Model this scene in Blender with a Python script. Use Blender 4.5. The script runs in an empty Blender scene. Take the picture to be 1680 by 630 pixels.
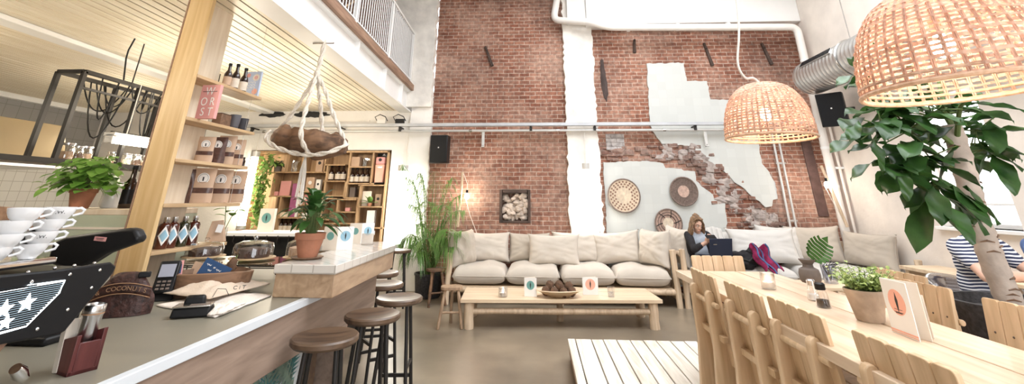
import bpy, bmesh, math, random
from mathutils import Vector, Matrix, Euler, noise
PI = math.pi
R = math.radians
scene = bpy.context.scene
COL = scene.collection
random.seed(7)

# ------------------------------------------------------------------ camera model
FPX, PPX, PPY, EYE = 716.0, 840.0, 66.0, 1.40
CR = Vector((0.9984787, 0.05500361, 0.00385934))
CD = Vector((-0.01527138, 0.34311774, -0.93916825))
CF = Vector((-0.05298185, 0.93768055, 0.34343574))
CAMPOS = Vector((0, 0, EYE))
def at(px, py, x=None, y=None, z=None):
    """world point seen at a photo pixel, on the plane x=, y= or z="""
    v = CR * (px - PPX) + CD * (py - PPY) + CF * FPX
    if y is not None: t = y / v.y
    elif z is not None: t = (z - EYE) / v.z
    else: t = x / v.x
    return CAMPOS + v * t

# ------------------------------------------------------------------ materials
def nodes_of(m):
    m.use_nodes = True
    nt = m.node_tree
    return nt, nt.nodes, nt.links, nt.nodes['Principled BSDF']
def setp(b, rough=.6, metal=0, spec=None, trans=0, alpha=1, coat=0, sheen=0):
    b.inputs['Roughness'].default_value = rough
    b.inputs['Metallic'].default_value = metal
    if spec is not None: b.inputs['Specular IOR Level'].default_value = spec
    if trans: b.inputs['Transmission Weight'].default_value = trans
    if coat: b.inputs['Coat Weight'].default_value = coat
    if sheen: b.inputs['Sheen Weight'].default_value = sheen
def ramp(N, stops):
    r = N.new('ShaderNodeValToRGB')
    e = r.color_ramp.elements
    while len(e) < len(stops): e.new(.5)
    for el, (p, c) in zip(e, stops):
        el.position = p; el.color = (*c, 1)
    return r
def mat(name, col, rough=.6, metal=0, var=.12, scale=6, bump=0, bscale=40, **k):
    """plain surface: base colour with a little noise, optional bump"""
    m = bpy.data.materials.new(name); nt, N, L, b = nodes_of(m); setp(b, rough, metal, **k)
    tc = N.new('ShaderNodeTexCoord')
    nz = N.new('ShaderNodeTexNoise'); nz.inputs['Scale'].default_value = scale; nz.inputs['Detail'].default_value = 5
    L.new(tc.outputs['Object'], nz.inputs['Vector'])
    r = ramp(N, [(.3, [c * (1 - var) for c in col]), (.7, [min(1, c * (1 + var)) for c in col])])
    L.new(nz.outputs['Fac'], r.inputs['Fac']); L.new(r.outputs['Color'], b.inputs['Base Color'])
    if bump:
        n2 = N.new('ShaderNodeTexNoise'); n2.inputs['Scale'].default_value = bscale; n2.inputs['Detail'].default_value = 4
        L.new(tc.outputs['Object'], n2.inputs['Vector'])
        bp = N.new('ShaderNodeBump'); bp.inputs['Strength'].default_value = bump; bp.inputs['Distance'].default_value = .01
        L.new(n2.outputs['Fac'], bp.inputs['Height']); L.new(bp.outputs['Normal'], b.inputs['Normal'])
    return m
def wood(name, c1, c2, axis='Z', rough=.5, scale=5, stretch=.08, knots=0, coat=0):
    m = bpy.data.materials.new(name); nt, N, L, b = nodes_of(m); setp(b, rough, coat=coat)
    tc = N.new('ShaderNodeTexCoord'); mp = N.new('ShaderNodeMapping')
    s = [1, 1, 1]; s['XYZ'.index(axis)] = stretch
    mp.inputs['Scale'].default_value = s
    L.new(tc.outputs['Object'], mp.inputs['Vector'])
    nz = N.new('ShaderNodeTexNoise'); nz.inputs['Scale'].default_value = scale * 6
    nz.inputs['Detail'].default_value = 6; nz.inputs['Distortion'].default_value = 1.2
    L.new(mp.outputs['Vector'], nz.inputs['Vector'])
    wv = N.new('ShaderNodeTexNoise'); wv.inputs['Scale'].default_value = scale * 1.5; wv.inputs['Detail'].default_value = 2; wv.inputs['Distortion'].default_value = 2.5
    L.new(mp.outputs['Vector'], wv.inputs['Vector'])
    mx = N.new('ShaderNodeMath'); mx.operation = 'MULTIPLY_ADD'
    L.new(nz.outputs['Fac'], mx.inputs[0]); mx.inputs[1].default_value = .5
    m2 = N.new('ShaderNodeMath'); m2.operation = 'MULTIPLY'; m2.inputs[1].default_value = .5
    L.new(wv.outputs['Fac'], m2.inputs[0]); L.new(m2.outputs[0], mx.inputs[2])
    r = ramp(N, [(.36, c1), (.62, c2)])
    L.new(mx.outputs[0], r.inputs['Fac']); L.new(r.outputs['Color'], b.inputs['Base Color'])
    bp = N.new('ShaderNodeBump'); bp.inputs['Strength'].default_value = .12; bp.inputs['Distance'].default_value = .004
    L.new(nz.outputs['Fac'], bp.inputs['Height']); L.new(bp.outputs['Normal'], b.inputs['Normal'])
    return m
def emis(name, col, s):
    m = bpy.data.materials.new(name); nt, N, L, b = nodes_of(m)
    b.inputs['Base Color'].default_value = (*col, 1)
    b.inputs['Emission Color'].default_value = (*col, 1); b.inputs['Emission Strength'].default_value = s
    return m
def glassy(name, col=(1, 1, 1), rough=.02, mixf=.82):
    """thin glass: mostly see-through with a sharp reflection"""
    m = bpy.data.materials.new(name); nt, N, L, b = nodes_of(m)
    setp(b, rough); b.inputs['Base Color'].default_value = (*col, 1)
    t = N.new('ShaderNodeBsdfTransparent'); t.inputs['Color'].default_value = (*col, 1)
    g = N.new('ShaderNodeBsdfGlossy'); g.inputs['Roughness'].default_value = rough
    lw = N.new('ShaderNodeLayerWeight'); lw.inputs['Blend'].default_value = .35
    mr = N.new('ShaderNodeMath'); mr.operation = 'MULTIPLY_ADD'; mr.inputs[1].default_value = .6; mr.inputs[2].default_value = 1 - mixf - .1
    L.new(lw.outputs['Facing'], mr.inputs[0])
    mx = N.new('ShaderNodeMixShader'); L.new(mr.outputs[0], mx.inputs[0])
    L.new(t.outputs[0], mx.inputs[1]); L.new(g.outputs[0], mx.inputs[2])
    L.new(mx.outputs[0], N['Material Output'].inputs['Surface'])
    return m
def leafmat(name, c1, c2, rough=.4, scale=9):
    m = mat(name, c1, rough, var=.0, scale=scale); nt = m.node_tree
    r = [n for n in nt.nodes if n.type == 'VALTORGB'][0]
    r.color_ramp.elements[0].color = (*c1, 1); r.color_ramp.elements[1].color = (*c2, 1)
    b = nt.nodes['Principled BSDF']
    tr = nt.nodes.new('ShaderNodeBsdfTranslucent'); nt.links.new(r.outputs['Color'], tr.inputs['Color'])
    mx = nt.nodes.new('ShaderNodeMixShader'); mx.inputs[0].default_value = .25
    nt.links.new(b.outputs[0], mx.inputs[1]); nt.links.new(tr.outputs[0], mx.inputs[2])
    nt.links.new(mx.outputs[0], nt.nodes['Material Output'].inputs['Surface'])
    return m

# ------------------------------------------------------------------ mesh builder
class MB:
    def __init__(s): s.bm = bmesh.new()
    def _add(s, vs, fs):
        bv = [s.bm.verts.new(v) for v in vs]
        for f in fs:
            try: s.bm.faces.new([bv[i] for i in f])
            except ValueError: pass
        return bv
    def box(s, c, d, rot=None, taper=None):
        x, y, z = d[0] / 2, d[1] / 2, d[2] / 2
        tx, ty = taper if taper else (1, 1)
        v = [Vector(p) for p in ((-x, -y, -z), (x, -y, -z), (x, y, -z), (-x, y, -z), (-x * tx, -y * ty, z), (x * tx, -y * ty, z), (x * tx, y * ty, z), (-x * tx, y * ty, z))]
        if rot is not None:
            m = Euler(rot).to_matrix() if not isinstance(rot, Matrix) else rot
            v = [m @ p for p in v]
        c = Vector(c)
        s._add([p + c for p in v], [(0, 3, 2, 1), (4, 5, 6, 7), (0, 1, 5, 4), (1, 2, 6, 5), (2, 3, 7, 6), (3, 0, 4, 7)])
        return s
    def box2(s, a, b):
        a, b = Vector(a), Vector(b)
        return s.box((a + b) / 2, [abs(q) for q in (b - a)])
    def hexa(s, bot, top):
        """box from 4 bottom and 4 top corners, counter-clockwise from above"""
        s._add([Vector(p) for p in bot] + [Vector(p) for p in top], [(0, 3, 2, 1), (4, 5, 6, 7), (0, 1, 5, 4), (1, 2, 6, 5), (2, 3, 7, 6), (3, 0, 4, 7)])
        return s
    def beam(s, p0, p1, w, h, up=(0, 0, 1)):
        p0, p1 = Vector(p0), Vector(p1); d = (p1 - p0); l = d.length; d.normalize()
        up = Vector(up)
        if abs(d.dot(up)) > .98: up = Vector((1, 0, 0))
        a = d.cross(up).normalized(); b = a.cross(d)
        m = Matrix((a, d, b)).transposed()
        return s.box((p0 + p1) / 2, (w, l, h), m)
    def tube(s, pts, r, n=8, closed=False, cap=True):
        pts = [Vector(p) for p in pts]; m = len(pts)
        rs = r if isinstance(r, (list, tuple)) else [r] * m
        rings = []; prev = None
        for i, p in enumerate(pts):
            if closed: d = pts[(i + 1) % m] - pts[i - 1]
            else: d = pts[min(i + 1, m - 1)] - pts[max(i - 1, 0)]
            if d.length < 1e-9: d = Vector((0, 0, 1))
            d.normalize()
            if prev is None:
                a = d.orthogonal().normalized()
            else:
                a = prev - d * prev.dot(d)
                a = a.normalized() if a.length > 1e-6 else d.orthogonal().normalized()
            prev = a; b = d.cross(a)
            rings.append([s.bm.verts.new(p + (a * math.cos(2 * PI * k / n) + b * math.sin(2 * PI * k / n)) * rs[i]) for k in range(n)])
        for i in range(m if closed else m - 1):
            A, Bq = rings[i], rings[(i + 1) % m]
            for k in range(n):
                s.bm.faces.new((A[k], A[(k + 1) % n], Bq[(k + 1) % n], Bq[k]))
        if cap and not closed:
            s.bm.faces.new(rings[0][::-1]); s.bm.faces.new(rings[-1])
        return s
    def cyl(s, p0, p1, r0, r1=None, n=16):
        return s.tube([p0, p1], [r0, r0 if r1 is None else r1], n)
    def lathe(s, prof, n=24, c=(0, 0, 0), M=None, jitter=0):
        """revolve (r,z) pairs about z; r=0 ends close"""
        c = Vector(c); rings = []
        for (r, z) in prof:
            if r < 1e-6: ring = [Vector((0, 0, z))]
            else: ring = [Vector((r * math.cos(2 * PI * k / n), r * math.sin(2 * PI * k / n), z)) for k in range(n)]
            if jitter: ring = [v * (1 + jitter * noise.noise(v * 9)) for v in ring]
            if M is not None: ring = [M @ v for v in ring]
            rings.append([s.bm.verts.new(v + c) for v in ring])
        for A, Bq in zip(rings, rings[1:]):
            for k in range(n):
                k2 = (k + 1) % n
                if len(A) == 1 and len(Bq) == 1: continue
                if len(A) == 1: s.bm.faces.new((A[0], Bq[k2], Bq[k]))
                elif len(Bq) == 1: s.bm.faces.new((A[k], A[k2], Bq[0]))
                else: s.bm.faces.new((A[k], A[k2], Bq[k2], Bq[k]))
        return s
    def prism(s, pts, h, M=None):
        """2-D outline (xy, counter-clockwise) extruded to z=h, moved by M"""
        M = M or Matrix()
        n = len(pts)
        lo = [s.bm.verts.new(M @ Vector((p[0], p[1], 0))) for p in pts]
        hi = [s.bm.verts.new(M @ Vector((p[0], p[1], h))) for p in pts]
        s.bm.faces.new(lo[::-1]); s.bm.faces.new(hi)
        for i in range(n):
            j = (i + 1) % n
            s.bm.faces.new((lo[i], lo[j], hi[j], hi[i]))
        return s
    def ball(s, c, r, u=16, v=10, lump=0, M=None):
        r = r if isinstance(r, (list, tuple)) else (r, r, r)
        c = Vector(c); rings = []
        for j in range(v + 1):
            ph = PI * j / v
            if j in (0, v): pts = [Vector((0, 0, math.cos(ph)))]
            else: pts = [Vector((math.sin(ph) * math.cos(2 * PI * i / u), math.sin(ph) * math.sin(2 * PI * i / u), math.cos(ph))) for i in range(u)]
            o = []
            for p in pts:
                k = 1 + (lump * noise.noise(p * 2.3 + c * 7) if lump else 0)
                q = Vector((p.x * r[0], p.y * r[1], p.z * r[2])) * k
                if M is not None: q = M @ q
                o.append(s.bm.verts.new(q + c))
            rings.append(o)
        for A, Bq in zip(rings, rings[1:]):
            for i in range(u):
                i2 = (i + 1) % u
                if len(A) == 1: s.bm.faces.new((A[0], Bq[i], Bq[i2]))
                elif len(Bq) == 1: s.bm.faces.new((A[i], Bq[0], A[i2]))
                else: s.bm.faces.new((A[i], Bq[i], Bq[i2], A[i2]))
        return s
    def surf(s, fn, nu, nv, wrap=False):
        g = [[s.bm.verts.new(fn(i / nu, j / nv)) for j in range(nv + 1)] for i in range(nu + (0 if wrap else 1))]
        k = len(g)
        for i in range(nu):
            for j in range(nv):
                s.bm.faces.new((g[i][j], g[(i + 1) % k][j], g[(i + 1) % k][j + 1], g[i][j + 1]))
        return s
    def leaf(s, p, d, l, w, droop=.3, up=(0, 0, 1), fold=.15, n=5):
        """a pointed leaf blade growing from p towards d"""
        p, d = Vector(p), Vector(d).normalized(); up = Vector(up)
        sd = d.cross(up)
        sd = sd.normalized() if sd.length > 1e-4 else Vector((1, 0, 0))
        nn = sd.cross(d)
        L_, M_, R_ = [], [], []
        for i in range(n + 1):
            t = i / n
            c = p + d * l * t * (1 - .15 * droop * t) - Vector((0, 0, 1)) * droop * l * t * t
            ww = w * .5 * (math.sin(PI * min(1, t * .93 + .07)) ** .8) if i < n else 0.001
            if i == 0: ww = w * .06
            M_.append(s.bm.verts.new(c)); L_.append(s.bm.verts.new(c + sd * ww + nn * fold * ww)); R_.append(s.bm.verts.new(c - sd * ww + nn * fold * ww))
        for i in range(n):
            s.bm.faces.new((L_[i], M_[i], M_[i + 1], L_[i + 1])); s.bm.faces.new((M_[i], R_[i], R_[i + 1], M_[i + 1]))
        return s
    def build(s, name, material, parent=None, bevel=0, smooth=40, seg=2, solid=0, sub=0, remesh=0, loc=None, fixn=True):
        if fixn: bmesh.ops.recalc_face_normals(s.bm, faces=s.bm.faces[:])
        me = bpy.data.meshes.new(name); s.bm.to_mesh(me); s.bm.free()
        if smooth:
            me.shade_smooth(); me.set_sharp_from_angle(angle=R(smooth))
        o = bpy.data.objects.new(name, me); COL.objects.link(o)
        ml = material if isinstance(material, (list, tuple)) else [material]
        for q in ml: me.materials.append(q)
        if parent is not None: o.parent = parent
        if loc is not None: o.location = loc
        if remesh:
            md = o.modifiers.new('r', 'REMESH'); md.mode = 'VOXEL'; md.voxel_size = remesh; md.use_smooth_shade = True
            md = o.modifiers.new('s', 'SMOOTH'); md.factor = .5; md.iterations = 4
        if solid:
            md = o.modifiers.new('t', 'SOLIDIFY'); md.thickness = solid; md.offset = 0
        if bevel:
            md = o.modifiers.new('b', 'BEVEL'); md.width = bevel; md.segments = seg; md.limit_method = 'ANGLE'; md.angle_limit = R(40)
        if sub:
            md = o.modifiers.new('u', 'SUBSURF'); md.levels = sub; md.render_levels = sub
        return o
def tag(o, label=None, cat=None, group=None, kind=None):
    if label: o['label'] = label
    if cat: o['category'] = cat
    if group: o['group'] = group
    if kind: o['kind'] = kind
    return o
def thing(name, label, cat, loc=(0, 0, 0), rz=0, group=None, rot=None):
    o = bpy.data.objects.new(name, None); COL.objects.link(o); o.empty_display_size = .1
    o.location = loc; o.rotation_euler = rot if rot else (0, 0, rz)
    return tag(o, label, cat, group)
def struct(o): o['kind'] = 'structure'; return o
def kids(o): return [c for c in bpy.data.objects if c.parent == o]
def copy_tree(o, parent=None):
    c = o.copy(); COL.objects.link(c)
    if parent is not None: c.parent = parent
    for ch in kids(o): copy_tree(ch, c)
    return c
def dup(o, loc, rz=0, label=None, rot=None, group=None):
    c = copy_tree(o); c.location = loc; c.rotation_euler = rot if rot else (0, 0, rz)
    if label: c['label'] = label
    if group: c['group'] = group
    return c
def text(name, s, size, material, parent, loc, rot, ext=.0008, align='CENTER', sx=1):
    cu = bpy.data.curves.new(name, 'FONT'); cu.body = s; cu.size = size; cu.extrude = ext; cu.align_x = align; cu.align_y = 'CENTER'
    t = bpy.data.objects.new('tmp', cu); COL.objects.link(t)
    bpy.context.view_layer.update()
    me = bpy.data.meshes.new_from_object(t.evaluated_get(bpy.context.evaluated_depsgraph_get()))
    bpy.data.objects.remove(t)
    o = bpy.data.objects.new(name, me); COL.objects.link(o)
    me.materials.clear(); me.materials.append(material)
    o.parent = parent; o.location = loc; o.rotation_euler = rot; o.scale = (sx, 1, 1)
    return o
def facing(d, up=(0, 0, 1)):
    """matrix whose local z looks along d and local y is up"""
    z = Vector(d).normalized(); x = Vector(up).cross(z).normalized(); y = z.cross(x)
    return Matrix((x, y, z)).transposed().to_4x4()
def disc(n, r, c=(0, 0)): return [(c[0] + r * math.cos(2 * PI * k / n), c[1] + r * math.sin(2 * PI * k / n)) for k in range(n)]
def rrect(w, h, r, n=4):
    o = []
    for cx, cy, a in ((w / 2 - r, h / 2 - r, 0), (-w / 2 + r, h / 2 - r, 90), (-w / 2 + r, -h / 2 + r, 180), (w / 2 - r, -h / 2 + r, 270)):
        for k in range(n + 1):
            t = R(a + 90 * k / n); o.append((cx + r * math.cos(t), cy + r * math.sin(t)))
    return o
def TR(loc, rot=(0, 0, 0)): return Matrix.Translation(loc) @ Euler(rot).to_matrix().to_4x4()
# ------------------------------------------------------------------ shared materials
def brickmat(name, c1, c2, mo, wash, wash_amt=.45):
    m = bpy.data.materials.new(name); nt, N, L, b = nodes_of(m); setp(b, .9)
    tc = N.new('ShaderNodeTexCoord'); sp = N.new('ShaderNodeSeparateXYZ'); cb = N.new('ShaderNodeCombineXYZ')
    L.new(tc.outputs['Object'], sp.inputs[0])
    ad = N.new('ShaderNodeMath'); ad.operation = 'ADD'; L.new(sp.outputs[0], ad.inputs[0]); L.new(sp.outputs[1], ad.inputs[1])
    L.new(ad.outputs[0], cb.inputs[0]); L.new(sp.outputs[2], cb.inputs[1])
    # wobble the courses a little
    nw = N.new('ShaderNodeTexNoise'); nw.inputs['Scale'].default_value = 5; L.new(tc.outputs['Object'], nw.inputs['Vector'])
    va = N.new('ShaderNodeVectorMath'); va.operation = 'SCALE'; va.inputs['Scale'].default_value = .025; L.new(nw.outputs['Color'], va.inputs[0])
    vb = N.new('ShaderNodeVectorMath'); vb.operation = 'ADD'; L.new(cb.outputs[0], vb.inputs[0]); L.new(va.outputs[0], vb.inputs[1])
    br = N.new('ShaderNodeTexBrick'); br.inputs['Scale'].default_value = 1
    br.inputs['Brick Width'].default_value = .20; br.inputs['Row Height'].default_value = .072
    br.inputs['Mortar Size'].default_value = .007; br.inputs['Mortar Smooth'].default_value = .25; br.inputs['Bias'].default_value = -.1
    br.inputs['Color1'].default_value = (*c1, 1); br.inputs['Color2'].default_value = (*c2, 1); br.inputs['Mortar'].default_value = (*mo, 1)
    L.new(vb.outputs[0], br.inputs['Vector'])
    n1 = N.new('ShaderNodeTexNoise'); n1.inputs['Scale'].default_value = 1.1; n1.inputs['Detail'].default_value = 7; n1.inputs['Roughness'].default_value = .68
    L.new(tc.outputs['Object'], n1.inputs['Vector'])
    r1 = ramp(N, [(.44, (0, 0, 0)), (.62, (1, 1, 1))]); L.new(n1.outputs['Fac'], r1.inputs['Fac'])
    ml = N.new('ShaderNodeMath'); ml.operation = 'MULTIPLY'; ml.inputs[1].default_value = wash_amt; L.new(r1.outputs['Color'], ml.inputs[0])
    x1 = N.new('ShaderNodeMix'); x1.data_type = 'RGBA'; L.new(ml.outputs[0], x1.inputs[0]); L.new(br.outputs['Color'], x1.inputs[6]); x1.inputs[7].default_value = (*wash, 1)
    n2 = N.new('ShaderNodeTexNoise'); n2.inputs['Scale'].default_value = 14; n2.inputs['Detail'].default_value = 6; L.new(tc.outputs['Object'], n2.inputs['Vector'])
    r2 = ramp(N, [(.3, (.40, .38, .38)), (.62, (1.06, 1.05, 1.04))]); L.new(n2.outputs['Fac'], r2.inputs['Fac'])
    x2 = N.new('ShaderNodeMix'); x2.data_type = 'RGBA'; x2.blend_type = 'MULTIPLY'; x2.inputs[0].default_value = .75
    n4 = N.new('ShaderNodeTexNoise'); n4.inputs['Scale'].default_value = .75; n4.inputs['Detail'].default_value = 8; n4.inputs['Roughness'].default_value = .62
    mp4 = N.new('ShaderNodeMapping'); mp4.inputs['Location'].default_value = (3.1, 0, 1.7); L.new(tc.outputs['Object'], mp4.inputs['Vector']); L.new(mp4.outputs[0], n4.inputs['Vector'])
    r4 = ramp(N, [(.36, (.52, .50, .50)), (.56, (1.08, 1.06, 1.04))]); L.new(n4.outputs['Fac'], r4.inputs['Fac'])
    x4 = N.new('ShaderNodeMix'); x4.data_type = 'RGBA'; x4.blend_type = 'MULTIPLY'; x4.inputs[0].default_value = .8; L.new(x1.outputs[2], x4.inputs[6]); L.new(r4.outputs['Color'], x4.inputs[7])
    L.new(x4.outputs[2], x2.inputs[6]); L.new(r2.outputs['Color'], x2.inputs[7]); L.new(x2.outputs[2], b.inputs['Base Color'])
    bp = N.new('ShaderNodeBump'); bp.inputs['Strength'].default_value = .8; bp.inputs['Distance'].default_value = .012; bp.invert = True
    hm = N.new('ShaderNodeMath'); hm.operation = 'MULTIPLY_ADD'; L.new(n2.outputs['Fac'], hm.inputs[0]); hm.inputs[1].default_value = -.5; L.new(br.outputs['Fac'], hm.inputs[2])
    L.new(hm.outputs[0], bp.inputs['Height']); L.new(bp.outputs['Normal'], b.inputs['Normal'])
    return m
def tilemat(name, c, g, w, h, rough=.25):
    m = bpy.data.materials.new(name); nt, N, L, b = nodes_of(m); setp(b, rough)
    tc = N.new('ShaderNodeTexCoord'); sp = N.new('ShaderNodeSeparateXYZ'); cb = N.new('ShaderNodeCombineXYZ')
    L.new(tc.outputs['Object'], sp.inputs[0])
    ad = N.new('ShaderNodeMath'); ad.operation = 'ADD'; L.new(sp.outputs[0], ad.inputs[0]); L.new(sp.outputs[1], ad.inputs[1])
    L.new(ad.outputs[0], cb.inputs[0]); L.new(sp.outputs[2], cb.inputs[1])
    br = N.new('ShaderNodeTexBrick'); br.offset = 0; br.inputs['Scale'].default_value = 1; br.inputs['Brick Width'].default_value = w; br.inputs['Row Height'].default_value = h
    br.inputs['Mortar Size'].default_value = .004
    br.inputs['Color1'].default_value = (*c, 1); br.inputs['Color2'].default_value = (*[q * .93 for q in c], 1); br.inputs['Mortar'].default_value = (*g, 1)
    L.new(cb.outputs[0], br.inputs['Vector']); L.new(br.outputs['Color'], b.inputs['Base Color'])
    return m
M = {}
M['brick'] = brickmat('old brick', (.27, .105, .065), (.41, .195, .13), (.58, .46, .38), (.60, .42, .33), .5)
M['brickgrey'] = brickmat('grey brick', (.42, .40, .40), (.55, .53, .53), (.28, .25, .24), (.5, .45, .43), .3)
M['white'] = mat('white plaster', (.84, .81, .77), .85, var=.05, scale=3, bump=.35, bscale=25)
M['paint'] = mat('white paint', (.86, .85, .83), .5, var=.03, scale=2)
M['flake'] = mat('flaking white paint', (.82, .78, .72), .85, var=.12, scale=5, bump=.7, bscale=14)
M['cream'] = mat('warm plaster', (.78, .71, .64), .85, var=.11, scale=2.2, bump=.4, bscale=18)
M['tilepatch'] = tilemat('pale painted wall tile', (.60, .61, .58), (.565, .57, .545), .15, .15, .45)
M['rubble'] = brickmat('broken brick', (.17, .075, .055), (.36, .20, .15), (.34, .26, .22), (.46, .36, .31), .55)
M['plank'] = wood('pale ceiling plank', (.78, .68, .51), (.90, .82, .67), 'Y', .5, 3)
M['gap'] = mat('dark gap', (.05, .03, .016), .9)
M['beamwood'] = wood('weathered brown board', (.20, .11, .07), (.38, .24, .16), 'Y', .7, 4)
M['deck'] = wood('whitewashed plank', (.58, .52, .43), (.86, .81, .73), 'Y', .6, 4)
M['ply'] = wood('honey plywood', (.58, .38, .17), (.74, .54, .29), 'Z', .45, 3)
M['plyedge'] = wood('pale plywood', (.66, .54, .40), (.78, .68, .54), 'Z', .5, 3)
M['shelf'] = wood('oak shelf', (.42, .27, .14), (.60, .42, .24), 'Y', .5, 5)
M['crate'] = wood('warm pine', (.32, .19, .095), (.50, .325, .175), 'Z', .55, 4)
M['oak'] = wood('blond oak chair', (.50, .335, .185), (.68, .49, .31), 'Z', .45, 4)
M['table'] = wood('blond oak table top', (.58, .42, .28), (.80, .64, .48), 'Y', .3, 3, coat=.1)
M['log'] = wood('peeled log', (.50, .36, .24), (.72, .57, .41), 'Z', .6, 4)
M['pine'] = wood('pale pine board', (.60, .44, .28), (.78, .62, .44), 'X', .45, 3)
M['barwood'] = wood('knotty spruce', (.31, .20, .12), (.48, .335, .215), 'Y', .5, 3, .2)
M['apron'] = wood('limed brown board', (.20, .14, .105), (.33, .24, .185), 'Y', .6, 3, .1)
M['dark'] = wood('dark walnut', (.05, .028, .016), (.13, .078, .046), 'X', .42, 4, coat=.05)
M['bowl'] = wood('carved dark wood', (.11, .06, .035), (.26, .15, .09), 'X', .5, 5)
M['stoolwood'] = wood('grey brown stool wood', (.28, .18, .11), (.44, .30, .19), 'Z', .6, 5)
M['log_dark'] = wood('driftwood', (.07, .038, .022), (.24, .13, .07), 'X', .8, 3, .25)
M['red'] = wood('red mahogany', (.06, .012, .012), (.13, .03, .028), 'Z', .35, 4)
M['black'] = mat('black plastic', (.008, .008, .009), .42, var=.2, spec=.3)
M['satin'] = mat('satin black panel', (.007, .0075, .009), .4, var=.1, spec=.25)
M['iron'] = mat('black iron', (.022, .019, .017), .5, metal=.3, var=.3)
M['rust'] = mat('rusty iron', (.07, .045, .035), .85, var=.4, bump=.5)
M['steel'] = mat('brushed steel', (.62, .61, .60), .25, metal=1, var=.08)
M['hood'] = mat('stainless hood', (.50, .42, .30), .28, metal=1, var=.1, scale=1.5)
M['duct'] = mat('galvanised duct', (.58, .57, .55), .38, metal=.85, var=.12, scale=4)
M['chrome'] = mat('chrome', (.8, .8, .8), .08, metal=1, var=.02)
M['pipe'] = mat('white painted pipe', (.83, .79, .74), .45, var=.04)
M['conduit'] = mat('grey conduit', (.60, .59, .57), .4, metal=.3, var=.06)
M['tray'] = mat('galvanised cable tray', (.50, .51, .53), .45, metal=.4, var=.1)
M['counter'] = mat('olive grey counter top', (.225, .208, .165), .36, var=.06, scale=2)
M['strip'] = mat('pale edge strip', (.62, .66, .70), .4, var=.03)
M['tile'] = tilemat('white glazed bar tile', (.66, .62, .57), (.45, .41, .36), .13, .13, .12)
M['kwall'] = tilemat('kitchen wall tile', (.80, .79, .76), (.50, .48, .45), .15, .15)
M['kdark'] = tilemat('grey kitchen tile', (.30, .29, .28), (.2, .19, .18), .2, .2)
M['concrete'] = mat('polished concrete', (.235, .19, .138), .30, var=.34, scale=1.3)
M['linen'] = mat('natural linen', (.60, .535, .46), .95, var=.05, scale=4, bump=.35, bscale=160, sheen=.2)
M['linen2'] = mat('pale linen', (.70, .67, .63), .95, var=.04, scale=4, bump=.35, bscale=160, sheen=.2)
M['linen3'] = mat('greige linen', (.50, .435, .36), .95, var=.05, scale=4, bump=.35, bscale=160, sheen=.2)
M['terra'] = mat('terracotta', (.40, .17, .10), .8, var=.25, scale=7, bump=.2)
M['oldterra'] = mat('whitened terracotta', (.44, .34, .26), .85, var=.3, scale=9, bump=.25)
M['soil'] = mat('potting soil', (.045, .03, .02), .95, var=.4, scale=30, bump=.8)
M['glass'] = glassy('clear glass')
M['jar'] = glassy('jar glass', (.96, .95, .9), .03, .78)
M['candle'] = glassy('frosted candle glass', (1, .97, .94), .25, .55)
M['paper'] = mat('white card', (.83, .81, .78), .6, var=.03)
M['papercream'] = mat('cream card', (.80, .72, .62), .65, var=.04)
M['kraft'] = mat('kraft paper', (.52, .36, .25), .8, var=.08, scale=12)
M['kraftdark'] = mat('dark bag window', (.09, .045, .035), .3, var=.4, scale=40)
M['pink'] = mat('pink cover', (.72, .34, .32), .6, var=.05)
M['peach'] = mat('peach print', (.86, .44, .33), .7, var=.04)
M['ink'] = mat('black ink', (.02, .02, .02), .6)
M['teal'] = mat('teal print', (.16, .36, .33), .7)
M['blueprint'] = mat('blue print', (.30, .50, .62), .7)
M['navy'] = mat('navy card', (.022, .07, .18), .6)
M['greencover'] = mat('light blue cover', (.50, .58, .74), .6, var=.1)
M['purple'] = mat('mauve cover', (.36, .10, .22), .6)
M['amber'] = mat('dark amber bottle', (.025, .009, .005), .12, var=.3, coat=.5)
M['syrup'] = mat('dark red syrup bottle', (.07, .016, .008), .12, var=.4, coat=.5)
M['syrupgreen'] = mat('dark green syrup bottle', (.03, .03, .012), .12, var=.4, coat=.5)
M['label'] = mat('bottle label', (.66, .58, .48), .6, var=.1, scale=30)
M['labelblue'] = mat('pale blue label', (.55, .62, .68), .6, var=.08, scale=20)
M['cup'] = mat('white porcelain', (.80, .81, .83), .14, var=.02, coat=.4)
M['rope'] = mat('cotton rope', (.72, .66, .57), .95, var=.15, scale=60, bump=.6, bscale=120)
M['cord'] = mat('fabric lamp cord', (.74, .70, .64), .8)
M['rattan'] = wood('rattan strip', (.60, .36, .25), (.86, .64, .50), 'Z', .55, 6, 1)
M['rattanrim'] = wood('rattan rim', (.50, .29, .17), (.74, .50, .34), 'X', .5, 6, 1)
M['bulb'] = emis('glowing bulb', (1, .86, .70), 90)
M['tube'] = emis('fluorescent tube', (1, .97, .90), 10)
M['tubewarm'] = emis('warm tube', (1, .93, .76), 12)
M['grille'] = emis('backlit grille', (.55, .72, .85), .75)
M['neon'] = emis('backlit edge', (.85, .95, 1), 3.2)
M['green'] = leafmat('mid green leaf', (.045, .13, .02), (.10, .24, .045))
M['bright'] = leafmat('bright green leaf', (.10, .26, .03), (.24, .45, .09))
M['deep'] = leafmat('deep green leaf', (.018, .058, .013), (.055, .14, .03), .35)
M['palm'] = leafmat('palm leaf', (.06, .16, .025), (.22, .38, .10), .4)
M['basketdark'] = mat('brown woven motif', (.24, .13, .09), .85, var=.3, scale=40)
M['lime'] = leafmat('yellow green leaf', (.24, .34, .08), (.46, .55, .22))
M['ivy'] = leafmat('ivy leaf', (.13, .27, .05), (.32, .48, .14))
M['stem'] = mat('green stem', (.12, .17, .05), .7)
M['bark'] = mat('pale bark', (.47, .39, .33), .85, var=.22, scale=10, bump=.7, bscale=18)
M['skin'] = mat('skin', (.62, .38, .28), .55, var=.04)
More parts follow.
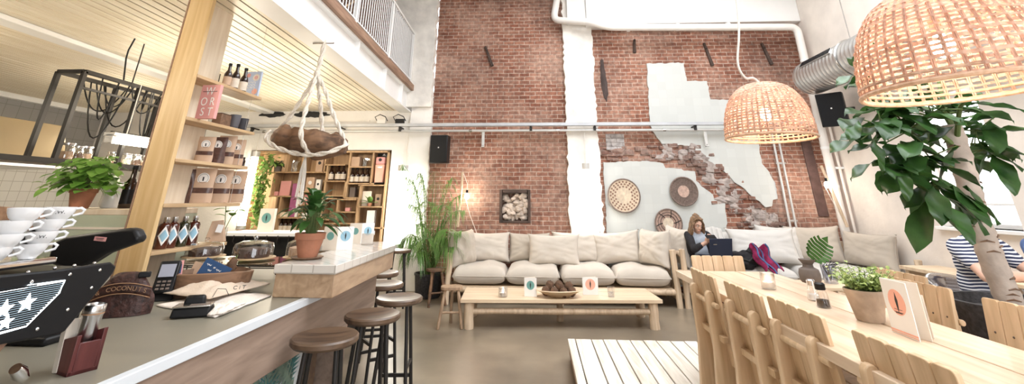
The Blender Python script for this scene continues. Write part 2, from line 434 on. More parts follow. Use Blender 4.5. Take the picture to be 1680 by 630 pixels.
M['hair'] = mat('light brown hair', (.20, .115, .06), .6, var=.5, scale=30, bump=.6, bscale=60)
M['hairdark'] = mat('dark brown hair', (.05, .03, .018), .6, var=.4, scale=30, bump=.6, bscale=60)
M['denim'] = mat('dark denim', (.02, .028, .05), .9, var=.3, scale=20)
M['bluedenim'] = mat('blue denim', (.08, .13, .28), .9, var=.2, scale=20)
M['coat'] = mat('black coat', (.016, .014, .016), .9, var=.4, scale=14, bump=.6, bscale=25)
M['magenta'] = mat('magenta scarf', (.23, .012, .065), .9, var=.5, scale=18, bump=.5)
M['greyknit'] = mat('grey blue sweater', (.42, .46, .52), .9, var=.12, scale=20, bump=.4)
M['laptop'] = mat('dark blue laptop shell', (.018, .025, .05), .4, var=.1)
M['stone'] = mat('dark stone pot', (.05, .047, .05), .75, var=.45, scale=40, bump=.5, bscale=60)
M['clay'] = mat('grey brown clay', (.15, .115, .095), .7, var=.2, scale=8)
M['darkclay'] = mat('dark grey glazed cup', (.10, .10, .115), .5, var=.15)
M['cake'] = mat('dark chocolate cake', (.05, .025, .018), .7, var=.4, scale=25, bump=.6)
M['coconut'] = mat('brown coconut shell', (.13, .07, .04), .9, var=.5, scale=22, bump=.9, bscale=40)
M['cloth'] = mat('printed cotton bag', (.66, .54, .43), .95, var=.06, scale=8, bump=.3, bscale=120)
M['clothpale'] = mat('pale cotton', (.74, .67, .60), .95, var=.06, scale=8, bump=.3, bscale=120)
M['leather'] = mat('embossed brown pouch', (.045, .016, .012), .5, var=.7, scale=45, bump=.6, bscale=50)
M['goldtext'] = mat('tan embroidery', (.34, .19, .10), .7)
M['basket1'] = mat('straw weave', (.72, .60, .46), .85, var=.15, scale=30, bump=.5, bscale=90)
M['basket2'] = mat('grey brown weave', (.20, .145, .12), .85, var=.3, scale=40, bump=.5, bscale=90)
M['basket3'] = mat('pinkish straw', (.52, .36, .29), .85, var=.2, scale=30, bump=.5, bscale=90)
M['screen'] = mat('lit display glass', (.30, .31, .37), .2)
M['leafprint'] = mat('teal leaf print', (.06, .20, .20), .8, var=.4, scale=10)
M['leafprint2'] = mat('grey green leaf print', (.16, .23, .18), .8, var=.4, scale=10)
M['wallpaper'] = mat('pale wallpaper', (.70, .74, .76), .8, var=.08, scale=5)
M['plastic'] = glassy('clear plastic', (.93, .95, 1), .1, .7)

# ------------------------------------------------------------------ the setting
YB = 8.0           # back wall
XR = 4.9           # right wall
HI = 5.6           # hall ceiling
ZC = 2.96          # mezzanine soffit
def xf(y): return -2.38 + .04 * (8 - y)      # edge of the mezzanine
b = MB(); b.box2((-8.6, -2.5, -.2), (XR + .3, YB + .5, 0)); struct(b.build('floor', M['concrete'], smooth=0))
# back wall, brick part, with a hole for the square niche
nz = [at(820, 311, y=YB), at(870, 311, y=YB), at(870, 366, y=YB), at(820, 366, y=YB)]
nx0, nx1, nz1, nz0 = nz[0].x, nz[1].x, nz[0].z, nz[2].z
XW = -1.93
b = MB()
b.box2((XW, YB, 0), (nx0, YB + .4, HI)); b.box2((nx1, YB, 0), (XR + .3, YB + .4, HI))
b.box2((nx0, YB, 0), (nx1, YB + .4, nz0)); b.box2((nx0, YB, nz1), (nx1, YB + .4, HI)); b.box2((nx0, YB + .16, nz0), (nx1, YB + .4, nz1))
b.box2((-8.6, YB, 3.2), (-2.86, YB + .4, HI))
struct(b.build('wall_back', M['brick'], smooth=0))
# whitewashed part under the mezzanine with the book niche left open
NA, NB = at(414, 243, y=YB), at(643, 246, y=YB)
NC = at(632, 398, y=YB)
bx0, bx1, bz1, bz0 = NA.x, NB.x, NB.z, .55
b = MB()
b.box2((-8.6, YB, 0), (bx0, YB + .4, 3.2)); b.box2((bx1, YB, 0), (XW, YB + .4, 3.2))
b.box2((bx0, YB, 0), (bx1, YB + .4, bz0)); b.box2((bx0, YB, bz1), (bx1, YB + .4, 3.2)); b.box2((bx0, YB + .33, bz0), (bx1, YB + .4, bz1))
struct(b.build('wall_back_left', M['white'], smooth=0))
# flaking column left of the brick, and the pilaster in its middle
def ragged(name, x0, x1, z0, z1, y0, y1, mt, seed, amp=.02, dz=.06):
    rnd = random.Random(seed); n = int((z1 - z0) / dz)
    L_ = [(x0 + rnd.uniform(-amp, amp), z0 + (z1 - z0) * i / n) for i in range(n + 1)]
    R_ = [(x1 + rnd.uniform(-amp, amp), z0 + (z1 - z0) * i / n) for i in range(n + 1)]
    b = MB(); b.prism(R_ + L_[::-1], y1 - y0, Matrix.Translation((0, y1, 0)) @ Matrix.Rotation(PI / 2, 4, 'X'))
    return struct(b.build(name, mt, smooth=0, bevel=.006))
ragged('trim_1', -2.80, -1.94, 3.0, HI, YB - .16, YB + .02, M['flake'], 1)
ragged('trim_2', .53, 1.09, 0, HI, YB - .10, YB + .02, M['flake'], 2, .022)
ragged('trim_3', -2.32, XW + .01, 0, 3.0, YB - .07, YB + .02, M['white'], 3, .012)
# white boxed beam over the right half of the brick
zb = at(1100, 38, y=7.72).z
b = MB(); b.box2((.98, 7.72, zb), (XR, YB + .02, HI)); b.box2((.62, 7.78, zb + .06), (.98, YB + .02, HI)); struct(b.build('trim_4', M['paint'], bevel=.01))
# right wall with the window
wy0, wy1, wz0, wz1 = 5.08, 6.02, 1.12, 2.62
b = MB()
for a, c in (((XR, -2.5, 0), (XR + .3, wy0, HI)), ((XR, wy1, 0), (XR + .3, YB, HI)), ((XR, wy0, 0), (XR + .3, wy1, wz0)), ((XR, wy0, wz1), (XR + .3, wy1, HI))): b.box2(a, c)
struct(b.build('wall_right', M['cream'], smooth=0))
w = MB(); f = .05
for a, c in (((XR + .16, wy0, wz0), (XR + .22, wy1, wz0 + f)), ((XR + .16, wy0, wz1 - f), (XR + .22, wy1, wz1)), ((XR + .16, wy0, wz0), (XR + .22, wy0 + f, wz1)), ((XR + .16, wy1 - f, wz0), (XR + .22, wy1, wz1)), ((XR + .17, wy0, 1.80), (XR + .21, wy1, 1.84)), ((XR + .17, wy0, 1.36), (XR + .21, wy1, 1.385))): w.box2(a, c)
win = struct(w.build('window_1', M['paint'], bevel=.005))
b = MB(); b.box2((XR + .185, wy0, wz0), (XR + .195, wy1, wz1)); b.build('pane', M['glass'], win)
b = MB(); b.box2((XR - .06, wy0 - .05, wz0 - .04), (XR + .2, wy1 + .05, wz0)); b.build('sill', M['paint'], win, bevel=.006)
# left side: kitchen wall, mezzanine floor, hall ceiling
b = MB(); b.box2((-8.75, -2.5, 0), (-8.4, YB, 2.1)); b.box2((-8.75, -2.5, 3.2), (-8.4, YB, HI)); struct(b.build('wall_left', M['kwall'], smooth=0))
b = MB(); b.box2((-8.75, -2.5, 2.1), (-8.4, YB, 3.2)); struct(b.build('wall_left_upper', M['kdark'], smooth=0))
# unseen hall ceiling, with a roof opening added to let daylight in
KX0, KX1, KY0, KY1 = -.2, 3.9, .4, 6.2
b = MB(); b.box2((-8.75, -2.5, HI), (KX0, YB + .4, HI + .2)); b.box2((KX1, -2.5, HI), (XR + .3, YB + .4, HI + .2)); b.box2((KX0, -2.5, HI), (KX1, KY0, HI + .2)); b.box2((KX0, KY1, HI), (KX1, YB + .4, HI + .2)); struct(b.build('ceiling', M['paint'], smooth=0))
# unseen wall behind the camera; its bare opening is added to control daylight
FX0, FX1, FZ0, FZ1 = .6, 4.4, .6, 3.2
b = MB(); b.box2((-8.75, -2.8, 0), (FX0, -2.5, HI)); b.box2((FX1, -2.8, 0), (XR + .3, -2.5, HI)); b.box2((FX0, -2.8, 0), (FX1, -2.5, FZ0)); b.box2((FX0, -2.8, FZ1), (FX1, -2.5, HI)); struct(b.build('wall_front', M['white'], smooth=0))
# plank soffit: boards run with the mezzanine edge
rot = math.atan(.04)
b = MB(); pw = .105; k = 0
y0s, y1s = -2.5, YB
x = 0.0
while x < 6.2:
    o = -.17 - x - pw / 2
    b.hexa([(xf(y0s) + o - .0435, y0s, ZC), (xf(y0s) + o + .0435, y0s, ZC), (xf(y1s) + o + .0435, y1s, ZC), (xf(y1s) + o - .0435, y1s, ZC)],
           [(xf(y0s) + o - .0435, y0s, ZC + .008), (xf(y0s) + o + .0435, y0s, ZC + .008), (xf(y1s) + o + .0435, y1s, ZC + .008), (xf(y1s) + o - .0435, y1s, ZC + .008)])
    x += pw
struct(b.build('ceiling_mezzanine', M['plank'], smooth=0))
b = MB(); b.hexa([(-8.4, y0s, ZC + .0085), (xf(y0s) - .16, y0s, ZC + .0085), (xf(y1s) - .16, y1s, ZC + .0085), (-8.4, y1s, ZC + .0085)],
                 [(-8.4, y0s, 3.26), (xf(y0s) - .16, y0s, 3.26), (xf(y1s) - .16, y1s, 3.26), (-8.4, y1s, 3.26)])
struct(b.build('floor_mezzanine', M['gap'], smooth=0))
def along(b, o0, o1, z0, z1, ya=-2.5, yb=YB):
    b.hexa([(xf(ya) + o0, ya, z0), (xf(ya) + o1, ya, z0), (xf(yb) + o1, yb, z0), (xf(yb) + o0, yb, z0)], [(xf(ya) + o0, ya, z1), (xf(ya) + o1, ya, z1), (xf(yb) + o1, yb, z1), (xf(yb) + o0, yb, z1)])
# white steel edge beam: web, flanges, stiffeners; and its brown kick board
b = MB(); along(b, -.05, -.02, 2.93, 3.30); along(b, -.17, .05, 2.92, 2.945); along(b, -.1, .05, 3.275, 3.30)
for yy in (1.9, 3.45, 5.1, 6.3, 7.3): b.box((xf(yy) + .01, yy, 3.11), (.07, .02, .33))
struct(b.build('trim_5', M['paint'], smooth=0))
b = MB(); along(b, -.06, .10, 3.30, 3.41); struct(b.build('trim_6', M['beamwood'], smooth=0, bevel=.006))
# white strip beam under the planks over the kitchen
b = MB(); along(b, -2.78, -2.58, ZC - .05, ZC); struct(b.build('trim_7', M['paint'], smooth=0, bevel=.008))
b = MB(); b.box2((-8.42, -2.5, ZC - .08), (-8.28, YB, ZC)); struct(b.build('trim_8', M['paint'], smooth=0, bevel=.008))

# painted tile patches with stepped, broken edges, left on the brick
def patch(name, px, y, th, mt, seed, amp=.012, step=.05):
    rnd = random.Random(seed); P = [at(a, c, y=y) for a, c in px]; out = []
    for p, q in zip(P, P[1:] + P[:1]):
        n = max(1, int((q - p).length / step))
        for i in range(n):
            v = p.lerp(q, i / n)
            k = 0 if i == 0 else amp
            out.append((v.x + rnd.uniform(-k, k), v.z + rnd.uniform(-k, k)))
    b = MB(); b.prism(out, th, Matrix.Translation((0, y + th, 0)) @ Matrix.Rotation(PI / 2, 4, 'X'))
    return struct(b.build(name, mt, smooth=0))
patch('trim_9', [(990, 266), (1058, 264), (1088, 268), (1092, 276), (1118, 277), (1122, 280), (1140, 281), (1142, 297), (1160, 312), (1170, 320), (1172, 328), (1190, 332), (1194, 388), (1200, 470), (1000, 470)][::-1], YB - .035, .045, M['tilepatch'], 5)
patch('trim_10', [(1061, 104), (1122, 103), (1127, 133), (1160, 133), (1166, 163), (1200, 163), (1246, 163), (1245, 236), (1250, 268), (1262, 282), (1272, 300), (1276, 326), (1268, 328), (1267, 338), (1256, 340), (1246, 330), (1236, 324), (1222, 310), (1204, 298), (1196, 288), (1180, 276), (1166, 266), (1152, 256), (1144, 248), (1134, 239), (1086, 236), (1076, 222), (1066, 205), (1064, 150)][::-1], YB - .035, .045, M['tilepatch'], 6)
# broken rubble band between the two patches: loose lumps of brick and mortar standing out of the wall
rnd = random.Random(3)
b = MB()
band = [(992, 246), (1020, 252), (1060, 254), (1095, 250), (1130, 254), (1150, 268), (1165, 290), (1185, 310), (1205, 325), (1225, 345), (1245, 362), (1268, 372)]
hw = [9, 10, 14, 16, 18, 18, 22, 24, 28, 30, 28, 20]
for (px, py), h in zip(band, hw):
    for k in range(12):
        q = at(px + rnd.uniform(-15, 15), py + rnd.uniform(-h, h), y=YB)
        b.box((q.x, YB - .005, q.z), (rnd.uniform(.08, .22), rnd.uniform(.02, .085), rnd.uniform(.05, .075)), (rnd.uniform(-.15, .15), rnd.uniform(-.12, .12), rnd.uniform(-.2, .2)))
struct(b.build('trim_11', M['rubble'], smooth=0, bevel=.012))
b = MB()
for (px, py), h in zip(band[3:], hw[3:]):
    for k in range(3):
        q = at(px + rnd.uniform(-10, 10), py + rnd.uniform(-h * .8, h * .8), y=YB)
        b.ball((q.x, YB, q.z), (rnd.uniform(.08, .16), .05, rnd.uniform(.06, .12)), 10, 7, .5)
struct(b.build('trim_12', mat('old mortar', (.40, .34, .31), .95, var=.3, scale=14, bump=.8, bscale=30), smooth=0))
# grey block infill in the brick
q0, q1 = at(993, 220, y=YB), at(1025, 246, y=YB)
b = MB(); b.box2((q0.x, YB - .03, q1.z), (q1.x, YB + .02, q0.z)); struct(b.build('trim_13', M['brickgrey'], smooth=0, bevel=.004))
# dark flattened lumps and a thin dark strip set on the brick
b = MB()
for px, py, w_, h_ in ((990, 132, .05, .3), (988, 112, .04, .2), (993, 145, .05, .25)):
    q = at(px, py, y=YB); b.ball((q.x, YB, q.z), (w_, .02, h_), 10, 8, .4)
struct(b.build('trim_14', mat('dark wall patch', (.07, .05, .045), .95, var=.4), smooth=0))
b = MB(); q = at(1318, 225, y=YB); q2 = at(1350, 355, y=YB)
b.prism([(q.x - .07, q.z), (q2.x - .07, q2.z), (q2.x + .09, q2.z), (q.x + .09, q.z)], .03, Matrix.Translation((0, YB + .005, 0)) @ Matrix.Rotation(PI / 2, 4, 'X'))
struct(b.build('trim_15', mat('dark wall strip', (.12, .07, .06), .95, var=.3, scale=9), smooth=0))
# niche frame and its packed rubble
nf = thing('brick_niche', 'square recess in the brick wall with dark iron frame packed with pale rubble', 'niche', ((nx0 + nx1) / 2, YB + .08, nz0))
w_, h_ = nx1 - nx0, nz1 - nz0
b = MB()
b.box((-w_ / 2 + .02, -.05, h_ / 2), (.045, .10, h_)); b.box((w_ / 2 - .02, -.05, h_ / 2), (.045, .10, h_)); b.box((0, -.05, h_ - .03), (w_ * .8, .1, .05)); b.box((0, -.05, .015), (w_, .09, .03))
b.build('frame', M['rust'], nf, bevel=.006)
b = MB(); rnd = random.Random(8)
for i in range(70):
    b.ball((rnd.uniform(-w_ / 2 + .06, w_ / 2 - .06), rnd.uniform(-.03, .04), rnd.uniform(.05, h_ - .08)), (rnd.uniform(.03, .07), .035, rnd.uniform(.03, .06)), 8, 6, .6)
b.build('rubble', mat('pale rubble', (.58, .48, .40), .95, var=.35, scale=12, bump=.6), nf)
# ================================================================== BAR AND KITCHEN
CZ = .86           # counter top
# ---- low counter
ct = thing('bar_counter', 'long low bar counter with olive top, pale edge strip and leaf patterned front', 'counter', (-1.9, 2.2, 0))
def loc(p, o): return Vector(p) - o.location
def L(o, x, y, z): return (x - o.location.x, y - o.location.y, z - o.location.z)
b = MB(); b.box2(L(ct, -2.48, .2, CZ - .035), L(ct, -1.372, 4.02, CZ)); b.build('counter_top', M['counter'], ct, bevel=.003)
b = MB(); b.box2(L(ct, -1.372, .2, CZ - .037), L(ct, -1.335, 4.02, CZ + .001)); b.build('edge_strip', M['strip'], ct, bevel=.003)
b = MB(); b.box2(L(ct, -1.40, .2, .585), L(ct, -1.345, 4.02, CZ - .038)); b.build('apron_board', M['apron'], ct, bevel=.004)
b = MB(); b.box2(L(ct, -1.52, .2, .05), L(ct, -1.50, 3.22, .60)); pn = b.build('front_panel', M['wallpaper'], ct)
b = MB(); b.box2(L(ct, -1.53, .2, 0), L(ct, -1.46, 3.22, .05)); b.box2(L(ct, -1.56, 3.2, 0), L(ct, -1.44, 3.28, .584)); b.build('frame', M['dark'], ct, bevel=.004)
b = MB(); b.box2(L(ct, -2.2, 3.40, 0), L(ct, -1.345, 3.50, .584)); b.box2(L(ct, -2.2, 3.40, .0), L(ct, -2.1, 4.0, .584)); b.build('end_panel', M['apron'], ct, bevel=.004)
b = MB(); b.box2(L(ct, -2.48, .2, 0), L(ct, -2.44, 4.02, .82)); b.box2(L(ct, -2.44, .2, 0), L(ct, -1.53, .24, .82)); b.build('carcass', M['dark'], ct)
# printed leaves on the panel: flat frond shapes one millimetre proud
rnd = random.Random(12)
for k in range(44):
    nm, mt = (('leaf_print', 'leafprint'), ('leaf_print', 'leafprint2'))[k % 2]
    cy, cz = rnd.uniform(1.5, 3.1), rnd.uniform(.12, .56); ang = rnd.uniform(0.4, 2.7); ln = rnd.uniform(.25, .42)
    d = Vector((0, math.cos(ang), math.sin(ang))); pdir = Vector((0, -d.z, d.y)); xk = .0003 * (k + 1)
    base = Vector((-1.4995 + xk, cy, cz)) - d * ln / 2 - ct.location
    P_, fs = [], []
    L0, R0 = [], []
    def clampz(v): v.z = min(max(v.z, .055), .583); return v
    for j in range(12):
        t = j / 12; q = base + d * ln * t; l2 = ln * .33 * math.sin(PI * (t * .8 + .12))
        for S_, sgn in ((L0, 1), (R0, -1)):
            S_.append(clampz(q + pdir * sgn * .004)); S_.append(clampz(q + (pdir * sgn * .8 + d * .5) * l2))
    tip = clampz(base + d * ln)
    b = MB(); vs = L0 + [tip] + R0[::-1]; n_ = len(L0)
    mid = [clampz(base + d * ln * (i // 2) / 12) for i in range(n_)]
    bv = [b.bm.verts.new(v) for v in L0]; bm_ = [b.bm.verts.new(v) for v in mid]; br_ = [b.bm.verts.new(v) for v in R0]; bt = b.bm.verts.new(tip)
    for i in range(0, n_ - 2, 2):
        for X_ in (bv, br_):
            b.bm.faces.new((bm_[i], bm_[i + 2], X_[i + 1])); b.bm.faces.new((bm_[i], X_[i + 1], X_[i]))
    b.bm.faces.new((bm_[-2], bt, bv[-2]))
    b.build(nm, M[mt], pn, smooth=0, fixn=False)
# ---- raised bar block
BZ0, BZ1, BZ2 = CZ + .001, .985, 1.035
bar = thing('raised_bar', 'raised spruce bar block with white tiled top at the end of the counter', 'bar', (-1.4, 3.4, CZ))
cs = [(-1.555, 2.82), (-1.195, 2.815), (-1.225, 4.03), (-1.42, 4.30), (-1.93, 4.30), (-1.93, 3.98), (-1.57, 3.98)]
def flat(pts, z0, z1, o, ins=0):
    b = MB(); b.prism([(p[0] - o.location.x, p[1] - o.location.y) for p in pts], z1 - z0, Matrix.Translation((0, 0, z0 - o.location.z))); return b
flat(cs, BZ0, BZ1, bar).build('block', M['barwood'], bar, bevel=.004)
cs2 = [(-1.565, 2.808), (-1.185, 2.803), (-1.215, 4.035), (-1.415, 4.312), (-1.94, 4.312), (-1.94, 3.97), (-1.58, 3.97)]
flat(cs2, BZ1, BZ2, bar).build('tiled_top', M['tile'], bar, bevel=.004)
# ---- bar stools
def make_stool(label):
    t = thing('bar_stool', label, 'stool', (0, 0, 0), 0, 'round bar stools along the counter')
    h = .72
    b = MB(); b.lathe([(0, h - .014), (.09, h - .011), (.145, h - .002), (.164, h), (.172, h - .008), (.172, h - .026), (.16, h - .038), (.10, h - .042), (0, h - .042)], 40)
    b.build('seat', M['dark'], t)
    P = []
    for k in range(4):
        a = PI / 4 + k * PI / 2; top = Vector((.105 * math.cos(a), .105 * math.sin(a), h - .04)); bot = Vector((.175 * math.cos(a), .175 * math.sin(a), 0)); P.append((top, bot))
        b = MB(); b.cyl(top, bot, .0125, n=12); b.build('leg', M['iron'], t)
    for k in range(4):
        z = .20 if k % 2 == 0 else .30
        q = [P[i % 4][0].lerp(P[i % 4][1], 1 - z / (h - .04)) for i in (k, k + 1)]
        b = MB(); b.beam(q[0], q[1], .016, .022); b.build('foot_rail', M['iron'], t)
    return t
st0 = make_stool('round dark bar stool nearest the camera, half under the counter edge')
SP = [((534, 551), .25, None), ((612, 515), .5, 'dark round bar stool second from the camera beside the end panel'), ((655, 487.6), .1, 'shiny topped bar stool standing farthest out on the floor'),
      ((629, 465), .7, 'bar stool just behind the shiny topped one, close to the bar end'), ((645, 447), .3, 'bar stool mostly hidden behind the far corner of the raised bar'), ((655, 410), .2, 'farthest bar stool, standing beyond the raised bar near the palm')]
for i, (p, a, lb) in enumerate(SP):
    q = at(*p, z=.716)
    if i == 0: st0.location = (q.x, q.y, 0); st0.rotation_euler.z = a
    else:
        if i == 4: q.x -= .12
        dup(st0, (q.x, q.y, 0), a, lb)
# ---- upright shelf unit: front board, back board, five cantilevered shelves
su = thing('shelf_upright', 'tall honey plywood upright with open shelves rising from counter to ceiling', 'shelf', (-2.66, 3.05, 0))
b = MB(); b.box2(L(su, -2.745, 3.02, 0), L(su, -2.555, 3.055, ZC)); b.build('front_board', M['ply'], su, bevel=.003)
b = MB(); b.box2(L(su, -2.757, 3.018, 0), L(su, -2.746, 3.50, ZC)); b.build('side_edge', M['beamwood'], su)
b = MB(); b.box2(L(su, -2.745, 3.056, 0), L(su, -2.73, 3.50, ZC)); b.build('back_board', M['plyedge'], su, bevel=.002)
SZ = [2.285, 1.965, 1.668, 1.366, 1.068]
for z in SZ:
    b = MB(); b.box2(L(su, -2.745, 3.05, z - .025), L(su, -2.55, 3.87 if z > 1.1 else 3.80, z)); b.build('shelf_board', M['shelf'], su, bevel=.003)
for y in (3.80,):
    b = MB(); b.cyl(L(su, -2.60, y, 1.05), L(su, -2.60, y, ZC), .0015, n=6); b.build('wire', M['steel'], su)
# ---- things on those shelves
XS = -2.64
def onshelf(px, py, z, x=XS): q = at(px, py, x=x); return Vector((x, min(q.y, 3.81 if z > 1.9 else 3.9), z + .0008))
def bottle(name, label, cat, p, h, r, body, lab, group=None, capm='black', style='beer', rz=0):
    t = thing(name, label, cat, p, rz, group)
    if style == 'beer': pf = [(0, 0), (r * .95, 0), (r, .006), (r, h * .52), (r * .86, h * .60), (r * .42, h * .72), (r * .36, h * .95), (0, h * .95)]
    else: pf = [(0, 0), (r * .95, 0), (r, .006), (r, h * .70), (r * .8, h * .78), (r * .42, h * .82), (r * .42, h * .90), (0, h * .90)]
    b = MB(); b.lathe(pf, 20); b.build('glass_body', M[body], t)
    b = MB(); z0, z1 = (h * .10, h * .44) if style == 'beer' else (h * .15, h * .6)
    b.lathe([(r + .0008, z0), (r + .0008, z1)], 20); b.build('paper_label', M[lab], t)
    b = MB(); zc = h * .95 if style == 'beer' else h * .90
    b.lathe([(0, h), (r * .44, h), (r * .46, zc - .008), (r * .40, zc - .012)], 16); b.build('cap', M[capm], t)
    return t
q = onshelf(372, 134, SZ[0]); bottle('beer_bottle', 'dark beer bottle with brown label on the top shelf, nearest the upright', 'bottle', q, .215, .031, 'amber', 'kraft', 'beer bottles on the top shelf')
q = onshelf(384, 140, SZ[0]); bottle('beer_bottle', 'dark beer bottle with pale label, middle of the three on the top shelf', 'bottle', q, .24, .034, 'amber', 'label', 'beer bottles on the top shelf')
q = onshelf(397, 147, SZ[0]); bottle('beer_bottle', 'dark beer bottle with pale label against the blue booklet', 'bottle', q, .235, .034, 'amber', 'label', 'beer bottles on the top shelf')
q = onshelf(412, 152, SZ[0])
bk = thing('booklet', 'light blue cover with flowers and faces standing at the end of the top shelf', 'booklet', q + Vector((-.03, .06, 0)), R(-8))
b = MB(); b.box((0, 0, .125), (.17, .018, .25)); b.build('cover', M['greencover'], bk, bevel=.002)
rr = random.Random(2)
for x_, z_, r_, mm in ((-.05, .215, .02, 'pink'), (.035, .19, .034, 'papercream'), (.045, .055, .028, 'peach'), (.035, .19, .017, 'pink')):
    b = MB(); b.prism(disc(14, r_, (x_, z_)), .002 if r_ != .017 else .003, TR((0, -.009, 0), (R(90), 0, 0))); b.build('printed_motif', M[mm], bk, smooth=0)
for z_ in (.145, .12, .095):
    b = MB(); b.tube([(-.055 + i * .012, -.0100, z_ + .007 * math.sin(i * 2.2)) for i in range(9)], .0022, 5); b.build('script_line', M['paper'], bk)
# pink book with the tall white letters
q = at(338, 190, y=3.17)
wb = thing('pink_book', 'pink book with tall white lettering standing on the second shelf', 'book', (q.x, 3.17, SZ[1]), R(-4))
b = MB(); b.box((0, 0, .13), (.155, .03, .26)); b.build('cover', M['pink'], wb, bevel=.002)
for s, x_, z_ in (('W', 0, .208), ('O', -.032, .128), ('R', .036, .128), ('S', -.028, .05), ('T', .034, .05)): text('letter', s, .088, M['paper'], wb, (x_, -.0155, z_), (R(90), 0, 0), .0006, sx=.8)
b = MB(); b.box((0, -.016, .208), (.12, .001, .004)); b.build('title_rule', M['ink'], wb)
# dark cups: six standing in nested stacks
def cup_dark(p, label, h=.115, r=.044):
    t = thing('tumbler', label, 'cup', p, 0, 'dark tumblers on the second shelf')
    b = MB(); b.lathe([(0, 0), (r * .72, 0), (r * .76, .004), (r, h), (r * .92, h), (r * .70, .01), (0, .01)], 24); b.build('cup_body', M['darkclay'], t)
    b = MB(); b.lathe([(r * .76, h * .12), (r * .79 + .001, h * .16)], 20); b.build('foot_band', M['black'], t); return t
cups2 = [((384, 205), 'large dark grey tumbler nearest the pink book'), ((397, 210), 'dark grey tumbler in the middle of the second shelf row'), ((409, 215), 'dark grey tumbler at the far end of the second shelf')]
for i, (p, lb) in enumerate(cups2):
    cup_dark(onshelf(*p, SZ[1]), lb, .125 if i == 0 else .112)
q = onshelf(366, 200, SZ[1], -2.69)
t = thing('dark_box', 'small dark box in the shade behind the pink book', 'box', q); b = MB(); b.box((0, 0, .055), (.08, .17, .11)); b.build('body', M['bowl'], t, bevel=.004); b = MB(); b.box((0, 0, .113), (.084, .174, .006)); b.build('lid', M['dark'], t)
# kraft stand-up pouches with a round label and a window strip
def pouch(p, label, w, h, rz, group, dark=False):
    t = thing('coffee_pouch', label, 'bag', p, rz, group)
    def fn(side):
        def f(u, v):
            x = (u - .5) * w * (1 - .06 * v + .04 * math.sin(v * 9) * (abs(u - .5) * 2) ** 3)
            d = .032 * (1 - v) ** .7 * (1 - (2 * u - 1) ** 4) + .0015
            return Vector((x, side * d, h * v + .004 * math.sin(u * 11) * v * (1 - v)))
        return f
    b = MB(); b.surf(fn(-1), 12, 12); b.surf(fn(1), 12, 12)
    b.box((0, 0, .002), (w * .9, .05, .004)); b.build('bag_body', M['kraftdark' if dark else 'kraft'], t)
    r = w * .26; zc = h * .70
    d0 = .032 * .30 ** .7 + .003
    b = MB(); b.prism(disc(20, r, (0, zc)), .0015, TR((0, -d0, 0), (R(90), 0, 0))); lb = b.build('round_label', M['paper'], t, smooth=0)
    b = MB(); b.tube([(r * .8 * math.cos(k), -d0 - .0016, zc + r * .8 * math.sin(k)) for k in [2 * PI * i / 18 for i in range(18)]], .0012, 5, closed=True); b.box((0, -d0 - .0018, zc - .004), (r * .25, .001, r * .7)); b.build('emblem', M['ink'], lb)
    b = MB()
    def win(u, v):
        x = (u - .5) * w * .96; z = h * (.28 + .15 * v); uu = .5 + x / w
        return Vector((x, -(.032 * (1 - z / h) ** .7 * (1 - (2 * uu - 1) ** 4) + .0035), z))
    b.surf(win, 12, 3); b.build('window_strip', M['kraftdark'], t)
    return t
RZ = R(18)
for px, py, w, h, lb, dk in ((333, 263, .125, .20, 'kraft coffee pouch in shadow nearest the upright on the third shelf', False), (352, 266, .13, .215, 'brown filled pouch second from the upright on the third shelf', True), (366, 269, .14, .24, 'tallest kraft pouch on the third shelf', False), (383, 272, .13, .225, 'kraft pouch third shelf, farthest from the upright', False)):
    pouch(onshelf(px, py, SZ[2], -2.65), lb, w, h, RZ, 'coffee pouches on the third shelf', dk)
q = onshelf(397, 273, SZ[2]); t = thing('glass_jar', 'small dark glass jar at the far end of the third shelf', 'jar', q); b = MB(); b.lathe([(0, 0), (.03, 0), (.032, .01), (.032, .05), (.024, .06), (.024, .068)], 18); b.build('jar_body', M['amber'], t); b = MB(); b.lathe([(.026, .066), (.026, .08), (0, .08)], 18); b.build('lid', M['black'], t)
for px, py, lb in ((327, 328, 'big kraft pouch with round white label, first of three on the fourth shelf'), (356, 329, 'big kraft pouch in the middle of the fourth shelf'), (381, 330, 'big kraft pouch at the far side of the fourth shelf')):
    pouch(onshelf(px, py, SZ[3], -2.65), lb, .165, .262, RZ, 'big kraft pouches on the fourth shelf')
pouch(onshelf(318, 327, SZ[3], -2.70) + Vector((0, .0, 0)), 'dark pouch tucked behind the first big kraft pouch', .12, .25, R(60), 'big kraft pouches on the fourth shelf', True)
# syrup bottles with diamond labels on the lowest shelf
for i, (px, py, bd, lb) in enumerate(((262, 407, 'syrup', 'red syrup bottle nearest the upright on the lowest shelf'), (276, 406, 'syrup', 'red syrup bottle second from the upright'), (294, 404, 'syrupgreen', 'greenish dark syrup bottle among the red ones'), (311, 403, 'syrup', 'red syrup bottle at the far end of the bottle row'))):
    t = bottle('syrup_bottle', lb, 'bottle', onshelf(px, py, SZ[4]), .205, .04, bd, 'labelblue', 'syrup bottles on the lowest shelf', 'steel', 'flask', R(30))
    lab = [c for c in kids(t) if c.name.startswith('paper_label')][0]
    bpy.data.objects.remove(lab)
    b = MB(); h2 = .055
    def dia(u, v):
        a = R(-90 - 34) + R(100) * u; k = 1 - abs(2 * u - 1)
        return Vector((.0412 * math.cos(a), .0412 * math.sin(a), .085 + (v - .5) * 2 * h2 * k * 1.15))
    b.surf(dia, 14, 2); dl = b.build('diamond_label', M['paper'], t, fixn=False)
    b = MB()
    def dia2(u, v):
        a = R(-90 - 20) + R(72) * u; k = 1 - abs(2 * u - 1)
        return Vector((.0418 * math.cos(a), .0418 * math.sin(a), .085 + (v - .5) * 2 * .036 * k * 1.15))
    b.surf(dia2, 10, 2); b.build('blue_field', M['blueprint'], dl, fixn=False)
q = onshelf(352, 402, SZ[4])
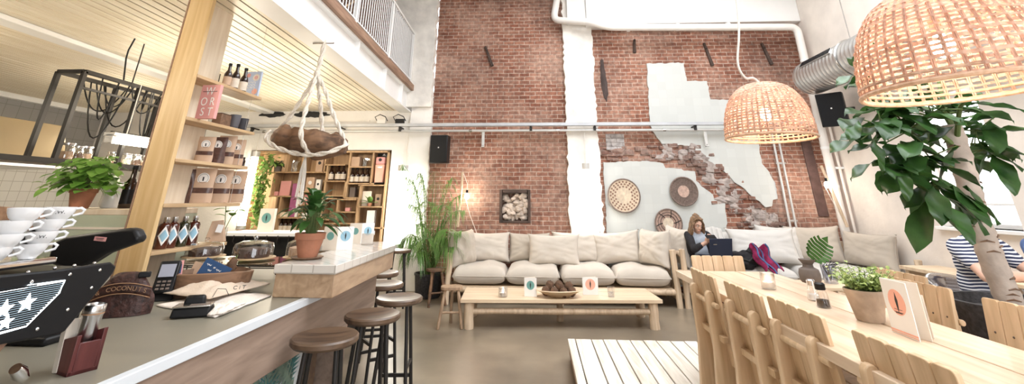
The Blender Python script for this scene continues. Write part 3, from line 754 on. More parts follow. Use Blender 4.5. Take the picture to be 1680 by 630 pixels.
t = thing('paper_bag', 'folded kraft bag with white tag at the end of the lowest shelf', 'bag', q, R(20))
b = MB(); b.hexa([(-.07, -.035, 0), (.07, -.035, 0), (.07, .035, 0), (-.07, .035, 0)], [(-.055, -.004, .155), (.03, -.004, .165), (.03, .004, .165), (-.055, .004, .155)]); b.build('bag_body', M['kraft'], t, bevel=.004)
b = MB(); b.box((.02, -.034, .10), (.045, .002, .06), (R(-12), R(8), R(0))); b.build('tag', M['paper'], t)
# cut sprig of leaves behind that bag
t = thing('leafy_sprig', 'sprig of round leaves in a glass behind the lowest shelf bag', 'plant', onshelf(358, 402, SZ[4]) + Vector((-.05, .10, 0)))
b = MB(); b.lathe([(0, 0), (.03, 0), (.035, .1), (.033, .1), (.028, .004), (0, .004)], 16); b.build('glass_vase', M['glass'], t)
b = MB(); b.tube([(0, 0, .01), (.005, -.01, .14), (-.01, -.02, .27)], .003, 6); b.tube([(0, 0, .05), (.05, -.01, .18), (.10, -.02, .24)], .003, 6); b.build('stem', M['stem'], t)
b = MB()
for p_, d_ in (((-.01, -.02, .27), (-.3, -.5, .9)), ((-.01, -.02, .25), (-.9, -.3, .1)), ((0, -.015, .22), (.9, -.3, .4)), ((0, -.01, .19), (-.8, -.5, .4)), ((.1, -.02, .24), (1, -.3, .1)), ((.06, -.01, .19), (.4, -.8, .6))): b.leaf(p_, d_, .095, .06, .25)
b.build('foliage', M['bright'], t, solid=.001)

# ---- hanging log planter in a knotted rope sling
hp = thing('hanging_log_planter', 'hollow driftwood log hung from the mezzanine beam in a knotted rope sling', 'planter', (-2.15, 4.14, 1.75))
def LG(px, py, y=4.14): return at(px, py, y=y) - hp.location
b = MB(); n = 22
c0, c1 = LG(452, 224), LG(566, 240)
prof = []
for i in range(n + 1):
    t_ = i / n; c = c0.lerp(c1, t_); rad = .165 * (math.sin(PI * min(max(t_ * .94 + .03, 0), 1)) ** .35); prof.append((c, rad))
rings = []
for i, (c, rad) in enumerate(prof):
    ring = []
    for k in range(18):
        a = 2 * PI * k / 18; v = Vector((0, math.cos(a) * 1.05, math.sin(a) * .88))
        nn_ = 1 + .32 * noise.noise(Vector((i * .3, v.y * 1.6, v.z * 1.6))) + .10 * noise.noise(Vector((i * .9, v.y * 5, v.z * 5)))
        top = .75 if v.z > .6 and 3 < i < n - 3 else 1
        ring.append(b.bm.verts.new(c + v * rad * nn_ * top + Vector((.02 * noise.noise(v * 3), 0, 0))))
    rings.append(ring)
for A, B_ in zip(rings, rings[1:]):
    for k in range(18): b.bm.faces.new((A[k], A[(k + 1) % 18], B_[(k + 1) % 18], B_[k]))
b.bm.faces.new(rings[0]); b.bm.faces.new(rings[-1][::-1])
b.build('log', M['log_dark'], hp, smooth=60)
hook = LG(533, 66); knot = LG(520, 122)
def rope(pts, r=.016, tw=10):
    """two strands twisted round a smooth path"""
    P = [Vector(p) for p in pts]; S = []
    for i in range(len(P) - 1):
        a0 = P[max(i - 1, 0)]; a1, a2 = P[i], P[i + 1]; a3 = P[min(i + 2, len(P) - 1)]
        for k in range(9):
            t_ = k / 9; S.append(.5 * ((2 * a1) + (a2 - a0) * t_ + (2 * a0 - 5 * a1 + 4 * a2 - a3) * t_ ** 2 + (3 * a1 - a0 - 3 * a2 + a3) * t_ ** 3))
    S.append(P[-1]); b = MB()
    for ph in (0, PI):
        Q = []; dist = 0
        for i, p in enumerate(S):
            d = (S[min(i + 1, len(S) - 1)] - S[max(i - 1, 0)]).normalized(); u = d.cross(Vector((.1, 1, .2))).normalized(); w = d.cross(u)
            if i: dist += (p - S[i - 1]).length
            a = ph + dist / r * .55
            Q.append(p + (u * math.cos(a) + w * math.sin(a)) * r * .5)
        b.tube(Q, r * .62, 7)
    return b
def off(v, dy): return v + Vector((0, dy, 0))
for pts in ([knot, LG(497, 160), LG(472, 196), off(LG(452, 215), .02)], [knot, LG(508, 160, 4.02), LG(496, 203, 3.90), LG(495, 230, 3.88), LG(508, 256, 4.06)],
            [knot, off(LG(517, 160), .10), off(LG(513, 198), .19), off(LG(512, 230), .20), off(LG(509, 255), .05)], [knot, LG(534, 150), LG(546, 185), off(LG(563, 222), -.02), off(LG(569, 240), -.02)],
            [off(LG(447, 216), -.05), off(LG(449, 232), -.12), off(LG(475, 247), -.17), off(LG(510, 256), -.15), off(LG(545, 254), -.15), off(LG(566, 243), -.08), off(LG(570, 236), 0)]):
    rope(pts, .021).build('rope_strand', M['rope'], hp)
rope([hook, LG(527, 95), knot, LG(519, 126)], .022).build('hanger', M['rope'], hp)
b = MB(); b.ball(knot, (.035, .03, .045), 12, 8); b.build('knot', M['rope'], hp)
b = MB(); rr = random.Random(4)
for k in range(14):
    p0 = off(LG(507, 254), -.06); dx, dy = rr.uniform(-.03, .03), rr.uniform(-.03, .03)
    b.tube([p0, p0 + Vector((dx * .6, dy, -.15)), p0 + Vector((dx, dy, -rr.uniform(.32, .46)))], .005, 5)
b.build('tassel', M['cord'], hp)
b = MB(); hk = LG(522, 68); b.cyl((hook.x - .12, hook.y, 2.915 - 1.75), (hook.x + .10, hook.y, 2.915 - 1.75), .008, n=8); b.tube([hook + Vector((0, 0, .03)), hook], .006, 6); b.build('steel_bar', M['steel'], hp)

# ---- book niche shelving
bs = thing('bookshelf', 'pine box shelving of uneven compartments set into the white back wall', 'shelf', ((bx0 + bx1) / 2, YB, bz0))
YF = YB + .0
def W8(zx, zy, y=YF): return at(400 + zx / 3, 220 + zy / 3, y=y)   # measured on the bookcase enlargement
def bd(b, x0, z0, x1, z1, th=.022):
    y0, y1 = YF - .02, YB + .30
    if abs(x1 - x0) > abs(z1 - z0): b.box2(L(bs, x0, y0, z0 - th / 2), L(bs, x1, y1, z0 + th / 2))
    else: b.box2(L(bs, x0 - th / 2, y0, z0), L(bs, x0 + th / 2, y1, z1))
b = MB(); b.box2(L(bs, bx0 + .02, YB + .30, bz0), L(bs, bx1 - .02, YB + .32, bz1 - .02)); b.build('back_board', M['crate'], bs)
b = MB(); e = .03
for x_ in (bx0 + .04, bx1 - .05): bd(b, x_, bz0, x_, bz1 - .015, .04)
bd(b, bx0 + .03, bz1 - .03, bx1 - .03, bz1 - .03, .035); bd(b, bx0 + .03, bz0 + .02, bx1 - .03, bz0 + .02, .035); b.build('outer_frame', M['crate'], bs, bevel=.003)
Hh = [(110, 285, 188), (290, 405, 188), (395, 500, 152), (520, 630, 162), (395, 500, 232), (515, 640, 244), (125, 230, 306), (275, 395, 284), (388, 495, 304), (495, 565, 314), (565, 690, 252), (560, 688, 358), (100, 165, 390), (165, 275, 412), (270, 395, 348), (395, 460, 318), (460, 556, 322), (455, 556, 384), (90, 160, 482), (160, 270, 488), (270, 420, 420), (556, 690, 462), (400, 556, 440)]
Vv = [(222, 88, 188), (283, 88, 290), (402, 88, 190), (395, 150, 440), (524, 88, 160), (510, 160, 310), (632, 88, 250), (570, 250, 360), (145, 188, 306), (170, 306, 488), (275, 284, 488), (458, 318, 440), (553, 318, 500), (498, 235, 314), (160, 310, 392)]
for (a, c, zy) in Hh:
    p, q = W8(a, zy), W8(c, zy); b = MB(); bd(b, p.x, p.z, q.x, p.z); b.build('shelf_board', M['crate'], bs, bevel=.002)
for (zx, a, c) in Vv:
    p, q = W8(zx, a), W8(zx, c); m_ = (p.x + q.x) / 2; b = MB(); bd(b, m_, q.z, m_, p.z); b.build('divider', M['crate'], bs, bevel=.002)
# what stands in it
YI = YB + .10
def inb(zx, zy, up=.011): q = W8(zx, zy, YI); return Vector((q.x, YI, W8(zx, zy).z + up))
GB = 'small bottles in the bookcase'
for zx, lb in ((425, 'left of the three'), (460, 'middle of the three'), (486, 'right of the three')):
    bottle('sauce_bottle', 'small dark bottle, %s in the upper middle compartment' % lb, 'bottle', inb(zx, 232), .27, .05, 'amber', 'label', GB)
for zx, lb in ((528, 'first from the left in the row of four'), (553, 'second from the left in the row of four'), (579, 'third from the left in the row of four'), (603, 'last in the row of four, beside the pink grinder')):
    bottle('sauce_bottle', 'small dark bottle, ' + lb, 'bottle', inb(zx, 244), .26, .048, 'amber', 'label', GB)
for i, zx in enumerate((176, 198, 222, 246)):
    bottle('sauce_bottle', 'small dark bottle, %s in the bottom left row' % ('first', 'second', 'third', 'last')[i], 'bottle', inb(zx, 488), .24, .045, 'amber', 'label', GB)
def pbox(name, label, cat, zx, zy, w, h, m1, d=.12, m2=None, rz=0, y=0):
    t = thing(name, label, cat, inb(zx, zy) + Vector((0, y, 0)), rz)
    b = MB(); b.box((0, 0, h / 2), (w, d, h)); b.build('body', M[m1], t, bevel=.004)
    if m2: b = MB(); b.prism(disc(16, min(w, h) * .22, (0, h * .6)), .002, TR((0, -d / 2, 0), (R(90), 0, 0))); b.build('round_label', M[m2], t, smooth=0)
    return t
pbox('gift_box', 'pale brown box with round dark mark in the top row of the bookcase', 'box', 372, 188, .13, .26, 'kraft', .08, 'ink')
pbox('small_crate', 'small square brown box in the top right compartment', 'box', 550, 162, .17, .17, 'kraft')
pbox('glass_jar', 'clear storage jar beside the small square brown box', 'jar', 600, 162, .09, .15, 'jar', .09)
pbox('glass_jar', 'clear jar in the second compartment of the top row', 'jar', 252, 188, .12, .20, 'jar', .1)
pbox('book', 'large pink box leaning in the left compartment of the bookcase', 'box', 200, 306, .19, .25, 'pink', .05)
pbox('small_box', 'little pink box beside the large pink one', 'box', 157, 306, .09, .07, 'pink', .07)
pbox('book', 'purple and white book standing out of the bookcase left of centre', 'book', 244, 412, .14, .56, 'purple', .03, None, 0, -.06)
pbox('book', 'white book right beside the purple one', 'book', 265, 412, .05, .54, 'paper', .04, None, 0, -.06)
pbox('paper_bag', 'kraft bag above centre left of the bookcase', 'bag', 325, 284, .15, .24, 'kraft', .09, 'paper')
pbox('drink_carton', 'white and black carton beside the kraft bag', 'carton', 364, 284, .09, .20, 'paper', .07, 'ink')
pbox('paper_bag', 'short pinkish paper bag in the centre of the bookcase', 'bag', 300, 348, .13, .16, 'pink', .08, 'paper')
pbox('white_box', 'small white box right of the short pinkish bag', 'box', 345, 348, .12, .11, 'paper', .08)
pbox('storage_tin', 'stack of dark tins in the middle compartment', 'tin', 535, 314, .10, .17, 'clay', .09)
pbox('picture_card', 'cream card propped in the right compartment', 'card', 600, 358, .16, .25, 'papercream', .02)
pbox('framed_picture', 'small framed print with dark round motif at the right', 'frame', 658, 358, .11, .20, 'kraft', .03, 'ink')
pbox('white_box', 'small pinkish parcel in the low centre compartment', 'box', 512, 384, .08, .06, 'pink', .07)
pbox('straw_basket', 'low straw tray under the purple book', 'basket', 200, 412, .18, .08, 'basket1', .14)
pbox('flour_bag', 'tall white paper bag at the lower right of the bookcase', 'bag', 622, 462, .14, .27, 'paper', .09)
pbox('white_box', 'pale block of cards beside the lower left plates', 'box', 300, 420, .12, .09, 'paper', .08)
t = thing('plate_stack', 'stack of pale plates at the bottom left of the bookcase', 'plate', inb(112, 482))
for k in range(4):
    b = MB(); b.lathe([(0, .018 * k), (.07, .018 * k), (.115, .018 * k + .014), (.113, .018 * k + .017), (.07, .018 * k + .006), (0, .018 * k + .006)], 24); b.build('plate', M['papercream'], t)
# pink upright coffee grinder
t = thing('coffee_grinder', 'tall pink coffee grinder on dark ground in the upper right of the bookcase', 'grinder', inb(668, 244))
b = MB(); b.box((0, 0, .16), (.15, .16, .32), taper=(1.15, 1)); b.build('body', M['peach'], t, bevel=.012)
b = MB(); b.box((0, 0, .385), (.17, .17, .13)); b.build('head', M['pink'], t, bevel=.02)
b = MB(); b.prism(disc(18, .028, (0, .40)), .012, TR((0, -.085, 0), (R(90), 0, 0))); b.build('dial', M['ink'], t, smooth=0)
b = MB(); b.lathe([(.02, .30), (.045, .31), (.045, .33)], 14, (0, -.09, -.05)); b.build('spout', M['paper'], t)
b = MB(); b.box((0, 0, .006), (.2, .2, .012)); b.build('base_plate', M['black'], t)
b = MB(); b.box((0, .10, .28), (.27, .01, .56)); b.build('back_plate', M['black'], t)
b = MB(); b.prism([(-.03, .49), (.03, .49), (0, .53)], .003, TR((0, .094, 0), (R(90), 0, 0))); b.build('triangle_mark', M['paper'], t, smooth=0)
t = thing('leafy_cutting', 'broad leaf cutting in the right compartment of the bookcase', 'plant', inb(625, 358) + Vector((0, -.07, 0)))
b = MB(); b.lathe([(0, 0), (.035, 0), (.04, .05), (.036, .05), (0, .01)], 14); b.build('pot', M['terra'], t)
b = MB()
for d_ in ((-.9, -.2, .5), (-.5, -.3, .9), (.7, -.3, .2), (.2, -.6, .8), (-.8, -.3, .1)): b.leaf((0, 0, .05), d_, .2, .1, .2)
b.build('foliage', M['ivy'], t, solid=.0012)
t = thing('dark_plant', 'dark trailing plant in the top left compartment of the bookcase', 'plant', inb(165, 188))
b = MB(); b.lathe([(0, 0), (.06, 0), (.07, .1), (.064, .1), (0, .02)], 16); b.build('pot', M['clay'], t)
b = MB(); rr = random.Random(5)
for k in range(60):
    a = rr.uniform(0, 2 * PI); b.leaf((.04 * math.cos(a), -.03 + .04 * math.sin(a), .1 + rr.uniform(0, .08)), (math.cos(a), math.sin(a) * .6 - .2, rr.uniform(-.3, 1)), rr.uniform(.07, .13), .05, .5, n=3)
b.build('foliage', M['deep'], t)
# trailing ivy down the left edge of the case
iv = thing('trailing_ivy', 'bright trailing ivy cascading down the left edge of the bookcase', 'plant', W8(120, 180, YB - .05))
b = MB(); rr = random.Random(9); path = [(135, 110), (120, 150), (105, 185), (92, 230), (88, 280), (78, 330), (70, 370), (85, 410), (90, 445)]
PP = [W8(a, c, YB - .06) - iv.location for a, c in path]
for s in range(7):
    b.tube([p + Vector((rr.uniform(-.07, .07), rr.uniform(-.04, .03), 0)) for p in PP], .004, 5)
b.build('stem', M['stem'], iv)
b = MB()
for k in range(430):
    t_ = rr.random() * (len(PP) - 1.01); i = int(t_); p = PP[i].lerp(PP[i + 1], t_ - i); s = .15 if t_ < 4 else .11
    b.leaf(p + Vector((rr.gauss(0, s * .6), rr.uniform(-.10, .02), rr.gauss(0, .04))), (rr.uniform(-1, 1), rr.uniform(-1, .1), rr.uniform(-.9, .4)), rr.uniform(.06, .10), .06, .3, n=3)
b.build('foliage', M['ivy'], iv)
# ---- vertical tube lights beside the case
def tube_lamp(label, px, y, z0, z1, mt, r=.045, wire=True):
    x = at(px, 330, y=y).x
    t = thing('tube_light', label, 'lamp', (x, y, z0))
    b = MB(); b.cyl((0, 0, .02), (0, 0, z1 - z0 - .03), r, n=20); b.build('tube', M[mt], t)
    b = MB(); b.cyl((0, 0, z1 - z0 - .03), (0, 0, z1 - z0 + .07), r * 1.25, n=20); b.build('socket', M['conduit'], t)
    b = MB(); b.cyl((0, 0, -.04), (0, 0, .02), r * 1.25, n=20); b.build('socket', M['conduit'], t)
    if wire: b = MB(); b.tube([(0, 0, z1 - z0 + .05), (0, .0, z1 - z0 + .25), (.01, .02, z1 - z0 + .6)], .006, 6); b.build('wire', M['cord'], t)
    return t
pz = at(661, 278, y=7.82).z; tube_lamp('bright vertical tube lamp on the white wall right of the bookcase', 657, 7.82, at(655, 402, y=7.82).z, pz, 'tube', .07)
tube_lamp('bright vertical tube lamp on the white wall left of the bookcase ivy', 404, 7.85, at(404, 372, y=7.85).z, at(418, 255, y=7.85).z, 'tubewarm', .06)
# ================================================================== ESPRESSO CORNER AND COUNTER THINGS
# ---- espresso machine: black side cheeks shaped like a wing, backlit grille, chrome top
em = thing('espresso_machine', 'large black espresso machine with backlit star grille and chrome top at the left edge', 'coffee machine', (-1.75, 1.1, CZ))
XM = -1.50
def EM(px, py, x=XM): return at(px, py, x=x) - em.location
side = [(192, 437), (186, 449), (150, 492), (108, 543), (100, 548), (75, 553), (0, 566), (-140, 582), (-140, 458), (0, 452), (100, 442), (183, 430)]
P = [EM(a, c) for a, c in side]
b = MB(); b.prism([(p.y, p.z) for p in P][::-1], .016, Matrix(((0, 0, 1, XM - em.location.x - .016), (1, 0, 0, 0), (0, 1, 0, 0), (0, 0, 0, 1))))
cheek = b.build('side_panel', M['satin'], em, bevel=.006, smooth=30)
# body behind the cheek and sloped top
pn_, pt_ = EM(186, 432), EM(0, 452)
b = MB(); zt = pt_.z; yN = pn_.y - .02
b.hexa([(-.62, -1.0, .155), (XM - em.location.x - .017, -1.0, .155), (XM - em.location.x - .017, yN - .10, .165), (-.62, yN - .10, .165)], [(-.62, -1.0, zt + .0), (XM - em.location.x - .017, -1.0, zt - .005), (XM - em.location.x - .017, yN, pn_.z - .006), (-.62, yN, pn_.z - .006)])
b.build('body', M['satin'], em, bevel=.006)
b = MB(); b.box2((-.58, -.95, zt - .0), (.165, yN - .10, zt + .022)); b.build('cup_tray', M['chrome'], em, bevel=.008)
RV = []
for a, c in ((46, 447), (90, 440), (122, 436), (155, 432)):
    q = EM(a, c, XM - .03); RV.append((q.x, q.y, min(q.z, zt + .002)))
for a, c in ((51, 462), (114, 450), (163, 443), (149, 472), (110, 508), (60, 540)):
    q = EM(a, c); RV.append((q.x + .001, q.y, q.z))
for q in RV: b = MB(); b.ball(q, .0055, 10, 6); b.build('rivet', M['steel'], cheek)
gr = [(104, 461), (95, 480), (40, 535), (0, 546), (-100, 560), (-100, 490), (0, 479), (38, 474), (45, 469)]
G = [EM(a, c) for a, c in gr]
b = MB(); b.prism([(p.y, p.z) for p in G][::-1], .003, Matrix(((0, 0, 1, XM - em.location.x), (1, 0, 0, 0), (0, 1, 0, 0), (0, 0, 0, 1)))); glow = b.build('grille_panel', M['grille'], cheek, smooth=0)
b = MB(); b.tube([p + Vector((.003, 0, 0)) for p in G], .0035, 6, closed=True); b.build('light_edge', M['neon'], cheek)
b = MB(); zl = min(p.z for p in G)
import bisect
def inside(y, z):
    c = False; n = len(G)
    for i in range(n):
        p, q = G[i], G[(i + 1) % n]
        if (p.z > z) != (q.z > z) and y < (q.y - p.y) * (z - p.z) / (q.z - p.z) + p.y: c = not c
    return c
zt2 = max(p.z for p in G); nslat = 20
for i in range(1, nslat):
    z = zl + (zt2 - zl) * i / nslat
    ys = [yy for yy in [(-.25 + k * .002) for k in range(420)] if inside(yy, z)]
    if ys: b.box2((XM - em.location.x + .003, min(ys) + .003, z - .0021), (XM - em.location.x + .007, max(ys) - .003, z + .0021))
b.build('slats', M['satin'], cheek)
def star(c, r):
    return [(c[0] + (r if k % 2 == 0 else r * .42) * math.cos(PI / 2 + k * PI / 5), c[1] + (r if k % 2 == 0 else r * .42) * math.sin(PI / 2 + k * PI / 5)) for k in range(10)]
for a, c, r in ((40, 497, .026), (2, 508, .026), (5, 529, .021)):
    q = EM(a, c); b = MB(); b.prism(star((q.y, q.z), r), .002, Matrix(((0, 0, 1, XM - em.location.x + .007), (1, 0, 0, 0), (0, 1, 0, 0), (0, 0, 0, 1)))); b.build('star', M['neon'], cheek, smooth=0)
for yy, xx in ((.22, .18), (.02, .12), (.22, -.45), (-.75, .15), (-.75, -.45)):
    b = MB(); b.hexa([(xx - .02, yy - .07, .001), (xx + .02, yy - .07, .001), (xx + .02, yy - .0, .001), (xx - .02, yy - .0, .001)], [(xx - .02, yy + .02, .16), (xx + .02, yy + .02, .16), (xx + .02, yy + .11, .16), (xx - .02, yy + .11, .16)]); b.build('leg', M['beamwood'], em, bevel=.003)
# glass cup rail with two black round clamps
b = MB(); g0, g1 = EM(-120, 404, XM - .03), EM(117, 372, XM - .03); yg = g1.y
b.box2((.12, -.95, zt + .025), (.124, yN - .16, zt + .105)); b.box2((-.5, yN - .164, zt + .025), (.12, yN - .16, zt + .105)); b.build('glass_rail', M['glass'], em)
for zq in (.045, .085):
    b = MB(); b.lathe([(0, 0), (.016, 0), (.018, .006), (.014, .012), (.006, .014), (0, .012)], 16, M=Matrix.Rotation(R(90), 3, 'Y')); k_ = b.build('clamp_knob', M['black'], em, loc=(.122, yN - .19 + (.085 - zq) * .3, zt + zq))
b = MB(); b.box2((.112, yN - .175, zt + .02), (.128, yN - .15, zt + .11)); b.build('rail_post', M['black'], em, bevel=.002)
# chrome portafilter end poking out under the machine
b = MB(); q = at(32, 612, z=.91) - em.location; b.lathe([(0, -.03), (.014, -.03), (.019, 0), (.014, .03), (0, .03)], 18, q, M=Euler((R(50), R(20), 0)).to_matrix()); b.build('steam_tip', M['chrome'], em)
# ---- cups stacked on the machine
def make_cup(label):
    t = thing('coffee_cup', label, 'cup', (0, 0, 0), 0, 'white cups stacked on the coffee machine')
    h, r = .060, .056
    b = MB(); b.lathe([(0, .004), (.022, .004), (.024, 0), (.028, 0), (.030, .006), (.044, .022), (.053, .042), (r, h), (r - .004, h), (.049, .042), (.038, .020), (.02, .010), (0, .010)], 36)
    b.build('cup_bowl', M['cup'], t)
    b = MB(); b.tube([(r - .006, 0, .052), (r + .014, 0, .056), (r + .026, 0, .047), (r + .022, 0, .034), (.048, 0, .024)], [.005, .0055, .006, .0055, .005], 10); b.build('handle', M['cup'], t)
    return t
cup0 = make_cup('x'); cup0.scale = (.74, .74, .74); zc0 = em.location.z + zt + .023
ca = at(66, 398, x=-1.60); cb_ = at(8, 398, x=-1.58)
places = []
for ci, q in enumerate((ca, cb_)):
    for k in range(4): places.append((q.x + .004 * (k % 2) + .012 * (k - 1.5), q.y + .005 * (k - 1.5), zc0 + k * .036, R(38), ci, k))
names = {(0, 3): 'white cup with black letter on top of the stack nearest the upright', (0, 2): 'plain white cup second from the top of the stack nearest the upright', (0, 1): 'white cup with black letter behind the glass rail, second from the bottom of its stack', (0, 0): 'white cup at the bottom of the stack nearest the upright',
         (1, 3): 'white cup on top of the left stack', (1, 2): 'white cup second from the top in the left stack', (1, 1): 'white cup second from the bottom in the left stack', (1, 0): 'white cup at the bottom of the left stack'}
for i, (x_, y_, z_, rz, ci, k) in enumerate(places):
    if i == 0: c = cup0; c.location = (x_, y_, z_); c.rotation_euler.z = rz; c['label'] = names[(ci, k)]
    else: c = dup(cup0, (x_, y_, z_), rz, names[(ci, k)])
    if ci == 0 and k in (1, 3):
        d = Vector((-x_, -y_, 0)); a = math.atan2(d.y, d.x) - rz + R(4); rr_ = .0535
        text('letter', '.W.', .022, M['ink'], c, (rr_ * math.cos(a), rr_ * math.sin(a), .040), (R(90) - R(14), 0, a + R(90)), .0006)
for i, (px, py) in enumerate(((30, 306), (4, 309))):
    q = at(px, py + 8, y=1.95); pass
t3 = thing('saucer_stack', 'stack of pale saucers on the coffee machine behind the cups', 'saucer', (-1.86, 1.42, zc0 + .002))
for k in range(8):
    b = MB(); b.lathe([(0, .016 * k), (.04, .016 * k), (.075, .016 * k + .012), (.074, .016 * k + .015), (.04, .016 * k + .005), (0, .016 * k + .005)], 28); b.build('saucer', M['papercream'], t3)
# ---- black hopper / display head behind the machine
q0, q1, q2, q3 = at(100, 415, y=1.95), at(228, 380, y=1.95), at(205, 405, y=1.95), at(95, 436, y=1.95)
gh = thing('grinder_head', 'flat black grinder head with rounded end and small pale label', 'grinder', (at(150, 400, y=1.95).x, 1.95, CZ))
b = MB(); pr = [(75, 432), (85, 398), (108, 388), (210, 374), (221, 376), (228, 391), (222, 398), (172, 416), (150, 430), (120, 446)]
pts = [at(a, c, y=1.88) - gh.location for a, c in pr]
b.prism([(p.x, p.z) for p in pts][::-1], .05, Matrix(((1, 0, 0, 0), (0, 0, 1, -.07), (0, 1, 0, 0), (0, 0, 0, 1)))); b.build('head', M['black'], gh, bevel=.012, smooth=30)
b = MB(); q = at(165, 392, y=1.88) - gh.location; b.box((q.x, -.0715, q.z), (.052, .002, .016), (0, R(4), 0)); lbp = b.build('pink_label', M['pink'], gh)
b = MB(); b.box((q.x, -.0728, q.z + .002), (.036, .0008, .0022), (0, R(4), 0)); b.box((q.x, -.0728, q.z - .003), (.028, .0008, .0018), (0, R(4), 0)); b.build('label_text', M['ink'], lbp)
b = MB(); b.box2((-.16, -.05, 0), (-.02, .07, .20)); b.box2((-.18, -.07, 0), (0, .09, .03)); b.build('column', M['black'], gh, bevel=.01)
# ---- knock box with steel jug
kb = thing('knock_box', 'open red mahogany knock box at the near end of the counter', 'box', (-1.540, 1.655, CZ), R(-22))
w_, d_, h_ = .085, .082, .112
b = MB()
b.hexa([(-w_ / 2, -d_ / 2, 0), (w_ / 2, -d_ / 2, 0), (w_ / 2, -d_ / 2 + .012, 0), (-w_ / 2, -d_ / 2 + .012, 0)], [(-w_ / 2, -d_ / 2, h_ * .84), (w_ / 2, -d_ / 2, h_ * 1.02), (w_ / 2, -d_ / 2 + .012, h_ * 1.02), (-w_ / 2, -d_ / 2 + .012, h_ * .84)])
b.hexa([(-w_ / 2, d_ / 2 - .012, 0), (w_ / 2, d_ / 2 - .012, 0), (w_ / 2, d_ / 2, 0), (-w_ / 2, d_ / 2, 0)], [(-w_ / 2, d_ / 2 - .012, h_ * .9), (w_ / 2, d_ / 2 - .012, h_ * 1.1), (w_ / 2, d_ / 2, h_ * 1.1), (-w_ / 2, d_ / 2, h_ * .9)])
b.box2((w_ / 2 - .012, -d_ / 2 + .012, 0), (w_ / 2, d_ / 2 - .012, h_ * .8)); b.box2((-w_ / 2, -d_ / 2 + .012, 0), (-w_ / 2 + .012, d_ / 2 - .012, h_ * .8)); b.box2((-w_ / 2, -d_ / 2, 0), (w_ / 2, d_ / 2, .012))
b.build('box_body', M['red'], kb, bevel=.0015)
b = MB(); b.box((-w_ / 2 - .004, -.02, .075), (.03, .045, .15), (0, R(-9), 0)); b.build('pale_block', M['papercream'], kb, bevel=.002)
ju = thing('steel_tumbler', 'tall brushed steel cylinder leaning behind the red box', 'cylinder', (-1.548, 1.662, CZ + .013), rot=(0, R(2), 0))
b = MB(); b.lathe([(0, 0), (.027, 0), (.028, .003), (.028, .145), (.0305, .15), (.0305, .178), (.028, .181), (.026, .17), (.025, .01), (0, .01)], 32); b.build('cylinder_body', M['steel'], ju)
b = MB(); b.lathe([(.031, .152), (.031, .156)], 32); b.build('collar', M['goldtext'], ju)
# ---- embossed pouch with lettering
q = at(198, 505, z=CZ)
po = thing('leather_pouch', 'brown embossed pouch reading & COCONUTS on the counter beside the machine', 'bag', (-2.06, 2.36, CZ), R(24))
b = MB(); W_, H_ = .27, .19
def pf(sd):
    def f(u, v):
        x = (u - .5) * W_ * (1 - .5 * abs(v - .25) ** 2); z = H_ * (v if abs(u - .5) < 2 else 0) * (1 - .45 * (2 * u - 1) ** 4 * v)
        return Vector((x, sd * (.052 * (1 - (2 * u - 1) ** 4) * (1 - v) ** .5) + .0, z + .002))
    return f
b.surf(pf(-1), 24, 14); b.surf(pf(1), 24, 14); b.build('pouch_body', M['leather'], po)
b = MB(); b.surf(lambda u, v: Vector(((u - .5) * .235, -(.052 * (1 - (1.72 * u - .86) ** 4) * (.38) ** .5) - .018 + .012 * abs(2 * u - 1), .075 + .045 * v + .028 * (1 - (2 * u - 1) ** 2))), 20, 3); bn = b.build('banner', M['leather'], po, solid=.003)
b = MB()
for v in (0, 1): b.tube([((u - .5) * .235, -(.052 * (1 - (1.72 * u - .86) ** 4) * (.38) ** .5) - .021 + .012 * abs(2 * u - 1), .075 + .045 * v + .028 * (1 - (2 * u - 1) ** 2)) for u in [k / 16 for k in range(17)]], .0022, 5)
b.build('piping', M['goldtext'], bn)
s_ = '& COCONUTS'
for k, chh in enumerate(s_):
    if chh == ' ': continue
    u = .10 + .8 * k / (len(s_) - 1); x_ = (u - .5) * .235; y_ = -(.052 * (1 - (1.72 * u - .86) ** 4) * (.38) ** .5) - .0215 + .012 * abs(2 * u - 1)
    text('letter', chh, .027, M['goldtext'], bn, (x_, y_, .0975 + .028 * (1 - (2 * u - 1) ** 2)), (R(90), R((u - .5) * 20), 0), .001)
b = MB(); b.box((.07, -.012, .178), (.05, .02, .026), (0, 0, R(8))); b.build('clasp', M['black'], po, bevel=.004)
# pen on the counter
t = thing('pen', 'slim silver pen lying in front of the brown pouch', 'pen', at(185, 518, z=CZ + .005)); b = MB(); b.cyl((-.07, -.03, 0), (.06, .05, 0), .0045, n=10); b.build('barrel', M['steel'], t); b = MB(); b.cyl((.06, .05, 0), (.075, .0592, 0), .0047, .003, 10); b.build('tip', M['black'], t)
# ---- card terminal
q = at(265, 492, z=CZ)
te = thing('payment_terminal', 'black payment terminal with lit screen standing at the upright', 'terminal', (q.x, q.y, CZ), R(28))
b = MB(); b.hexa([(-.055, -.05, 0), (.055, -.05, 0), (.055, .06, 0), (-.055, .06, 0)], [(-.05, .0, .075), (.05, .0, .075), (.05, .05, .075), (-.05, .05, .075)]); b.build('stand', M['black'], te, bevel=.006)
Mt = Euler((R(-25), 0, 0)).to_matrix()
b = MB(); b.box((0, -.005, .115), (.10, .035, .17), Mt); b.build('head', M['black'], te, bevel=.008)
b = MB(); b.box((0, -.0375 + .01, .152), (.072, .004, .068), Mt); b.build('screen', M['screen'], te)
b = MB()
for i in range(3):
    for j in range(3): b.box((-.024 + i * .024, -.046 - .0075 * j + .0, .098 - j * .017), (.017, .008, .011), Mt)
b.build('keypad', M['clay'], te, bevel=.002)
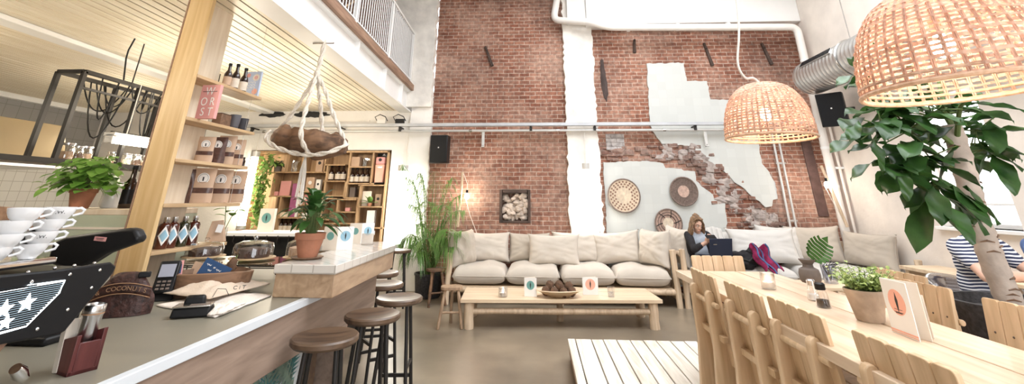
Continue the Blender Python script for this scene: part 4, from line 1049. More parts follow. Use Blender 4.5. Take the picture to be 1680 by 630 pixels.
# ---- rough wooden trough with flyers
q = at(325, 480, z=CZ)
bo = thing('wooden_trough', 'rough hewn oval wooden trough on the counter holding flyers', 'bowl', (-1.98, 2.86, CZ), R(20))
b = MB(); b.lathe([(0, 0), (.17, 0), (.19, .02), (.205, .125), (.19, .13), (.17, .03), (0, .02)], 32, M=Matrix.Diagonal((1.15, .62, 1)), jitter=.06); b.build('bowl_body', M['bowl'], bo)
def flyer(label, px, py, w, h, m1, tilt, rz, y, z=.965, name='flyer'):
    t = thing(name, label, 'flyer', (at(px, py, y=y).x, y, CZ + .03), rot=(R(-10), R(tilt), R(rz)))
    b = MB(); b.box((0, 0, h / 2), (w, .003, h)); b.build('card', M[m1], t); return t
t = flyer('dark blue flyer with white lettering leaning in the trough', 338, 445, .17, .155, 'navy', 22, 8, 2.83)
for x_, z_, w_ in ((-.05, .125, .028), (-.012, .122, .010), (.018, .118, .03), (-.03, .10, .02), (.0, .088, .012)):
    b = MB(); b.tube([(x_ + w_ * (k / 6 - .5), -.0025, z_ + .005 * math.sin(k * 2.4)) for k in range(7)], .0018, 5); b.build('script_stroke', M['paper'], t)
flyer('brown folded flyer behind the dark blue one', 322, 452, .15, .13, 'kraft', 16, 4, 2.90)
t = flyer('colourful pink and white leaflet standing upright in the trough', 294, 440, .05, .16, 'pink', -4, 30, 2.80); b = MB(); b.box((0, -.0025, .115), (.035, .001, .05)); b.box((.005, -.0025, .05), (.03, .001, .03)); b.build('picture', M['navy'], t)
flyer('narrow white leaflet at the left of the trough', 287, 440, .035, .15, 'paper', -9, 20, 2.85)
t = thing('pine_cone', 'dark dried seed pod at the right end of the trough', 'pod', (at(378, 440, y=2.95).x, 2.95, CZ + .09)); b = MB(); b.ball((0, 0, .045), (.03, .03, .055), 12, 9, .4, M=Euler((0, R(20), 0)).to_matrix()); b.build('pod_body', M['coconut'], t); b = MB(); b.cyl((0.02, 0, .09), (.03, 0, .115), .004, n=6); b.build('stem', M['stem'], t)
# ---- printed cotton bags in a heap
def sheet(name, corners, mt, parent, z, rise, seed, nu=26, nv=16, th=.006):
    c = [Vector(p) for p in corners]
    def f(u, v):
        p = c[0].lerp(c[1], u).lerp(c[3].lerp(c[2], u), v)
        e = min(u, 1 - u, v, 1 - v)
        n1 = noise.noise(Vector((u * 3.1, v * 2.3, seed))); n2 = noise.noise(Vector((u * 9, v * 7, seed + 5)))
        return Vector((p.x + .01 * n2, p.y + .01 * n1, z + max(0, rise * (.45 + .9 * n1 + .35 * n2) * min(1, e * 5)) + .002))
    b = MB(); b.surf(f, nu, nv); return b.build(name, mt, parent, solid=th, smooth=80)
sb = thing('cotton_bags', 'heap of two printed cotton tote bags lying on the counter behind the card reader', 'bag', (0, 0, CZ)); sb.location = (-1.75, 2.6, CZ)
def cpt(px, py): q = at(px, py, z=CZ) - sb.location; q.z = 0; return q
sheet('lower_bag', [cpt(256, 503), cpt(352, 523), cpt(446, 486), cpt(380, 478)], M['clothpale'], sb, .004, .02, 1)
up_ = sheet('upper_bag', [cpt(262, 494), cpt(340, 505), cpt(440, 478), cpt(372, 466)], M['cloth'], sb, .040, .05, 2)
sheet('folded_corner', [cpt(310, 478), cpt(345, 492), cpt(362, 480), cpt(330, 464)], M['clothpale'], sb, .058, .03, 3, 14, 10)
sheet('folded_flap', [cpt(340, 523), cpt(365, 520), cpt(402, 502), cpt(352, 508)], M['clothpale'], sb, .012, .03, 4, 16, 10)
q = cpt(390, 496); text('lettering', 'C i T', .030, M['ink'], sb, (q.x, q.y - .01, .074), (R(48), 0, R(24)), .0006)
b = MB(); q0, q1 = cpt(372, 500), cpt(350, 505)
b.tube([(cpt(345, 505) + Vector((0, 0, .05))), (cpt(352, 498) + Vector((0, 0, .072))), (cpt(366, 498) + Vector((0, 0, .07))), (cpt(372, 502) + Vector((0, 0, .05)))], .0016, 5)
for k in range(9): q = cpt(368 + k * 5, 472 + (k % 2) * .6); b.box((q.x, q.y, .066), (.003, .018, .002), (0, 0, R(30)))
b.build('stitching', M['ink'], sb)
# ---- black card reader in front of the bags
q = at(306, 522, z=CZ)
cr = thing('card_reader', 'low black card reader with grey rim nearest the counter edge', 'terminal', (q.x, q.y + .035, CZ), R(22))
b = MB(); b.box((0, 0, .024), (.165, .10, .042), taper=(.94, .9)); b.build('base', M['black'], cr, bevel=.008)
b = MB(); b.box((0, -.003, .049), (.158, .092, .008)); b.build('rim', M['steel'], cr, bevel=.003)
b = MB(); b.box((-.005, .025, .068), (.095, .045, .04), taper=(.85, .7)); b.build('hood', M['black'], cr, bevel=.01)
b = MB(); b.box((.02, -.03, .0545), (.06, .03, .003)); b.build('keypad', M['clay'], cr)
# ---- wire riser with cake domes
wr = thing('wire_riser', 'black wire riser with glass plate carrying the cake domes', 'riser', (-2.1, 3.42, CZ))
b = MB(); b.box((0, 0, .118), (.86, .42, .008)); b.build('glass_plate', M['jar'], wr, bevel=.002)
b = MB()
for z in (.098, .108): b.tube([(-.43, -.21, z), (.40, -.21, z), (.40, .2, z), (-.43, .2, z)], .004, 6, closed=True)
b.build('top_frame', M['iron'], wr)
for x_ in (-.38, -.30, .10, .36):
    for y_ in (-.21, .2):
        b = MB(); b.tube([(x_, y_, .105), (x_, y_ - .01, .02), (x_ + .008, y_ - .012, .004), (x_ + .032, y_ - .012, .004), (x_ + .04, y_ - .01, .02), (x_ + .04, y_, .105)], .004, 6); b.build('leg', M['iron'], wr)
def dome(label, p, r, h, cake='cake'):
    t = thing('cake_dome', label, 'cake dome', p, 0, 'glass cake domes on the riser')
    b = MB(); b.lathe([(0, 0), (r * .5, 0), (r * .55, .006), (r * 1.15, .010), (r * 1.15, .016), (0, .016)], 32); b.build('plate', M['shelf'], t)
    b = MB(); b.lathe([(r, .017), (r, h * .62), (r * .93, h * .80), (r * .6, h * .92), (.012, h * .95)], 32); b.build('glass_cover', M['glass'], t)
    b = MB(); b.lathe([(0, h * .94), (.012, h * .95), (.010, h), (.019, h * 1.10), (.012, h * 1.17), (0, h * 1.18)], 16); b.build('knob', M['jar'], t)
    b = MB(); b.lathe([(0, .017), (r * .8, .017), (r * .82, .05), (r * .78, h * .55), (r * .5, h * .6), (0, h * .58)], 26, jitter=.06); b.build('cake', M[cake], t)
    return t
PZ = CZ + .1225
dome('glass cake dome over dark cake in the middle of the black riser', (at(422, 424, z=PZ).x, 3.44, PZ), .135, .135)
dome('glass cake dome at the left, beside the lowest shelf', (at(376, 415, z=PZ).x + .02, 3.50, PZ), .125, .12)
dome('glass dome half hidden behind the terracotta plant', (-1.78, 3.52, PZ), .10, .14, 'kraft')
# ---- back counter with dark front
bc = thing('back_counter', 'white topped back counter with dark front below the bookcase', 'counter', (-2.7, 5.1, 0))
b = MB(); b.box2((-.85, 0, 1.0), (.75, .5, 1.045)); b.build('counter_top', M['paint'], bc, bevel=.004)
b = MB(); b.box2((-.83, .03, 0), (.73, .48, 1.0)); b.build('carcass', M['black'], bc)
b = MB()
for k in range(12): b.tube([(-.78 + k * .125, -.005, 1.02), (-.78 + k * .125, -.012, .96), (-.78 + k * .125, .02, .93)], .005, 6)
b.box((-.05, -.006, 1.006), (1.6, .012, .014)); b.build('hook_rail', M['iron'], bc)
t = thing('dark_potted_plant', 'dark leafy plant in front of the back counter behind the cake domes', 'plant', (-2.3, 4.75, .62))
b = MB(); b.lathe([(0, -.62), (.13, -.62), (.16, 0), (.145, 0), (.14, -.03), (0, -.03)], 24); b.build('pot', M['stone'], t)
b = MB(); rr = random.Random(31)
for k in range(90):
    a = rr.uniform(0, 2 * PI); b.leaf((rr.gauss(0, .07), rr.gauss(0, .07), rr.uniform(.0, .2)), (math.cos(a), math.sin(a), rr.uniform(.2, 1.4)), rr.uniform(.14, .24), .07, .3, n=4)
b.build('foliage', M['deep'], t)
def menu_card(label, p, w, h, rz, leaf, front='paper', name='menu_card', open_=24, d=.0035, group='menu cards on the bar', tops=None):
    """two hinged card leaves standing like a tent book"""
    t = thing(name, label, 'menu', p, rz, group)
    for sgn, mm in ((0, front), (1, 'papercream')):
        Mx = Matrix.Rotation(R(open_) * sgn, 4, 'Z') @ Matrix.Translation((w / 2, 0, h / 2))
        bb = MB(); bb.box((0, 0, 0), (w, d, h)); o = bb.build('card_leaf', M[mm], t, bevel=.0006); o.matrix_local = Mx
        sd = -1 if sgn == 0 else 1
        if sgn == 0:
            c = MB(); c.prism(disc(28, w * .32, (0, h * .10)), .0008, TR((0, -d / 2, 0), (R(90), 0, 0))); pr_ = c.build('round_logo', M[leaf], o, smooth=0)
            c = MB(); c.prism([(.0, h * .10 + w * .25), (-w * .05, h * .10 + w * .05), (-w * .03, h * .1 - w * .12), (0, h * .1 - w * .26), (w * .03, h * .1 - w * .12), (w * .05, h * .10 + w * .05)], .0014, TR((0, -d / 2, 0), (R(90), 0, 0)))
            c.build('feather_mark', M['ink'], o, smooth=0)
        else:
            c = MB(); c.prism(disc(24, w * .25, (0, h * .10)), .0008, TR((0, d / 2 + .0008, 0), (R(90), 0, 0))); c.build('round_logo', M['teal'], o, smooth=0)
    return t
q = at(553, 411, z=BZ2); menu_card('white menu with blue leaf circle standing nearest on the raised bar', (q.x - .01, q.y, BZ2), .115, .165, R(25), 'blueprint', open_=150)
menu_card('white and cream menu standing farther back on the raised bar', (-1.555, 4.12, BZ2), .11, .165, R(40), 'blueprint', open_=140)
q = at(432, 386, z=1.045); t = menu_card('cream menu with green circle on the back counter left of the domes', (at(420, 386, y=5.2).x, 5.2, 1.045), .17, .25, R(0), 'teal', 'papercream', open_=30)
t = thing('acrylic_block', 'frosted acrylic holder at the far end of the raised bar', 'holder', (at(606, 398, z=BZ2).x + .06, 4.0, BZ2)); b = MB(); b.box((0, 0, .045), (.10, .012, .09)); b.build('holder_plate', M['candle'], t, bevel=.002); b = MB(); b.box((0, .02, .004), (.1, .06, .008)); b.build('foot', M['candle'], t)
# ---- terracotta pot with peace lily on the bar
q = at(518, 416, z=BZ2)
pl = thing('potted_peace_lily', 'glossy dark leafed plant in a terracotta pot on the raised bar', 'plant', (-1.50, 3.07, BZ2))
b = MB(); b.lathe([(0, 0), (.085, 0), (.10, .012), (.095, .016), (.08, .012), (0, .010)], 28); b.build('saucer', M['bowl'], pl)
b = MB(); b.lathe([(0, .012), (.058, .012), (.084, .115), (.092, .117), (.095, .155), (.086, .157), (.080, .12), (0, .125)], 28); b.build('pot', M['terra'], pl)
b = MB(); b.lathe([(0, .14), (.08, .138)], 20, jitter=.1); b.build('soil', M['soil'], pl)
b = MB(); c = MB(); rr = random.Random(17)
for k in range(66):
    a = rr.uniform(0, 2 * PI); tilt = rr.uniform(.05, .9); l = rr.uniform(.10, .24); top = Vector((math.cos(a) * l * tilt * .75, math.sin(a) * l * tilt * .75, .14 + l * (1.15 - tilt * .6)))
    c.tube([(.02 * math.cos(a), .02 * math.sin(a), .13), top * .6 + Vector((0, 0, .08)), top], .0022, 5)
    b.leaf(top, (math.cos(a) * (tilt + .2), math.sin(a) * (tilt + .2), 1 - tilt * 1.3), rr.uniform(.10, .17), rr.uniform(.04, .058), .45, n=6)
b.build('foliage', M['deep'], pl); c.build('stem', M['stem'], pl)
# ================================================================== KITCHEN BEHIND
XK = -4.2
hr = thing('hanging_rack', 'black steel pot rack with looping cables hung from the plank ceiling', 'rack', (XK - .12, 4.9, 1.70))
def K(x, y, z): return (x - hr.location.x, y - hr.location.y, z - hr.location.z)
xa, xb, ya, yb_ = XK - .26, XK, 3.70, 5.35
def bar_(b, p, q, w=.035): b.beam(K(*p), K(*q), w, w)
b = MB()
for z in (2.51,):
    for x_ in (xa, xb): bar_(b, (x_, ya, z), (x_, yb_, z))
    for y_ in (ya, yb_): bar_(b, (xa, y_, z), (xb, y_, z))
b.build('top_frame', M['iron'], hr)
for y_ in (ya, 4.3, 4.85, yb_):
    for x_ in (xa, xb):
        b = MB(); bar_(b, (x_, y_, 1.70), (x_, y_, 2.51)); b.build('upright', M['iron'], hr)
b = MB(); bar_(b, (xb, 3.7, 2.36), (xb, yb_, 2.36), .02); bar_(b, (xa, 4.4, 2.05), (xa, yb_, 2.05), .03); bar_(b, (xb, 4.4, 2.0), (xb, yb_, 2.0), .03); b.build('cross_rail', M['iron'], hr)
for y_ in (4.2, 5.4):
    b = MB(); b.cyl(K(xb, y_, 2.51), K(xb, y_, ZC), .006, n=6); b.build('hanger', M['iron'], hr)
rr = random.Random(41)
for k in range(12):
    y1 = rr.uniform(3.8, 4.8); y2 = y1 + rr.uniform(.15, .5); x1, x2 = rr.choice([xa, xb]), rr.choice([xa, xb]); dp = rr.uniform(.15, .6)
    b = MB(); b.tube([K(x1 + (x2 - x1) * t_, y1 + (y2 - y1) * t_, 2.50 - dp * 4 * t_ * (1 - t_)) for t_ in [i / 12 for i in range(13)]], .007, 5); b.build('cable', M['black'], hr)
b = MB(); b.tube([K(*p) for p in ((xb, 4.1, 2.52), (xb, 4.05, 2.75), (xb + .05, 4.0, 2.82), (xb + .10, 3.98, ZC - .02))], .008, 5); b.tube([K(*p) for p in ((xb, 4.7, 2.5), (xb + .05, 4.75, 2.75), (xb + .22, 4.8, 2.80), (xb + .28, 4.78, ZC))], .008, 5); b.build('supply_cable', M['black'], hr)
ks = thing('kitchen_shelf', 'long dark shelf under the black rack holding jars', 'shelf', (XK - .13, 4.6, 1.68))
b = MB(); b.box2((-.14, -2.4, -.0), (.15, .75, .03)); b.build('shelf_board', M['dark'], ks, bevel=.003)
b = MB(); b.box2((.135, -2.4, .0), (.155, .75, .045)); b.build('front_rail', M['iron'], ks)
JL = ['clear swing top jar nearest on the kitchen shelf', 'clear storage jar second on the kitchen shelf', 'clear storage jar with brown contents above the potted vine', 'jar beneath the lit tube, nearest one', 'jar beneath the lit tube, second one', 'jar beneath the lit tube, third one', 'jar beneath the lit tube, close to the upright']
for i, (px, r, h, m_) in enumerate(((104, .062, .15, 'kraft'), (123, .048, .135, 'coconut'), (136, .06, .14, 'kraft'), (184, .055, .12, 'kraft'), (206, .055, .12, 'papercream'), (222, .055, .12, 'coconut'), (237, .055, .12, 'kraft'))):
    q = at(px, 262, x=XK - .12)
    t = thing('storage_jar', JL[i], 'jar', (XK - .12, q.y, 1.711), 0, 'jars on the kitchen shelf')
    b = MB(); b.lathe([(0, 0), (r * .95, 0), (r, .01), (r, h * .8), (r * .85, h * .9), (r * .85, h)], 20); b.build('glass_body', M['jar'], t)
    b = MB(); b.lathe([(0, .006), (r * .9, .006), (r * .92, h * .6), (0, h * .62)], 16); b.build('contents', M[m_], t)
    b = MB(); b.lathe([(r * .9, h), (r * .9, h * 1.1), (0, h * 1.12)], 18); b.build('lid', M['steel'], t)
# horizontal fluorescent fitting over the shelf
fl = thing('strip_light', 'bright fluorescent strip light over the kitchen shelf', 'lamp', (XK + .09, 4.72, 1.93))
b = MB(); b.cyl((0, -.62, 0), (0, .62, 0), .03, n=16); b.build('tube', M['tubewarm'], fl)
b = MB(); b.box2((-.06, -.68, .035), (.05, .68, .07)); b.box2((-.04, -.68, -.03), (.04, -.64, .05)); b.box2((-.04, .64, -.03), (.04, .68, .05)); b.build('fitting', M['conduit'], fl, bevel=.004)
for y_ in (-.5, .5): b = MB(); b.cyl((0, y_, .07), (0, y_, 2.51 - 1.93), .004, n=6); b.build('hanging_wire', M['cord'], fl)
# stainless hood on the far wall
hd = thing('extractor_hood', 'warm reflecting stainless extractor hood on the kitchen wall', 'hood', (-6.3, 4.4, 1.78))
b = MB(); b.hexa([(-.9, -1.8, 0), (.45, -1.8, 0), (.45, .9, 0), (-.9, .9, 0)], [(-.9, -1.8, .48), (.30, -1.8, .48), (.30, .9, .48), (-.9, .9, .48)]); b.build('canopy', M['hood'], hd, bevel=.01)
b = MB(); b.box2((-.9, -1.85, -.05), (.48, .95, 0)); b.build('lip', M['steel'], hd, bevel=.006)
b = MB(); b.box2((-.6, -.9, .48), (.1, -.2, 1.1)); b.build('flue', M['steel'], hd, bevel=.006)
# glass display case with vine pot
gc = thing('display_case', 'pale green glass display case behind the upright', 'display case', (-3.3, 3.22, .0))
b = MB(); b.box2((-.75, 0, .0), (.46, .55, .92)); b.build('base', M['paint'], gc, bevel=.004)
b = MB(); b.box2((-.75, 0, 1.285), (.46, .55, 1.325)); b.build('top', M['plyedge'], gc, bevel=.004)
b = MB(); b.box2((-.75, .0, .92), (.46, .006, 1.285)); b.box2((.454, .006, .92), (.46, .55, 1.285)); b.build('glass_front', mat('tinted case glass', (.50, .55, .42), .12, var=.05), gc)
b = MB(); b.box2((-.75, -.004, 1.19), (.46, .0, 1.205)); b.box2((-.75, -.004, 1.08), (.46, .0, 1.105)); b.build('shelf_edge', M['papercream'], gc)
pv = thing('potted_vine', 'bushy bright green vine in a terracotta pot on the display case', 'plant', (at(130, 338, y=3.36).x, 3.36, 1.326))
b = MB(); b.lathe([(0, 0), (.055, 0), (.078, .11), (.085, .112), (.085, .14), (.077, .14), (.07, .11), (0, .115)], 24); b.build('pot', M['terra'], pv)
b = MB(); c = MB(); rr = random.Random(23)
for k in range(210):
    a = rr.uniform(0, 2 * PI); el = rr.uniform(-.5, 1.3); rad = rr.uniform(.07, .25)
    p = Vector((rad * math.cos(a) * math.cos(el) * 1.15, rad * math.sin(a) * math.cos(el) * .8, .20 + rad * math.sin(el) * .8))
    b.leaf(p, (math.cos(a) + rr.uniform(-.6, .6), math.sin(a) - .4, rr.uniform(-.7, .6)), rr.uniform(.06, .095), rr.uniform(.06, .085), .4, n=5)
    if k % 7 == 0: c.tube([(0, 0, .11), p * .5 + Vector((0, 0, .12)), p], .0025, 5)
b.build('foliage', M['bright'], pv); c.build('stem', M['stem'], pv)
bw = bottle('wine_bottle', 'black long necked bottle on the display case beside the upright', 'bottle', (at(206, 335, y=3.5).x, 3.5, 1.326), .32, .045, 'amber', 'black', None)
t = thing('milk_jug', 'white enamel jug behind the vine on the display case', 'jug', (at(180, 340, y=3.62).x, 3.62, 1.326), R(20)); b = MB(); b.lathe([(0, 0), (.06, 0), (.075, .03), (.07, .13), (.05, .18), (.058, .20), (.05, .20), (.045, .18), (0, .02)], 24); b.build('jug_body', M['cup'], t); b = MB(); b.tube([(.05, 0, .17), (.11, 0, .15), (.11, 0, .08), (.07, 0, .05)], .008, 8); b.build('handle', M['cup'], t)
t = thing('serving_board', 'grey wooden board leaning behind the cups', 'board', (at(35, 310, y=2.9).x, 2.9, 1.22), rot=(R(-10), R(3), 0)); b = MB(); b.box((0, 0, .05), (.50, .02, .14)); b.build('board_body', M['beamwood'], t, bevel=.004); b = MB(); b.tube([(.26, 0, .05), (.30, 0, .06), (.30, 0, .03), (.26, 0, .04)], .006, 6); b.build('handle', M['iron'], t)
t = thing('kitchen_worktop', 'white kitchen worktop below the tiled wall at the far left', 'worktop', (-4.6, 3.2, 0)); b = MB(); b.box2((-1.2, -1.4, 1.17), (1.0, .0, 1.21)); b.build('worktop_slab', M['paint'], t, bevel=.004); b = MB(); b.box2((-1.18, -1.38, 0), (.95, -.02, 1.17)); b.build('cabinet_body', M['dark'], t)
# ================================================================== LOUNGE
def pillow_mesh(w, h, t, seed=0, crease=.0, n=26, sq=.42):
    """stuffed cushion standing on its lower edge: x wide, z tall, y thick"""
    b = MB()
    def f(sd):
        def g(u, v):
            a, c = 2 * u - 1, 2 * v - 1
            x = a * w / 2 * (1 - .07 * (1 - abs(c) ** 2.2) * 1.0 + .05 * abs(c) ** 6)
            z = h / 2 + c * h / 2 * (1 - .07 * (1 - abs(a) ** 2.2) + .05 * abs(a) ** 6)
            e = max(0, (1 - abs(a) ** 3.2) * (1 - abs(c) ** 3.2)) ** sq
            wr = noise.noise(Vector((a * 2.2 + seed, c * 2.2, seed * 1.7))) * .16 + .05 * noise.noise(Vector((a * 2.5 + c * 6 + seed, c * 3, seed)))
            rad = math.sin(math.atan2(c, a) * 15 + seed + 3 * noise.noise(Vector((a * 2, c * 2, seed)))) * .06 * min(1, (a * a + c * c)) * (1 if e > .05 else .3)
            bag = -.12 * c * (1 - abs(a) ** 2)          # filling sinks to the bottom
            y = sd * t / 2 * e * (1 + wr + bag + rad)
            z -= .018 * h * (1 - a * a) * max(0, c)
            return Vector((x, y, z))
        return g
    b.surf(f(-1), n, n); b.surf(f(1), n, n)
    bmesh.ops.remove_doubles(b.bm, verts=b.bm.verts[:], dist=.0004)
    return b
def pillow(label, p, w, h, t, rot, mt='linen', seed=0, group='loose linen cushions', crease=0):
    o = thing('cushion', label, 'cushion', p, rot=rot, group=group)
    pillow_mesh(w, h, t, seed).build('cover', M[mt], o, smooth=80)
    b = MB(); e = [(x * w / 2, 0, h / 2 + z * h / 2) for x, z in ((-.97, -.97), (0, -.90), (.97, -.97), (.93, 0), (.97, .97), (0, .87), (-.97, .97), (-.93, 0))]
    b.tube(e, .005, 5, closed=True); b.build('seam', M[mt], o)
    return o
def seat_cushion(label, p, w, d, h, rz, mt='linen', seed=0, group='seat cushions'):
    o = thing('seat_cushion', label, 'cushion', p, rz, group)
    b = MB(); n = 22
    def f(sd):
        def g(u, v):
            a, c = 2 * u - 1, 2 * v - 1
            e = max(0, (1 - abs(a) ** 6) * (1 - abs(c) ** 6)) ** .45
            x = a * w / 2 * (1 - .02 * (1 - c * c)); y = c * d / 2 * (1 - .02 * (1 - a * a))
            wr = noise.noise(Vector((a * 1.8 + seed, c * 1.8, seed * 2.1))) * .14 + .085 * math.sin(math.atan2(c, a) * 15 + seed + 2.5 * noise.noise(Vector((a * 2, c * 2, seed)))) * (a * a + c * c) * .5
            k = h / 2 * e * (1 + (wr if sd > 0 else 0)) + (.010 * math.sin(a * 5 + seed) * e if sd > 0 else 0)
            return Vector((x, y, h * .5 + sd * k * (1.06 if sd > 0 else .96)))
        return g
    b.surf(f(-1), n, n); b.surf(f(1), n, n)
    bmesh.ops.remove_doubles(b.bm, verts=b.bm.verts[:], dist=.0004)
    b.build('cover', M[mt], o, smooth=80)
    b = MB(); b.tube([(x * w / 2 * .985, y * d / 2 * .985, h * .5) for x, y in ((-1, -1), (0, -1), (1, -1), (1, 0), (1, 1), (0, 1), (-1, 1), (-1, 0))], .006, 5, closed=True); b.build('seam', M[mt], o)
    return o
def logpole(b, p0, p1, r, n=12, seed=0, seg=6):
    p0, p1 = Vector(p0), Vector(p1); d = p1 - p0; P = []; Q = []
    u = d.orthogonal().normalized(); w = d.cross(u).normalized()
    for i in range(seg + 1):
        t = i / seg; P.append(p0 + d * t + (u * noise.noise(Vector((t * 2, seed, 0))) + w * noise.noise(Vector((t * 2, seed, 9)))) * r * .5); Q.append(r * (1 + .13 * noise.noise(Vector((t * 3, seed, 4)))))
    P = [P[0] - d.normalized() * .004] + P + [P[-1] + d.normalized() * .004]; Q = [Q[0] * .82] + Q + [Q[-1] * .82]
    b.tube(P, Q, n)
    return b
# ---- long sofa on its log frame
sx0, sx1, sy0, sy1 = -1.33, 1.95, 7.06, 7.86
sf = thing('log_sofa', 'long low sofa frame of peeled logs against the brick wall', 'sofa', ((sx0 + sx1) / 2, 7.45, 0))
def S_(x, y, z): return (x - sf.location.x, y - sf.location.y, z)
b = MB(); b.box2(S_(sx0 + .06, sy0 + .03, .20), S_(sx1 - .06, sy1, .235)); b.build('seat_board', M['pine'], sf, bevel=.004)
for i, (p, q, r) in enumerate((((sx0 + .0, sy0 + .02, .19), (sx1, sy0 + .02, .19), .04), ((sx0, sy1, .19), (sx1, sy1, .19), .04), ((sx0, sy1, .60), (sx1, sy1, .60), .035), ((sx0, sy0, .12), (sx0, sy1, .12), .032), ((sx1, sy0, .12), (sx1, sy1, .12), .032), ((sx0, sy0, .62), (sx0, sy1, .62), .03), ((sx1, sy0, .70), (sx1, sy1, .70), .035))):
    b = MB(); logpole(b, S_(*p), S_(*q), r, seed=i); b.build('rail', M['log'], sf)
for i, (x, y, z) in enumerate(((sx0, sy0, .66), (sx1, sy0, .73), (sx0, sy1, .8), (sx1, sy1, .8), (.3, sy0 + .02, .19), (.3, sy1, .5))):
    b = MB(); logpole(b, S_(x, y, 0), S_(x + (.03 if i == 0 else -.03 if i == 1 else 0), y, z), .042, seed=i + 20); b.build('leg', M['log'], sf)
for i, (p, q) in enumerate((((sx0, sy0, .42), (sx0, sy0 + .4, .14)), ((sx1, sy0, .45), (sx1, sy0 + .4, .14)))):
    b = MB(); logpole(b, S_(*p), S_(*q), .028, seed=i + 30); b.build('brace', M['log'], sf)
SC = ['seat cushion at the left end of the long sofa', 'seat cushion second from left on the long sofa, under the front square pillow', 'seat cushion third from left on the long sofa', 'seat cushion at the right end of the long sofa']
sw = (sx1 - sx0 - .14) / 4
for i in range(4): seat_cushion(SC[i], (sx0 + .07 + sw * (i + .5), 7.41, .236), sw * 1.0, .78, .255, R((1.5, -1, 1, -2)[i]), 'linen', i * 3.1, 'seat cushions of the long sofa')
GP = 'back cushions of the long sofa'
ZS = .475
pillow('linen cushion leaning inward at the left end of the long sofa', (-1.14, 7.36, ZS - .02), .62, .50, .26, (R(-8), R(0), R(66)), 'linen3', 1, GP)
pillow('wide back cushion at the left of the long sofa', (-.82, 7.66, ZS), .72, .44, .24, (R(-14), 0, R(3)), 'linen', 2, GP)
pillow('back cushion partly behind the front square pillow, on its left', (-.15, 7.70, ZS), .66, .43, .22, (R(-14), 0, R(-2)), 'linen3', 3, GP)
pillow('square pillow standing in front in the middle of the long sofa', (.235, 7.42, ZS - .01), .79, .44, .20, (R(-12), 0, R(-3)), 'linen', 4, GP)
pillow('back cushion just right of the front square pillow', (.62, 7.70, ZS), .78, .45, .22, (R(-13), 0, R(2)), 'linen', 5, GP)
pillow('wide slanting back cushion at the right of the long sofa', (1.25, 7.62, ZS), .74, .47, .24, (R(-14), R(-5), R(-8)), 'linen', 6, GP)
pillow('plump cushion leaning on the right arm of the long sofa', (1.72, 7.34, ZS + .01), .60, .50, .28, (R(-8), R(0), R(-62)), 'linen', 7, GP)
# ---- coffee table
CT = thing('coffee_table', 'long low table with pine board top on round log legs', 'table', (.24, 6.20, 0), R(3.5))
tw, td, th = 2.36, .72, .31
for i in range(3):
    b = MB(); b.box((0, -td / 2 + td / 3 * (i + .5), th - .02), (tw, td / 3 - .003, .04)); b.build('top_board', M['pine'], CT, bevel=.005)
for i, (x, y) in enumerate(((-1.08, -.29), (1.08, -.29), (-1.08, .29), (1.08, .29), (0.02, .05))):
    b = MB(); b.tube([(x + .002 * math.sin(k * 2 + i), y, (th - .041) * k / 6) for k in range(7)], [(.056 if i < 4 else .04) * (1 + .04 * math.sin(k * 1.7 + i)) for k in range(7)], 16); b.build('leg', M['log'], CT)
for i, y in enumerate((-.29, .29)):
    b = MB(); logpole(b, (-1.06, y, .175), (1.06, y, .175), .032, 12, i + 7, 12); b.build('stretcher', M['log'], CT)
b = MB(); b.box((0, 0, .255), (.5, .5, .03)); b.build('under_board', M['beamwood'], CT)
# ---- rough stools
def rough_stool(label, p, rz, h=.40, w=.26, d=.20, mt='stoolwood'):
    t = thing('milking_stool', label, 'stool', p, rz, 'small rough wooden stools')
    b = MB(); b.prism(rrect(w, d, .07, 5), .035, Matrix.Translation((0, 0, h - .035))); b.build('seat', M[mt], t, bevel=.006)
    for i, (sx, sy) in enumerate(((-1, -1), (1, -1), (0, 1))):
        b = MB(); logpole(b, (sx * w * .30, sy * d * .28, h - .036), (sx * w * .52, sy * d * .72, 0.004), .018, 10, i); b.build('leg', M[mt], t)
    b = MB(); logpole(b, (-w * .42, -d * .5, .16), (w * .42, -d * .5, .16), .012, 8, 5); b.build('stretcher', M[mt], t)
    return t
rough_stool('low wooden stool at the left end of the coffee table', (-1.05, 5.93, 0), R(8), .42)
rough_stool('rough wooden stool in shadow beside the palm pot', (-1.50, 7.02, 0), R(35), .46, .24, .2, 'log_dark')
# ---- on the coffee table
TZ = th + .0015
def glass_candle(label, p, r=.045, h=.09, group='candle glasses'):
    t = thing('candle_glass', label, 'candle', p, 0, group)
    b = MB(); b.lathe([(0, 0), (r * .9, 0), (r, .006), (r, h), (r * .92, h), (r * .9, .012), (0, .012)], 24); b.build('glass_body', M['candle'], t)
    b = MB(); b.lathe([(0, .0125), (r * .8, .0125), (r * .8, h * .45), (0, h * .45)], 18); b.build('wax', M['paper'], t)
    b = MB(); b.lathe([(0, h * .46), (.004, h * .5), (.006, h * .56), (0, h * .7)], 8); b.build('flame', M['bulb'], t)
    return t
q = at(825, 487, z=TZ); glass_candle('lit frosted candle glass left of the menus on the coffee table', (q.x, q.y, TZ), .055, .10)
q = at(874, 487, z=TZ); menu_card('menu with leaf print and blue stripe left of the coconut bowl', (q.x - .10, q.y + .02, TZ), .15, .20, R(-8), 'teal', open_=35, group='menu cards in the lounge')
q = at(970, 484, z=TZ)
t = menu_card('white menu with peach circle right of the coconut bowl', (q.x - .10, q.y, TZ), .19, .19, R(2), 'peach', open_=22, group='menu cards in the lounge')
q = at(1003, 487, z=TZ); t = thing('water_glass', 'clear water glass at the right of the coffee table', 'glass', (q.x, q.y, TZ)); b = MB(); b.lathe([(0, 0), (.038, 0), (.045, .11), (.042, .11), (.034, .008), (0, .008)], 24); b.build('glass_body', M['glass'], t); b = MB(); b.lathe([(0, .0085), (.034, .0085), (.037, .05), (0, .05)], 20); b.build('water', M['plastic'], t)
